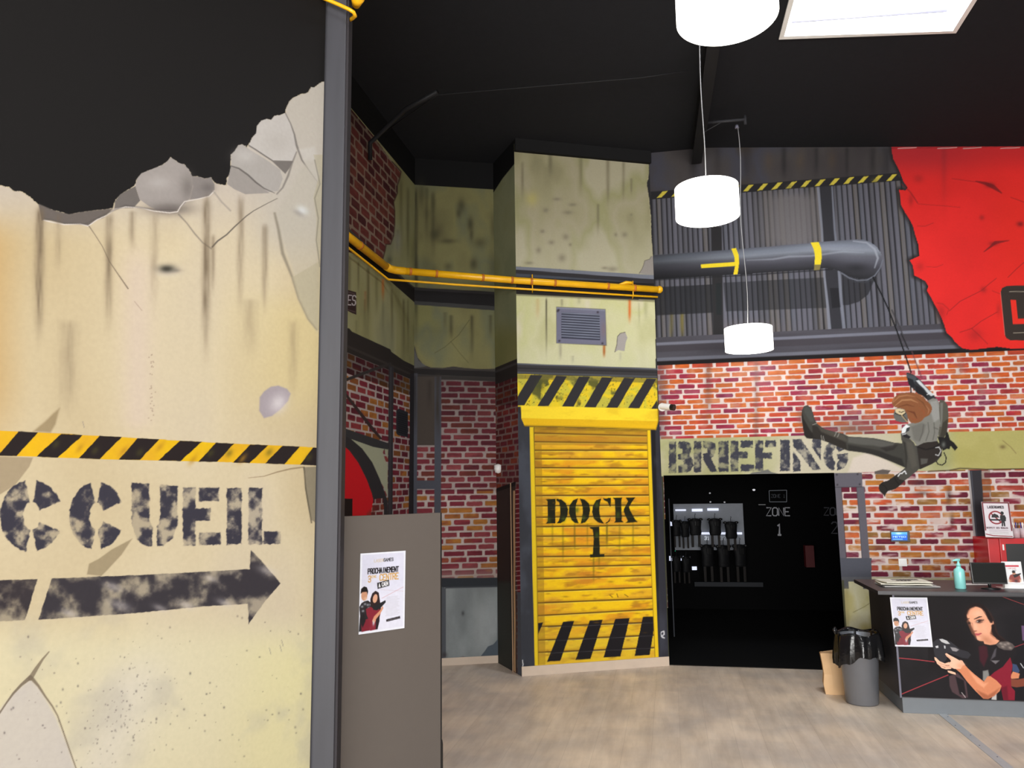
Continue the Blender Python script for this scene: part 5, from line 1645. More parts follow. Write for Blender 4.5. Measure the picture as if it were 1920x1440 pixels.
def far_box(name, px0, py0, px1, py1, off, dep, m, parent=None):
    a = on_far(px0, py0, off)
    b = on_far(px1, py0, off)
    c = on_far(px0, py1, off)
    L = (b - a).length
    o = box(name, 0, L, -dep, 0, c.z, a.z, m, parent)
    o.location = (a.x, a.y, 0)
    o.rotation_euler = (0, 0, math.atan2(FD.y, FD.x))
    return o


o = far_box('rack_board', 1262, 945, 1392, 1103 - 72, .10, .03, M['rackpanel'])
o.name = 'rack_board'
tag(o, 'grey board behind the hanging black vests in the dark room', 'board')
o = far_box('pale_strip', 1302, 1091, 1430, 1099, .06, .03, emat('dim_strip', (60, 64, 70), .12))  # pale shelf rail, no lamp; a faint glow is put in
tag(o, 'dim pale strip low on the wall under the vests in the dark room', 'strip')
o = far_box('lower_rack_board', 1262, 1032, 1394, 1060 - 29 + 0, .10, .03, M['rackpanel']) if False else None

labs = [(1266, 955, 1286, 958), (1297, 954, 1317, 959), (1326, 953, 1347, 957.5)]
names_ = ['leftmost', 'middle', 'rightmost']
for k, (a, b, c, d) in enumerate(labs):
    o = far_box('label_light', a, b, c, d, .14, .02, M['tube'])
    tag(o, '%s of the three small lit labels at the top of the grey board' % names_[k], 'light', 'lit labels at the top of the grey board')
labs = [(1315, 998, 1334, 1002), (1349, 998, 1365, 1002), (1375, 998, 1391, 1002)]
for k, (a, b, c, d) in enumerate(labs):
    o = far_box('number_plate', a, b, c, d, .14, .02, M['tube'])
    text_o = None
    tag(o, ['small lit plate on the left, over the number 31', 'small lit plate in the middle, over the number 32', 'small broken-up lit plate on the right, over the number 33'][k], 'plate', 'numbered plates on the grey board')


def far_text(s, x0, y0, x1, y1, r, off, label, m, rname='wall_lettering'):
    """tube-stroke lettering standing on the far wall"""
    bm = bmesh.new()
    n = len(s)
    cw = (x1 - x0) / (n + .28 * (n - 1))
    for k, ch in enumerate(s):
        ox = x0 + k * cw * 1.28
        for stn in STROKES.get(ch, []):
            pts = [on_far(ox + int(c[0]) / 4 * cw, y0 + int(c[1]) / 6 * (y1 - y0), off) for c in stn.split()]
            tube_bm(bm, pts, r, 4)
    o = new_obj(rname, bm, m)
    return tag(o, label, 'lettering')


far_text('ZONE', 1437, 952, 1481, 967, .008, .02, 'large grey word ZONE above the digit 1 in the dark room', M['dimtext'])
far_text('1', 1455, 983, 1468, 1003, .013, .02, 'grey digit 1 below the word ZONE', M['dimtext'])
far_text('ZONE', 1545, 952, 1589, 966, .009, .02, 'dim grey word ZONE half hidden by the steel frame', emat('dimmer', (70, 70, 74), .25))
far_text('2', 1559, 979, 1570, 1000, .009, .02, 'dim grey digit 2 beside the steel frame', bpy.data.materials['dimmer'])
for s, x0, x1, lb in (('31', 1321, 1330, 'white number 31 on the grey board'), ('32', 1350, 1361, 'number 32 on the grey board'), ('33', 1379, 1389, 'dim number 33 on the grey board')):
    far_text(s, x0, 1006, x1, 1012, .006, .148, lb, emat('num' + s, (200, 205, 215), {'31': .8, '32': .35, '33': .2}[s]), 'rack_number')
r = empty('zone_sign', (0, 0, 0), 0, 'small framed sign reading ZONE 1 hanging above the large word ZONE', 'sign')
bm = bmesh.new()
c_ = [on_far(1442, 920, .25), on_far(1475, 919, .25), on_far(1475, 941, .25), on_far(1443, 941, .25)]
for k in range(4):
    tube_bm(bm, [c_[k], c_[(k + 1) % 4]], .004, 4)
new_obj('sign_frame', bm, emat('signedge', (130, 134, 140), .35), r)
bm = bmesh.new()
bm.faces.new([bm.verts.new(p) for p in [on_far(1443, 920, .24), on_far(1474, 919.5, .24), on_far(1474, 940, .24), on_far(1443, 940, .24)]])
new_obj('sign_plate', bm, M['darkroom'], r)
t = far_text('ZONE 1', 1446, 927, 1472, 933, .004, .26, 'x', emat('signtxt', (80, 82, 86), .3))
t.parent = r
t.name = 'sign_lettering'
del t['category']
del t['label']
o = far_box('exit_light', 1422, 945.5, 1435, 947, .2, .02, emat('exitl', (120, 120, 120), .5))
tag(o, 'thin pale light strip beside the word ZONE', 'light')
o = far_box('fire_extinguisher', 1506, 1022, 1522, 1062, .2, .12, emat('extg', (60, 10, 14), .12, (80, 12, 16)))
tag(o, 'dim red extinguisher in the depth of the dark room', 'extinguisher')
for k, (x, y, s) in enumerate([(1413.5, 918, 1.6), (1331, 924.5, 1.0), (1332, 941, 1.0), (1358.5, 941.5, 1.0)]):
    p = on_far(x, y, .3)
    o = lathe('ceiling_spot', [(.0001, -.012 * s), (.011 * s, -.008 * s), (.013 * s, .004), (.0001, .01)], emat('spotm%d' % k, (230, 230, 235), .8 if k == 0 else .4), seg=10)
    o.location = p
    tag(o, ['brightest tiny spotlight glint above the word ZONE', 'tiny glint highest above the grey board', 'tiny glint left above the grey board', 'tiny glint right above the grey board'][k], 'light', 'glints above the grey board')


# hanging vests: shoulders, chest plate, side pads, hanging tabs, phaser
def make_vest():
    r = empty('laser_vest', (0, 0, 0))
    bm = bmesh.new()
    sec = [(.05, .10, .0), (.17, .07, -.03), (.19, .085, -.10), (.17, .10, -.2), (.16, .105, -.32), (.175, .10, -.42), (.15, .08, -.5)]
    rings = []
    for w, d, z in sec:
        rings.append([bm.verts.new((w * math.cos(2 * math.pi * k / 16), d * math.sin(2 * math.pi * k / 16), z)) for k in range(16)])
    for a, b in zip(rings[:-1], rings[1:]):
        for k in range(16):
            bm.faces.new((a[k], a[(k + 1) % 16], b[(k + 1) % 16], b[k]))
    bm.faces.new(rings[0])
    bm.faces.new(rings[-1][::-1])
    new_obj('vest_body', bm, M['cloth'], r, True)
    for s in (-1, 1):
        bm = bmesh.new()
        bmesh.ops.create_icosphere(bm, subdivisions=2, radius=.06)
        bmesh.ops.scale(bm, verts=bm.verts, vec=(1.0, 1.0, .7))
        bmesh.ops.translate(bm, verts=bm.verts, vec=(s * .17, 0, -.03))
        new_obj('shoulder_pad', bm, M['black_plastic'], r, True)
        bm = bmesh.new()
        bm_box(bm, s * .1 - .035, s * .1 + .035, -.02, .01, -.85, -.5, .01)
        new_obj('hanging_strap', bm, M['vstrap'], r)
    o = box('chest_plate', -.06, .06, -.125, -.09, -.22, -.08, M['black_plastic'], r, .012)
    new_bm = bmesh.new()
    tube_bm(new_bm, [(0, 0, .0), (0, 0, .10), (.02, 0, .13), (0, 0, .15)], .008, 6)
    new_obj('hanger_hook', new_bm, M['black_steel'], r)
    return r


M['vstrap'] = mat('grey_strap', (48, 45, 44), .6)
proto = make_vest()
spots = [(1303, 972, 'vest on the upper row, left in front of the grey board'), (1340, 972, 'vest on the upper row, in the middle of the grey board'), (1370, 978, 'slim vest on the upper row at the right edge of the grey board'),
         (1326, 1021, 'vest at the left of the lower row, under the number 31'), (1356, 1022, 'vest in the middle of the lower row, under the number 32'), (1387, 1021, 'vest at the right end of the lower row, under the number 33')]
first = True
for px, py, lb in spots:
    p = on_far(px, py, .46 if py < 1000 else .24)
    o = proto if first else copy_tree(proto)
    first = False
    o.location = p
    o.scale = (.50, .50, .46) if py < 1000 else (.52, .5, .60)
    o.rotation_euler = (0, 0, .2)
    o['label'] = 'black ' + lb
    o['category'] = 'vest'
lside = [(1268, 975, 'upper'), (1284, 977, 'upper'), (1268, 1042, 'lower'), (1286, 1043, 'lower')]
for k, (px, py, row) in enumerate(lside):
    p = on_far(px, py, .46 if k < 2 else .24)
    o = copy_tree(proto)
    o.location = p
    o.scale = (.36, .4, .44)
    o.rotation_euler = (0, 0, .3)
    tag(o, 'black vest in the %s row, %s' % (row, 'second from the door jamb' if k % 2 else 'nearest the door jamb'), 'vest', 'vests beside the door jamb')
for k, (px, py, w, h) in enumerate([(1259, 982, .035, .05), (1283, 981.5, .065, .035), (1258, 1047, .035, .055), (1280, 1047, .055, .05), (1302, 1065.5, .05, .04)]):
    p = on_far(px, py, .155 if k < 2 else .02)
    w, h = w * 1.2, h * 1.2
    o = box('lit_label', -w, w, -.01, .01, -h / 2, h / 2, M['tube'])
    o.location = p
    o.scale = (.55, 1, 1)
    tag(o, ['lit white label on the upper row by the door jamb', 'lit white label between the two upper left vests', 'lit white label on the lower row by the door jamb', 'lit white label between the two lower left vests', 'bright white spot lowest among the lit labels'][k], 'light', 'lit labels on the left wall of the dark room')
p = on_far(1266, 1033, .012)
o = lathe('status_light', [(.0001, -.006), (.006, 0), (.0001, .006)], M['green_led'], seg=8)
o.location = p
tag(o, 'tiny green status light on the left of the dark room', 'light')
_r = at_y(1254, 935, 9.27)
o = tube('rack_rail', [(_r.x, _r.y, .01), _r], .006, emat('railm', (90, 92, 98), .3), seg=6)
tag(o, 'thin pale upright rail just inside the opening', 'rail')

# ------------------------------------------------------------------ tall steel column closing the left wall, yellow clamp
r = empty('steel_column', (0, 0, 0), 0, 'tall grey painted steel column at the end of the cream wall', 'column')
cx = at_y(614, 905, 3.62)
lx, rx = at_y(589, 905, 3.61), at_y(639, 905, 3.61)
w = rx.x - lx.x
r.location = (cx.x, 3.62, 0)
r.rotation_euler = (0, 0, math.radians(2))


def column_mat():
    m = mat('column_paint', (55, 55, 61), .6, var=.25, scale=3.0)
    nt = m.node_tree
    tc = [n for n in nt.nodes if n.type == 'TEX_COORD'][0]
    nz = [n for n in nt.nodes if n.type == 'TEX_NOISE'][0]
    mp = nt.nodes.new('ShaderNodeMapping')
    mp.inputs['Scale'].default_value = (7, 7, .7)
    nt.links.new(tc.outputs['Object'], mp.inputs['Vector'])
    nt.links.new(mp.outputs[0], nz.inputs['Vector'])
    return m


M['column'] = column_mat()
bm = bmesh.new()
bm_box(bm, -w / 2, w / 2 - .012, 0, .12, 0, CEIL - .005, .006)
new_obj('column_shaft', bm, M['column'], r)
bm = bmesh.new()
bm_box(bm, w / 2 - .014, w / 2, .012, .11, 0, CEIL - .005, .002)
new_obj('column_flange', bm, mat('column_edge_paint', (50, 47, 50), .6), r)
bp_ = box('base_plate', -.11, .11, -.05, .17, 0.001, .012, M['grey_steel'], r)
r = empty('pipe_clamp', (0, 0, 0), 0, 'yellow pipe end and strap bent round the head of the tall column', 'pipe')
Yc = 3.56
tube('strap', [at_y(560, -30, Yc), at_y(605, -4, Yc), at_y(636, 9, Yc), at_y(655, 18, Yc), at_y(663, 23, Yc), at_y(666, 30, Yc + .03), at_y(660, 35, Yc + .08), at_y(652, 40, Yc + .14)], .0095, M['yellow'], r, 10)
tube('pipe_end', [at_y(630, -45, Yc + .05), at_y(655, -22, Yc + .05), at_y(668, -8, Yc + .05), at_y(671, 0, Yc + .06), at_y(667, 10, Yc + .1)], [.038, .038, .036, .034, .02], M['yellow'], r, 16)

# ------------------------------------------------------------------ poster painter
def poster(cv):
    i = np.arange(len(cv.X))
    X, Y = cv.X, cv.Y
    cv.C[:] = (238, 240, 250)
    j = i[(X > 4) & (X < 96) & (Y > 3) & (Y < 141)]
    cv.C[j] = np.array((222, 222, 240), float) * (.97 + .06 * fbm(X[j] * .05, Y[j] * .05, 3))[:, None]
    cv.mix(j, .5 * sstep(40, 100, Y[j]) * sstep(90, 30, np.abs(X[j] - 60)), (236, 236, 248))
    text(cv, 'LASER', 30, 12.5, 50, 17.5, 1.0, (214, 196, 168), gap=.4)
    text(cv, 'GAMES', 51, 12, 72, 17.5, 1.2, (60, 58, 62), gap=.4)
    text(cv, 'PROCHAINEMENT', 17, 29, 84, 38, 2.1, (36, 32, 36), gap=.35)
    text(cv, '3', 18, 42, 23, 53, 2.0, (206, 158, 84))
    text(cv, 'EME', 25, 42, 35, 46, 1.0, (214, 180, 120), gap=.4)
    text(cv, 'CENTRE', 43, 41, 84, 52, 2.1, (212, 166, 94), gap=.35)
    cv.poly([(37, 56), (63, 52), (64.5, 63), (38.5, 67)], (32, 28, 30), soft=.8)
    text(cv, 'A CAEN', 41, 56.2, 61, 62.8, 1.5, (236, 236, 240), rot=-8, gap=.3)
    cv.line([(48, 85), (96, 68)], .6, (206, 110, 110), a=.7)
    cv.line([(46, 69), (96, 76)], .5, (206, 160, 160), a=.5)
    # man
    cv.poly([(0, 140), (2, 112), (0, 96), (4, 90), (10, 87), (18, 86), (26, 92), (30, 104), (26, 122), (22, 140)], (38, 34, 38), soft=1)
    for x, y in [(6, 96), (12, 92), (18, 94), (8, 104), (20, 100), (24, 94)]:
        cv.blob(x, y, 3, 2.2, (180, 184, 194), .8)
    cv.poly([(5, 122), (22, 118), (24, 140), (6, 141)], (128, 32, 48), soft=1)
    cv.blob(10, 76, 6.5, 9.5, (206, 152, 120), 1, 0, hard=.8)
    cv.blob(13, 82, 4, 3, (228, 190, 160), .8)
    cv.poly([(2, 73), (3, 64), (9, 60), (15, 62), (18, 69), (17, 76), (15, 70), (6, 70)], (24, 20, 22), soft=1)
    # woman
    cv.poly([(24, 100), (23, 84), (27, 74), (34, 70), (41, 74), (43, 84), (46, 100), (47, 108), (40, 110), (28, 110)], (44, 28, 30), soft=1)
    cv.blob(33.5, 84, 5, 8, (222, 168, 138), 1, 12, hard=.8)
    cv.poly([(14, 101), (24, 98), (34, 104), (42, 100), (46, 112), (42, 126), (40, 140), (24, 141), (22, 124), (16, 112)], (136, 36, 52), soft=1)
    cv.poly([(28, 98), (42, 94), (56, 89), (57, 93), (46, 102), (38, 106), (30, 104)], (32, 32, 36), soft=1)
    cv.poly([(28, 124), (32, 116), (44, 107), (50, 99), (52, 103), (45, 113), (36, 124), (32, 130)], (220, 152, 118), soft=1)
    cv.poly([(36, 122), (44, 114), (44, 126), (40, 140), (36, 140)], (40, 28, 34), soft=1)
    cv.blob(31, 128, 2.5, 5, (200, 204, 214), .9)
    cv.poly([(2, 118), (10, 110), (14, 122), (8, 134)], (30, 26, 30), soft=1.5)
    rg = random.Random(3)
    for k in range(14):
        y = 84 + k * 2.6
        cv.line([(60 - rg.random() * 4, y), (88 - rg.random() * 8, y)], 1.0, (196, 192, 204), a=.55)
    cv.poly([(58.5, 124.5), (89.5, 121.5), (90, 126), (59, 129)], (44, 38, 44), soft=.8)
    cv.line([(62, 126.6), (86, 124.4)], .8, (150, 146, 150), a=.8)


def print_card(name, c, w, h, painter, thick, material, label=None, cat=None, un=(100, 145), res=.0022, gain=.85, parent=None, names=None):
    """c = [top-left, top-right, bottom-left] world corners of a flat printed sheet"""
    TL, TR, BL = c
    nu, nv = max(8, int((TR - TL).length / res)), max(8, int((BL - TL).length / res))
    uu, vv = np.meshgrid(np.linspace(0, 1, nu), np.linspace(0, 1, nv))
    a, b, d = np.array(TL), np.array(TR) - np.array(TL), np.array(BL) - np.array(TL)
    P = a + uu.reshape(-1, 1) * b + vv.reshape(-1, 1) * d
    cv = Canvas(uu.reshape(-1) * un[0], vv.reshape(-1) * un[1], uu.reshape(-1) * w, vv.reshape(-1) * h)
    painter(cv)
    o = build_grid(name, P, nu, nv, cv, gain, material, names=names, kind=None, parent=parent, thick=thick)[0]
    if label:
        tag(o, label, cat)
    return o


# ------------------------------------------------------------------ taupe partition panel with poster
pa = at_y(628, 969, 3.78)
ang = math.radians(48)
pdv = Vector((math.sin(ang), math.cos(ang), 0))
pb = on_wall(826, 968, pa, pa + pdv)
PL = (Vector((pb.x, pb.y, 0)) - Vector((pa.x, pa.y, 0))).length
r = empty('partition_panel', (pa.x, pa.y, 0), math.atan2(pdv.y, pdv.x), 'tall taupe partition panel standing beside the grey column', 'partition')
box('panel_board', 0, PL, 0, .035, .0, pa.z, M['panel'], r, .002)
box('edge_strip', PL, PL + .008, .0, .036, .0, pa.z, M['black_plastic'], r)
# dark rounded thing showing behind its right edge
e = on_wall(833, 1384, pa + Vector((pdv.y, -pdv.x, 0)) * -.08, pa + Vector((pdv.y, -pdv.x, 0)) * -.08 + pdv)
o = box('black_case', -.30, 0, 0, .12, 0, e.z, M['black_plastic'], None, .03)
o.location = (e.x, e.y, 0)
o.rotation_euler = (0, 0, math.atan2(pdv.y, pdv.x))
tag(o, 'black rounded case just showing behind the foot of the taupe partition', 'case')
pn = Vector((pdv.y, -pdv.x, 0))
pA = pa + pn * .003
tl, tr_, bl = [on_wall(x, y, pA, pA + pdv) for x, y in ((676, 1038), (760.5, 1032.5), (672.5, 1190))]
print_card('wall_poster', (tl, tr_, bl), .3, .42, poster, tuple(pn * -.0015), M['print'], 'white poster reading PROCHAINEMENT taped to the taupe partition', 'poster', gain=.72)

# ------------------------------------------------------------------ yellow pipes spanning the alcove
def wall_off(px, py, A, B, off):
    d = (Vector(B) - Vector(A)).normalized()
    n = Vector((d.y, -d.x, 0))
    if n.dot(Vector((A[0], A[1], 0))) > 0:
        n = -n
    A2 = Vector(A) + n * off
    return on_wall(px, py, A2, A2 + d)


k1 = wall_off(560, 382, PW_A, AL_A, .07)
k2 = wall_off(645, 437, PW_A, AL_A, .07)
k3 = wall_off(732, 506, PW_A, AL_A, .07)
k5 = wall_off(968, 526, DK_A, DK_B, .07)
k6 = wall_off(1236, 543, DK_A, DK_B, .07)
r = empty('yellow_pipe', (0, 0, 0), 0, 'thick yellow pipe with rusty joints running across the alcove and the dock front', 'pipe')
ra = .034
el = [k3 + (k2 - k3).normalized() * .12, k3 + (k2 - k3).normalized() * .04 + (k5 - k3).normalized() * .01, k3 + (k5 - k3).normalized() * .05, k3 + (k5 - k3).normalized() * .14]
tube('pipe_run', [k1, k2] + el[:1], ra, M['yellow'], r, 16)
tube('pipe_elbow', el, ra * 1.08, M['yellow'], r, 16)
tube('pipe_run', [el[-1], k5, k6], ra, M['yellow'], r, 16)
bm = bmesh.new()
bmesh.ops.create_uvsphere(bm, u_segments=16, v_segments=10, radius=ra * 1.15)
bmesh.ops.translate(bm, verts=bm.verts, vec=k6)
new_obj('pipe_cap', bm, M['yellow'], r, True)
for f, a, b in [(.3, k2, k3), (.15, k3, k5), (.35, k3, k5), (.72, k3, k5), (.96, k3, k5), (.1, k5, k6), (.26, k5, k6), (.63, k5, k6), (.82, k5, k6)]:
    p = a + (b - a) * f
    d = (b - a).normalized()
    tube('pipe_collar', [p - d * .012, p + d * .012], ra * 1.1, M['rust'], r, 14)
t0 = k5 + (k6 - k5) * .70
t1 = k5 + (k6 - k5) * .80
bm = bmesh.new()
tube_bm(bm, [t0 + Vector((0, -.01, .02)), t0 * .4 + t1 * .6 + Vector((0, -.01, .05)), t1 + Vector((0, -.01, .05))], [.006, .018, .016], 8)
new_obj('tape_tail', bm, M['yellow'], r, True)
q1 = wall_off(560, 396, PW_A, AL_A, .06)
q2 = wall_off(645, 458, PW_A, AL_A, .06)
q3 = wall_off(728, 524, PW_A, AL_A, .06)
q5 = wall_off(968, 541, DK_A, DK_B, .06)
q6 = wall_off(1233, 557, DK_A, DK_B, .06)
r2 = empty('thin_yellow_pipe', (0, 0, 0), 0, 'thin yellow pipe running just below the thick yellow pipe', 'pipe')
mid = (q3 + q5) / 2 + Vector((0, 0, -.004))
tube('pipe_run', [q1, q2, q3, mid, q5, q6], .0105, M['yellow'], r2, 10)
for f in (.11, .82):
    p = q5 + (q6 - q5) * f
    tube('pipe_bracket', [p + Vector((0, .05, -.02)), p + Vector((0, -.008, 0)), p + Vector((0, -.008, .035)), p + Vector((0, -.008, .15)), p + Vector((0, .05, .16))], .006, M['yellow'], r2, 6)

# ------------------------------------------------------------------ hanging drum lamps
def shade_mat():
    m = bpy.data.materials.new('lit_white_shade')
    m.use_nodes = True
    nt = m.node_tree
    b = nt.nodes['Principled BSDF']
    n = nt.nodes.new('ShaderNodeTexNoise')
    n.inputs['Scale'].default_value = 30
    mr = nt.nodes.new('ShaderNodeMapRange')
    mr.inputs['To Min'].default_value = 3.6
    mr.inputs['To Max'].default_value = 4.2
    nt.links.new(n.outputs['Fac'], mr.inputs['Value'])
    nt.links.new(mr.outputs[0], b.inputs['Emission Strength'])
    b.inputs['Emission Color'].default_value = (1, .97, .9, 1)
    b.inputs['Base Color'].default_value = (.9, .9, .88, 1)
    return m


M['shade'] = shade_mat()
M['bulb'] = mat('lit_bulb', (255, 240, 210), .5, emis=(255, 240, 210), estr=12)


def drum_lamp(px, py_top, Y, R, Hh, z_ceil, label, top_px=None, bend=0.0):
    c = at_y(px, py_top, Y)
    r = empty('drum_lamp', (c.x, c.y, c.z), 0, label, 'lamp', 'white drum lamps hanging from the ceiling')
    bm = bmesh.new()
    a = lathe_bm(bm, [(R, 0), (R, -Hh), (R - .004, -Hh), (R - .004, 0), (R, 0)], 64)
    new_obj('lamp_shade', bm, M['shade'], r, False)
    bm = bmesh.new()
    lathe_bm(bm, [(R - .006, -Hh + .012), (.001, -Hh + .010)], 64)
    new_obj('diffuser', bm, M['shade'], r, False)
    bm = bmesh.new()
    for k in range(3):
        an = k * 2.094
        tube_bm(bm, [(0, 0, -.02), (R * math.cos(an), R * math.sin(an), -.02)], .003, 6)
    new_obj('spider_ring', bm, M['white'], r)
    lathe('bulb', [(.0005, -.02), (.02, -.03), (.03, -.07), (.0005, -.1)], M['bulb'], r, 12)
    pts = []
    dz = z_ceil - c.z
    for k in range(13):
        t = k / 12
        pts.append((bend * math.sin(t * 9) * .012, bend * .01 * math.sin(t * 5 + 1), t * dz))
    tube('cable', pts, .0036, M['cable'], r, 6)
    lathe('ceiling_hook', [(.0005, 0), (.02, 0), (.014, .03), (.0005, .035)], M['grey_steel'], r, 10).location = (0, 0, dz - .03)
    return r


M['cable'] = mat('pale_flex', (150, 150, 152), .5)
R0 = .222
drum_lamp(1358, -58, 3.20, R0, .24, 5.28, 'nearest white drum lamp, cut off by the top of the picture')
drum_lamp(1324, 352, 5.16, R0 * .98, .215, 5.28, 'white drum lamp hanging in the middle of the row', bend=.4)
drum_lamp(1402.5, 615, 6.80, R0 * .94, .205, 5.08, 'farthest and lowest white drum lamp in front of the steel ledge', bend=1.2)

# ------------------------------------------------------------------ small fixtures on the walls
def oriented(name, p, d, label, cat):
    r = empty(name, p, math.atan2(d.y, d.x), label, cat)
    return r


# security camera
p = on_wall(1240, 764, DK_B, RW_B) - bk * .0
r = oriented('security_camera', p, RW_D, 'white bullet security camera on the brick wall beside the shutter housing', 'camera')
bm = bmesh.new()
tube_bm(bm, [(0.01, .002, 0), (.01, -.03, 0)], .042, 18)
new_obj('mount_disc', bm, M['white'], r, False)
tube('mount_arm', [(.01, -.03, 0), (.02, -.06, 0)], .014, M['white'], r, 10)
tube('camera_body', [(.0, -.06, .008), (.095, -.12, -.012)], .031, M['white'], r, 18, False)
tube('lens_hood', [(.095, -.12, -.012), (.128, -.141, -.019)], .032, M['black_plastic'], r, 18, False)
# dome sensor in the alcove corner
o = lathe('motion_sensor', [(.0005, -.055), (.03, -.045), (.042, -.01), (.042, .03), (.0005, .045)], M['white'], seg=20)
o.location = on_wall(934, 878, AL_B, DK_A) + Vector((-.0, -.05, 0))
tag(o, 'small white dome sensor high in the brick corner of the alcove', 'sensor')
# tablet and switch
RN = -bk


def rw(px, py, off=.0):
    A = Vector((DK_B.x, DK_B.y, 0)) + RN * off
    return on_wall(px, py, A, A + RW_D)


def wall_box(name, px0, py0, px1, py1, dep, m, parent=None, bev=.002, base=.001):
    a, b, c = rw(px0, py0, base), rw(px1, py0, base), rw(px0, py1, base)
    o = box(name, 0, (b - a).length, -dep, 0, c.z, a.z, m, parent, bev)
    o.location = (a.x, a.y, 0)
    o.rotation_euler = (0, 0, math.atan2(RW_D.y, RW_D.x))
    return o


r = empty('wall_tablet', (0, 0, 0), 0, 'small black touch tablet with a glowing blue screen on the brick wall', 'tablet')
wall_box('tablet_body', 1668.5, 995.5, 1704, 1015.5, .02, M['black_plastic'], r)


def tablet_paint(cv):
    cv.C[:] = (30, 90, 190)
    i = np.arange(len(cv.X))
    cv.mix(i, sstep(60, 0, cv.Y), (90, 170, 230))
    cv.blob(45, 15, 20, 14, (220, 244, 255), .8)
    cv.poly([(5, 42), (95, 42), (95, 72), (5, 72)], (24, 60, 200), soft=2, a=.8)
    cv.poly([(8, 80), (70, 80), (70, 92), (8, 92)], (120, 180, 230), soft=3, a=.8)
    text(cv, 'METEO', 10, 48, 90, 66, 4, (150, 200, 240))


sc_ = [rw(1671.5, 998, .0225), rw(1701, 998, .0225), rw(1672, 1013, .0225)]
M['screen'] = paint_mat('tablet_screen', .3, 0)
_b = M['screen'].node_tree.nodes['Principled BSDF']
_a = [n for n in M['screen'].node_tree.nodes if n.type == 'ATTRIBUTE'][0]
M['screen'].node_tree.links.new(_a.outputs['Color'], _b.inputs['Emission Color'])
_b.inputs['Emission Strength'].default_value = .8
print_card('screen', sc_, .15, .09, tablet_paint, tuple(bk * .001), M['screen'], un=(100, 100), res=.003, parent=r, gain=.9)
r = empty('light_switch', (0, 0, 0), 0, 'white square light switch low on the brick wall', 'switch')
wall_box('switch_plate', 1684, 1047.5, 1699.5, 1061.5, .008, M['white'], r, .002)
wall_box('rocker', 1687, 1050, 1696.5, 1059, .004, M['white'], r, .001, base=.0095)

# ------------------------------------------------------------------ reception counter
CA, CB = on_floor(1690, 1338), on_floor(1920, 1347)
CD = (CB - CA).normalized()
CB = CA + CD * 2.4
CN = Vector((CD.y, -CD.x, 0))                # towards the camera
r = empty('reception_counter', (CA.x, CA.y, 0), math.atan2(CD.y, CD.x), 'dark reception counter with a printed picture of players on its front', 'counter')
TOPZ = .93
DEP = .72
box('plinth', .02, 2.4, .02, DEP, 0, .118, M['plinth'], r, .002)
box('counter_body', 0, 2.4, 0, DEP, .118, .885, M['counter'], r, .002)
o = box('counter_top', -.11, 2.5, -.03, DEP + .03, .887, TOPZ - .013, M['counter'], r, .004)
TOPZ = .917


def cf(px, py, off=.0):
    A = CA + CN * off
    return on_wall(px, py, A, A + CD)


# printed front: painted from the photograph's own layout
tl, tr_, bl = CA + CN * .003, CA + CD * 2.36 + CN * .003, CA + CN * .003
tl, tr_, bl = tl.copy(), tr_.copy(), bl.copy()
tl.z, tr_.z, bl.z = .88, .88, .125
nu, nv = 560, 260
xs = np.concatenate([np.linspace(0, .42, 420), np.linspace(.42, 1, 140)[1:]])
nu = len(xs)
uu, vv = np.meshgrid(xs, np.linspace(0, 1, nv))
a, b, d = np.array(tl), np.array(tr_) - np.array(tl), np.array(bl) - np.array(tl)
P = a + uu.reshape(-1, 1) * b + vv.reshape(-1, 1) * d
X, Y = project(P)
cv = Canvas(X, Y, uu.reshape(-1) * 2.36, vv.reshape(-1) * .755)
c6, c8 = T(1540, 1080, 5.0526), T(1640, 1060, 6.857)
cv.fill((26, 23, 25))
i = np.arange(len(X))
cv.mottle(i, [(24, 22, 24), (32, 29, 32), (26, 24, 27)], 3, 4)
cv.mix(i, .9 * sstep(1860, 1780, X) * (X > 1740) * sstep(1290, 1200, Y), (20, 16, 18))
# second player, partly out of the picture
cv.poly(c6((1880, 560), (1920, 660), (2100, 640), (2200, 900), (2200, 1200), (1810, 1170), (1830, 1080), (1790, 1000), (1800, 860), (1850, 720)), (26, 24, 28), soft=3)
cv.poly(c6((1810, 830), (1850, 840), (1880, 900), (1860, 930), (1810, 900)), (58, 72, 104), soft=2)
cv.poly(c6((1815, 905), (1880, 925), (1870, 970), (1800, 975), (1790, 950)), (206, 132, 96), soft=1.5)
cv.poly(c6((1785, 975), (1860, 980), (1960, 960), (2000, 1000), (1960, 1040), (1850, 1055), (1790, 1045)), (124, 66, 50), soft=2)
cv.poly(c6((1895, 470), (1930, 470), (1950, 620), (1905, 610)), (96, 74, 104), soft=2)
cv.line(c6((1888, 830), (1915, 870)), 1.8, (206, 210, 216), a=.8)
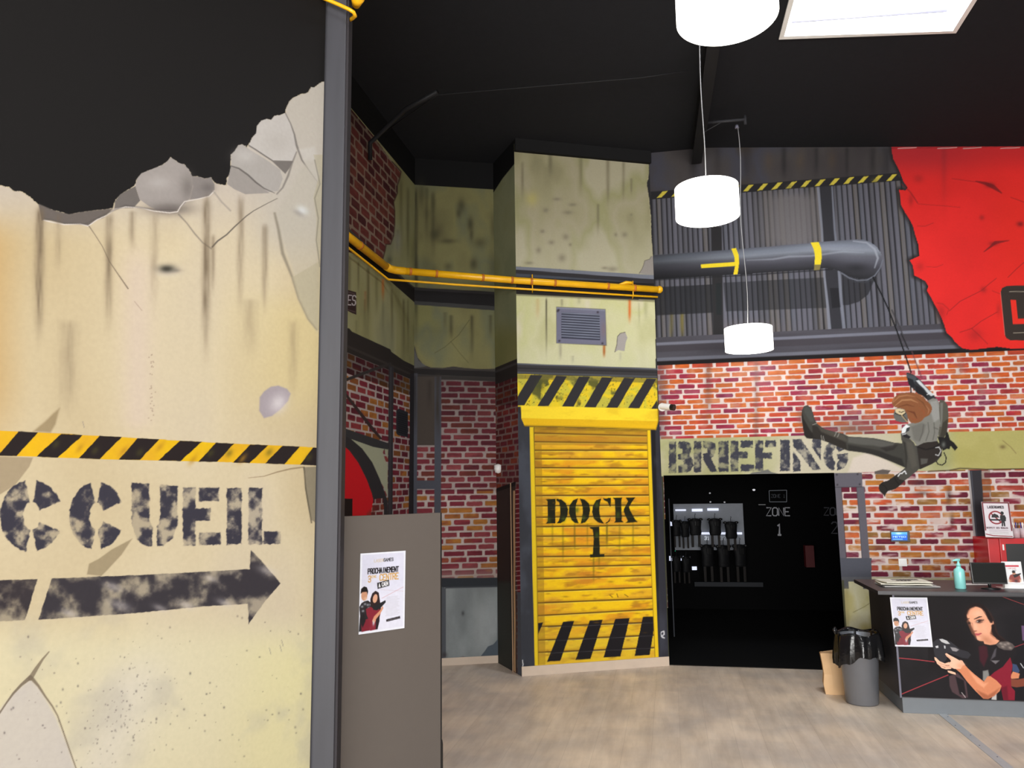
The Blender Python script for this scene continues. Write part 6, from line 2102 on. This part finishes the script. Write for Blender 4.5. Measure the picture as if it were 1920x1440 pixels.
# woman: hair
cv.poly(c8((1185, 560), (1220, 520), (1290, 500), (1370, 505), (1440, 550), (1500, 620), (1540, 700), (1560, 800), (1590, 880), (1680, 960), (1700, 1030), (1560, 1040), (1500, 900), (1420, 620), (1300, 530), (1200, 620), (1160, 700)), (46, 30, 28), soft=5)
skin = (222, 158, 126)
cv.poly(c8((1176, 640), (1185, 590), (1220, 545), (1290, 515), (1350, 525), (1400, 560), (1440, 620), (1465, 690), (1495, 715), (1525, 715), (1532, 750), (1510, 775), (1500, 820), (1490, 880), (1540, 920), (1610, 965), (1560, 1015), (1480, 1025), (1410, 1010), (1400, 975), (1350, 972), (1320, 960), (1300, 900), (1270, 860), (1240, 800), (1200, 740), (1180, 690)), skin, soft=1.1)
cv.poly(c8((1176, 650), (1195, 680), (1230, 740), (1255, 800), (1290, 870), (1310, 940), (1330, 962), (1250, 880), (1215, 800), (1180, 720)), (104, 66, 52), soft=3, a=.9)
cv.poly(c8((1180, 600), (1215, 548), (1270, 520), (1290, 535), (1230, 570), (1200, 640)), (120, 74, 56), soft=4, a=.5)
cv.blob(*c8((1330, 620))[0], 13, 8, (240, 186, 158), .6)
cv.blob(*c8((1300, 790))[0], 5, 13, (240, 184, 158), .5, -15)
cv.blob(*c8((1400, 820))[0], 12, 16, (232, 172, 142), .5)
cv.blob(*c8((1440, 960))[0], 16, 7, (176, 112, 84), .6, 30)
cv.poly(c8((1480, 870), (1500, 830), (1520, 900), (1580, 960), (1540, 940), (1490, 900)), (150, 92, 70), soft=4, a=.6)
cv.line(c8((1278, 692), (1310, 680), (1345, 664), (1378, 660)), [1, 2, 2.4, 1.2], (44, 28, 26), soft=1)
cv.line(c8((1190, 690), (1215, 685)), 1.6, (50, 32, 28), a=.8)
cv.blob(*c8((1352, 716))[0], 7, 3.6, (90, 58, 52), .8, -12)
cv.blob(*c8((1340, 722))[0], 4.2, 2.2, (30, 22, 24), 1, -10)
cv.blob(*c8((1322, 722))[0], 1.6, 1.4, (220, 206, 200), .8)
cv.line(c8((1312, 712), (1345, 700), (1390, 706), (1402, 700)), 1.3, (34, 22, 22), a=.9)
cv.line(c8((1320, 735), (1350, 745), (1385, 728)), .8, (70, 44, 40), a=.7)
cv.blob(*c8((1215, 742))[0], 3, 2.2, (24, 18, 20), .9)
cv.line(c8((1255, 740), (1262, 790), (1268, 836), (1290, 848), (1312, 838)), 1.0, (150, 92, 74), a=.7)
cv.blob(*c8((1290, 846))[0], 3.4, 1.2, (110, 62, 52), .8)
cv.poly(c8((1285, 878), (1308, 872), (1330, 876), (1365, 868), (1380, 876), (1345, 900), (1315, 908), (1295, 898)), (190, 92, 94), soft=1)
cv.line(c8((1290, 884), (1330, 886), (1375, 876)), .8, (120, 50, 54), a=.9)
cv.blob(*c8((1340, 935))[0], 6, 3, (236, 184, 160), .5)
cv.line(c8((1512, 730), (1520, 750), (1512, 768)), 1, (150, 92, 70), a=.8)
# hairline and locks over the forehead and down beside the face
for pts, w_ in [(((1175, 700), (1165, 640), (1190, 570), (1240, 520), (1310, 500)), 5), (((1290, 505), (1370, 520), (1430, 580), (1470, 670), (1500, 720)), 6), (((1330, 512), (1400, 545), (1450, 610), (1490, 690)), 5), (((1520, 780), (1530, 850), (1580, 930), (1660, 980)), 6), (((1230, 530), (1290, 508), (1350, 515)), 6)]:
    cv.line(c8(*pts), w_, (30, 20, 20), a=.9, soft=3)
for pts in [((1300, 515), (1380, 560), (1430, 640)), ((1240, 530), (1200, 590), (1180, 650)), ((1360, 530), (1420, 600), (1460, 690))]:
    cv.line(c8(*pts), 1.0, (70, 44, 38), a=.6, soft=1.2)
# body, armour
cv.poly(c6((1500, 660), (1545, 645), (1620, 660), (1700, 625), (1780, 625), (1835, 665), (1840, 730), (1810, 790), (1700, 880), (1600, 960), (1540, 1000), (1520, 940), (1490, 860)), (30, 26, 29), soft=1.5)
cv.poly(c6((1490, 670), (1540, 655), (1570, 670), (1580, 760), (1540, 860), (1500, 800)), (70, 26, 36), soft=5, a=.8)
cv.poly(c6((1655, 650), (1700, 622), (1760, 618), (1810, 640), (1835, 670), (1800, 705), (1730, 700), (1680, 680)), (84, 76, 74), soft=2)
for x, y in [(1700, 640), (1740, 650), (1790, 680), (1770, 640), (1720, 670)]:
    cv.blob(*c6((x, y))[0], 4, 2.5, (160, 148, 140), .7, 20)
cv.poly(c6((1640, 700), (1660, 680), (1650, 760), (1600, 800)), (76, 72, 78), soft=3)
cv.poly(c6((1605, 800), (1690, 800), (1650, 835)), (104, 100, 104), soft=2)
cv.poly(c6((1530, 900), (1580, 890), (1590, 940), (1560, 1000), (1530, 990)), (150, 150, 146), soft=3, a=.8)
cv.poly(c6((1790, 770), (1812, 850), (1795, 960), (1800, 1050), (1835, 1090), (1832, 1178), (1725, 1176), (1700, 1050), (1590, 955), (1640, 910), (1720, 860)), (128, 28, 46), soft=1.3)
cv.poly(c6((1700, 1060), (1760, 1040), (1770, 1170), (1730, 1176)), (92, 20, 36), soft=4, a=.7)
cv.poly(c6((1610, 1170), (1630, 1110), (1660, 1100), (1660, 1176)), (186, 182, 180), soft=2)
# phaser
cv.poly(c8((750, 990), (800, 950), (850, 942), (920, 955), (980, 985), (1040, 1030), (1100, 1080), (1200, 1110), (1240, 1150), (1200, 1200), (1120, 1190), (1020, 1150), (960, 1130), (910, 1130), (930, 1200), (890, 1250), (830, 1240), (780, 1190), (760, 1100)), (46, 45, 50), soft=1.5)
cv.poly(c8((830, 950), (870, 945), (930, 970), (970, 1010), (920, 1010), (860, 985)), (186, 186, 188), soft=1.3)
cv.poly(c8((780, 1040), (815, 1030), (820, 1060), (790, 1064)), (200, 200, 204), soft=1.3)
cv.poly(c8((890, 1030), (910, 1035), (912, 1070), (895, 1070)), (186, 186, 190), soft=1.2)
cv.poly(c8((970, 1050), (1040, 1060), (1085, 1085), (1050, 1110), (1000, 1100)), (140, 136, 138), soft=2)
cv.poly(c6((1210, 950), (1290, 920), (1370, 1000), (1390, 1150), (1340, 1160), (1240, 1100), (1215, 1040)), (74, 56, 60), soft=2.5)
cv.poly(c6((1270, 950), (1350, 990), (1370, 1130), (1310, 1120)), (28, 24, 27), soft=3)
cv.line(c6((1330, 1105), (1365, 1150)), 1.6, (200, 190, 190), a=.7)
# arm and hand
cv.poly(c6((1300, 800), (1350, 830), (1390, 875), (1450, 930), (1540, 1000), (1575, 950), (1600, 948), (1660, 990), (1708, 1040), (1690, 1090), (1640, 1135), (1580, 1165), (1535, 1162), (1460, 1090), (1380, 1000), (1320, 920), (1260, 870)), (206, 130, 94), soft=1.2)
cv.poly(c6((1400, 900), (1540, 1015), (1580, 1010), (1540, 1060), (1470, 1010)), (232, 166, 130), soft=5, a=.7)
cv.poly(c6((1470, 1080), (1580, 1130), (1690, 1060), (1640, 1135), (1580, 1165), (1535, 1162)), (150, 84, 58), soft=5, a=.7)
hand = (238, 186, 158)
for pl in [((1070, 768), (1085, 772), (1120, 806), (1170, 828), (1210, 815), (1230, 835), (1200, 850), (1150, 845), (1105, 828), (1075, 795)), ((1085, 800), (1130, 838), (1190, 852), (1240, 848), (1235, 868), (1190, 872), (1130, 858), (1095, 830)), ((1120, 850), (1170, 870), (1230, 868), (1230, 880), (1180, 884), (1140, 872)), ((1172, 738), (1185, 730), (1215, 748), (1260, 772), (1310, 800), (1350, 830), (1320, 880), (1260, 880), (1215, 862), (1205, 830), (1230, 805), (1215, 785), (1185, 760)), ((1195, 895), (1230, 900), (1270, 915), (1275, 935), (1230, 925), (1200, 912))]:
    cv.poly(c6(*pl), hand, soft=1)
for pts in [((1110, 822), (1160, 842), (1215, 846)), ((1120, 848), (1170, 862), (1225, 862)), ((1185, 750), (1230, 790))]:
    cv.line(c6(*pts), .8, (176, 112, 90), a=.8)
cv.blob(*c6((1320, 850))[0], 8, 6, (216, 150, 116), .7)
cv.poly(c6((1310, 795), (1335, 800), (1362, 840), (1350, 850), (1325, 825)), (220, 166, 140), soft=1.2)
# beams
red = (176, 62, 70)
cv.line(c6((690, 773), (880, 790), (1070, 813)), 1.5, red, a=.95)
cv.line(c6((720, 1136), (950, 1040), (1200, 938)), 1.6, red, a=.9)
cv.line(c6((1670, 178), (1780, 220), (1925, 272), (2300, 400)), 1.2, (150, 60, 60), a=.85)
cv.line(c6((1835, 672), (1925, 640), (2200, 560)), 1.2, red, a=.8)
o = build_grid('printed_front', P, nu, nv, cv, 1.0, M['film'], kind=None, parent=r, thick=tuple(CN * -.0025))[0]
o.matrix_parent_inverse = (Matrix.Translation(r.location) @ Matrix.Rotation(r.rotation_euler.z, 4, 'Z')).inverted()
o['label'] = 'dark printed picture of a woman in a maroon shirt aiming a black phaser'
box('corner_trim', -.002, .012, -.006, .0, .118, .885, M['grey_steel'], r)

pc = [cf(1668.5, 1120, .009), cf(1738.5, 1120.5, .009), cf(1678.5, 1212, .009)]
print_card('counter_poster', pc, .3, .42, poster, tuple(CN * -.0015), M['print'], 'white poster reading PROCHAINEMENT stuck on the dark counter front', 'poster', gain=.8)


def on_top(px, py):
    """where a photo pixel meets the counter top"""
    return on_floor(px, py, TOPZ)


CR = math.atan2(CD.y, CD.x)
# newspapers
g = 'papers stacked on the counter end'
pp = on_top(1712, 1101)
for k, (dx, dy, a, w, h, z, lb) in enumerate([(0, .0, .05, .42, .26, 0, 'lowest folded newspaper of the stack at the end of the counter'), (-.02, .02, -.06, .38, .25, .0145, 'middle folded newspaper of the stack at the end of the counter'), (-.01, .03, .12, .36, .24, .029, 'topmost newspaper of the stack, printed with dark letters')]):
    bm = bmesh.new()
    nx, ny = 10, 6
    top_, bot = [], []
    rg = random.Random(k)
    for yy in range(ny + 1):
        for xx in range(nx + 1):
            x, y = (xx / nx - .5) * w, (yy / ny - .5) * h
            wv = .004 * math.sin(xx * .9 + k) * math.cos(yy * .8)
            top_.append(bm.verts.new((x, y, .009 + wv * .4)))
            bot.append(bm.verts.new((x, y, .003 + (wv * .4 if k else 0))))
    for yy in range(ny):
        for xx in range(nx):
            a0 = yy * (nx + 1) + xx
            bm.faces.new((top_[a0], top_[a0 + 1], top_[a0 + nx + 2], top_[a0 + nx + 1]))
            bm.faces.new((bot[a0], bot[a0 + nx + 1], bot[a0 + nx + 2], bot[a0 + 1]))
    for xx in range(nx):
        bm.faces.new((bot[xx], bot[xx + 1], top_[xx + 1], top_[xx]))
        e_ = ny * (nx + 1) + xx
        bm.faces.new((top_[e_], top_[e_ + 1], bot[e_ + 1], bot[e_]))
    for yy in range(ny):
        a0 = yy * (nx + 1)
        bm.faces.new((top_[a0], top_[a0 + nx + 1], bot[a0 + nx + 1], bot[a0]))
        a0 += nx
        bm.faces.new((bot[a0], bot[a0 + nx + 1], top_[a0 + nx + 1], top_[a0]))
    m = mat('newsprint_%d' % k, (226, 222, 206) if k else (170, 168, 166), .8, var=.12, scale=40)
    if k == 2:
        root = empty('newspaper', (0, 0, 0))
        o = new_obj('pages', bm, m, root)
        bm = bmesh.new()
        rg = random.Random(2)
        for q_ in range(9):
            x = -.08 + q_ * .024
            bm_box(bm, x, x + .018, .02, .06, .0095, .0115)
        for q_ in range(4):
            bm_box(bm, -.06 + q_ * .03, -.04 + q_ * .03, -.03, .0, .0095, .0115)
        new_obj('headline', bm, mat('newsprint_ink', (60, 52, 50), .8), root)
        o = root
    else:
        o = new_obj('newspaper', bm, m)
    o.location = (pp.x + dx, pp.y + dy + .1, TOPZ + z)
    o.rotation_euler = (0, 0, CR + a)
    tag(o, lb, 'newspaper', g)

# sanitiser bottle
p = on_top(1801, 1104)
r = empty('pump_bottle', (p.x, p.y, TOPZ + .001), CR, 'pale turquoise pump bottle standing on the counter', 'bottle')
M['turq'] = mat('turquoise_plastic', (140, 212, 208), .25, var=.05)
lathe('bottle_body', [(.0005, 0), (.037, 0), (.040, .006), (.040, .13), (.036, .148), (.018, .162), (.015, .175)], M['turq'], r, 24)
lathe('collar', [(.0165, .172), (.0165, .19), (.010, .194), (.006, .215)], M['turq'], r, 16)
tube('pump_head', [(.012, 0, .222), (-.012, 0, .222), (-.038, -.006, .218), (-.042, -.006, .212)], [.010, .010, .006, .005], M['turq'], r, 10)

# small monitor
p = on_top(1858, 1104)
r = empty('monitor', (p.x, p.y, TOPZ + .001), CR - .02, 'black flat monitor seen from the front on the counter', 'monitor')
o = box('screen_panel', -.128, .122, -.012, .012, .035, .2, M['black_plastic'], r, .006)
o.rotation_euler = (math.radians(-8), 0, 0)
o = box('display', -.12, .114, -.0135, -.012, .045, .193, mat('dark_glass', (14, 15, 13), .5), r)
o.rotation_euler = (math.radians(-8), 0, 0)
tube('monitor_stand', [(0, .02, .01), (0, .03, .06)], .012, M['black_plastic'], r, 8)
lathe('monitor_base', [(.0005, 0), (.07, 0), (.07, .006), (.02, .012), (.0005, .013)], M['black_plastic'], r, 24)
# loose sheets
for k, (px, py, w, h, a, lb) in enumerate([(1830, 1097, .24, .10, .1, 'white sheet of paper lying between the bottle and the monitor'), (1905, 1104, .22, .10, -.05, 'white sheet lying in front of the leaflet holder')]):
    p = on_top(px, py)
    o = box('paper_sheet', -w / 2, w / 2, 0, h, 0.001, .003, M['white'])
    o.location = (p.x, p.y, TOPZ)
    o.rotation_euler = (0, 0, CR + a)
    tag(o, lb, 'paper')


# leaflet holder
def leaflet(cv):
    cv.C[:] = (236, 236, 238)
    cv.poly([(18, 18), (86, 18), (86, 27), (18, 27)], (206, 70, 84), soft=2)
    text(cv, 'LASER GAMES', 30, 32, 70, 37, 1.2, (206, 120, 124), a=.8)
    text(cv, 'GAMES', 50, 42, 70, 46, 1.2, (120, 110, 120), a=.8)
    cv.poly([(28, 84), (36, 68), (48, 64), (60, 60), (84, 66), (88, 90), (80, 106), (30, 104)], (150, 70, 62), soft=2)
    cv.blob(56, 58, 8, 9, (196, 140, 110), 1, hard=.7)
    cv.blob(56, 52, 9, 6, (26, 22, 24), 1, hard=.7)
    cv.poly([(50, 68), (66, 64), (92, 58), (90, 64), (72, 76), (56, 82)], (34, 28, 32), soft=1.5)
    cv.blob(32, 98, 10, 8, (218, 160, 120), .9)
    cv.blob(62, 98, 9, 8, (60, 44, 50), .9)
    cv.blob(84, 96, 6, 10, (226, 190, 160), .8)


tl = on_top(1880, 1103)
tlp = Vector((tl.x, tl.y, 0)) - CN * .02
A1 = tlp - CD * .02
c3_ = [on_wall(1877, 1053, A1, A1 + CD), on_wall(1914, 1053, A1, A1 + CD), on_wall(1884, 1101, A1, A1 + CD)]
c3_[2] = c3_[0] + (c3_[2] - c3_[0])
r = empty('leaflet_holder', (0, 0, 0), 0, 'white leaflet with a red band standing beside the monitor', 'leaflet')
print_card('leaflet_card', c3_, .15, .2, leaflet, tuple(CN * -.004), M['print'], un=(100, 130), res=.0022, gain=.9, parent=r)
bm = bmesh.new()
b0 = c3_[2]
for q_ in (0,):
    bm_box(bm, -.01, .16, -.03, .012, .001, .035, .003)
o = new_obj('holder_foot', bm, M['white'], r)
o.location = (b0.x, b0.y, TOPZ)
o.rotation_euler = (0, 0, CR)

# ------------------------------------------------------------------ red cabinet behind the counter, notice, pen cups
cab = at_y(1853, 1010, 6.98)
cz = cab.z
r = empty('red_cabinet', (cab.x, cab.y, 0), CR, 'glossy red metal cabinet with a dark window behind the counter', 'cabinet')
box('cabinet_body', 0, .9, .02, .40, .0, cz, M['red'], r, .006)
box('cabinet_frame', .09, .9, .0, .02, .3, cz, M['red'], r, .003)
box('dark_window', .135, .86, -.003, .0, .4, cz - .045, M['black_plastic'], r)
box('handle', .105, .117, -.014, .0, cz - .10, cz - .05, M['white'], r, .002)


def notice(cv):
    cv.C[:] = (232, 224, 230)
    for a, b in (((3, 3), (97, 3)), ((97, 3), (97, 112)), ((3, 3), (3, 112))):
        cv.line([a, b], 5, (120, 32, 44), soft=1)
    cv.C[cv.Y > 118] = (236, 232, 234)
    text(cv, 'LASERGAMES', 20, 16, 78, 25, 2.6, (70, 60, 66), gap=.4)
    cv.poly(ring(46, 62, 27, 27, 21.5, 21.5, 0, 360, 40), (150, 34, 46), soft=1)
    cv.line([(30, 46), (62, 80)], 5, (150, 34, 46), soft=1)
    cv.poly([(20, 68), (72, 68), (70, 74), (24, 74)], (24, 22, 26), soft=1)
    cv.poly([(30, 62), (32, 52), (42, 46), (54, 52), (58, 62)], (30, 26, 30), soft=1)
    cv.blob(70, 44, 6, 7, (22, 20, 24), 1, hard=.9)
    cv.poly([(62, 52), (78, 52), (82, 62), (80, 76), (76, 76), (76, 96), (71, 96), (70, 78), (68, 96), (63, 96), (64, 76), (60, 64)], (22, 20, 24), soft=1)
    text(cv, 'RESPECT DES REGLES', 8, 100, 84, 106, 1.4, (96, 60, 70), gap=.35)
    for y in (112, 119, 125):
        cv.line([(16, y), (84, y + 1)], 1.2, (120, 96, 104), a=.7)
    cv.line([(3, 128), (30, 134), (96, 136)], 4, (150, 46, 58), soft=1, a=.9)


n0 = Vector((cab.x, cab.y, 0)) + CN * .025
c3_ = [on_wall(1840, 941, n0, n0 + CD), on_wall(1892, 941.5, n0, n0 + CD), on_wall(1848, 1007, n0, n0 + CD)]
r = empty('notice_stand', (0, 0, 0), 0, 'white notice with a maroon border and prohibition ring above the red cabinet', 'notice')
print_card('notice_card', c3_, .26, .34, notice, tuple(CN * -.004), M['print'], un=(100, 140), res=.0024, gain=.8, parent=r)
M['cup'] = mat('clear_pink_cup', (226, 206, 210), .15, alpha=.6)
for k, px in enumerate((1894, 1906.5, 1920)):
    p = at_y(px, 1007.5, 7.04)
    r = empty('pen_cup', (p.x, p.y, cz + .001), 0, ['pale see-through cup of pens on the red cabinet, next to the notice', 'middle pen cup on the red cabinet, holding blue and white pens', 'pale cup of pens on the red cabinet, cut by the picture edge'][k], 'cup', 'pen cups on the red cabinet')
    lathe('cup_body', [(.0005, 0), (.027, 0), (.031, .085), (.029, .085), (.025, .004)], M['cup'], r, 20, cap=False)
    cols = [(40, 60, 150), (240, 240, 240), (30, 30, 34)] if k else [(200, 200, 205), (230, 190, 196)]
    for j, c in enumerate(cols):
        an = j * 2.1 + k
        o = tube('pen', [(math.cos(an) * .008, math.sin(an) * .008, .006), (math.cos(an) * .024, math.sin(an) * .02, .135 if k else .10)], .0045, mat('pen_%d_%d' % (k, j), c, .3), None, 8)
        o.location = (p.x, p.y, cz + .001)
        tag(o, '%s pen standing in the %s see-through cup' % (['grey', 'pink', 'black'][j] if not k else ['blue', 'white', 'black'][j], ['first', 'middle', 'outermost'][k]), 'pen', 'pens in the cups')

# ------------------------------------------------------------------ waste bin, paper bag, floor strip
p = on_floor(1633, 1326)
p = Vector((p.x - .01, p.y + .13, 0))
r = empty('waste_bin', (p.x, p.y, 0), 0, 'grey waste bin with a black liner folded over its rim beside the counter', 'bin')
lathe('bin_body', [(.0005, .001), (.118, .001), (.124, .01), (.155, .52), (.160, .53), (.152, .53), (.12, .02)], M['bin'], r, 40, cap=False)
bm = bmesh.new()
rg = random.Random(4)
rings = []
prof = [(.120, .30), (.150, .44), (.156, .535), (.166, .555), (.172, .535), (.180, .48), (.186, .42), (.190, .36), (.188, .325)]
SEG = 72
for q_, (rr, zz) in enumerate(prof):
    ring_ = []
    for k in range(SEG):
        an = 2 * math.pi * k / SEG
        f = max(0, (q_ - 3) / 5)
        fold = (.010 * math.sin(7 * an + 1.3) + .008 * math.sin(13 * an + .4) + .006 * math.sin(23 * an + q_ * .7)) * (.3 + f)
        hang = f * (.05 * math.sin(an * 1 + 2.6) + .02 * math.sin(3 * an + .6) + .012 * math.sin(9 * an))
        ring_.append(bm.verts.new(((rr + fold) * math.cos(an), (rr + fold) * math.sin(an), zz + hang + (.010 * math.sin(5 * an) if q_ in (2, 3) else 0))))
    rings.append(ring_)
for a, b in zip(rings[:-1], rings[1:]):
    for k in range(SEG):
        bm.faces.new((a[k], a[(k + 1) % SEG], b[(k + 1) % SEG], b[k]))
bm.faces.new(rings[0][::-1])
new_obj('bin_liner', bm, M['binbag'], r, True)
tube('liner_knot', [(-.172, -.02, .56), (-.19, -.02, .585), (-.2, -.03, .575), (-.185, -.03, .54)], [.012, .016, .014, .008], M['binbag'], r, 8)
p = on_floor(1583, 1306)
bm = bmesh.new()
w, dpt, h = .105, .06, .33
lv = []
for z, k in [(0, 1), (.08, 1.04), (.16, .97), (.24, 1.03), (h, 1.05)]:
    lv.append([bm.verts.new((x * w * k + .004 * math.sin(z * 20 + x * 3) - .05 * z, y * dpt * k + .004 * math.sin(z * 16 + x), z + (.012 * math.sin(x * 4 + y * 2) if z == h else .001))) for x, y in [(-1, -1), (-.4, -1.12), (.4, -.92), (1, -1), (1.05, 0), (1, 1), (0, 1.05), (-1, 1), (-.92, 0)]])
for a, b in zip(lv[:-1], lv[1:]):
    for k in range(9):
        bm.faces.new((a[k], a[(k + 1) % 9], b[(k + 1) % 9], b[k]))
bm.faces.new(lv[0][::-1])
o = new_obj('paper_bag', bm, M['kraft'])
sm = o.modifiers.new('thickness', 'SOLIDIFY')
sm.thickness = .002
o.location = (p.x - .005, p.y + .10, 0)
o.rotation_euler = (0, 0, -.3)
tag(o, 'open brown kraft paper bag on the floor beside the waste bin', 'bag')
a_, b_ = on_floor(1768, 1340), on_floor(1890, 1440)
d_ = (b_ - a_).normalized()
a_ = a_ - d_ * .03
r = empty('floor_strip', (a_.x, a_.y, 0), math.atan2(d_.y, d_.x), 'flat aluminium cover strip screwed to the floor in front of the counter', 'strip')
box('strip_plate', 0, 2.6, -.03, .03, .0005, .005, M['alu'], r, .001)
for k in range(12):
    lathe('screw', [(.0005, 0), (.005, 0), (.004, .002), (.0005, .002)], M['grey_steel'], r, 8, c=(.1 + k * .22, .012 * (-1) ** k, .005))

# ------------------------------------------------------------------ timber edge on the dock corner
o = box('trim_2', -.006, .003, -.006, .003, 0, 1.80, M['timber'])
c_ = on_wall(964, 1262, AL_B, DK_A)
o.location = (c_.x - .01, c_.y - .01, 0)
o['kind'] = 'structure'
for ob in SC.objects:
    if ob.type == 'LIGHT':
        ob.data.use_shadow = True
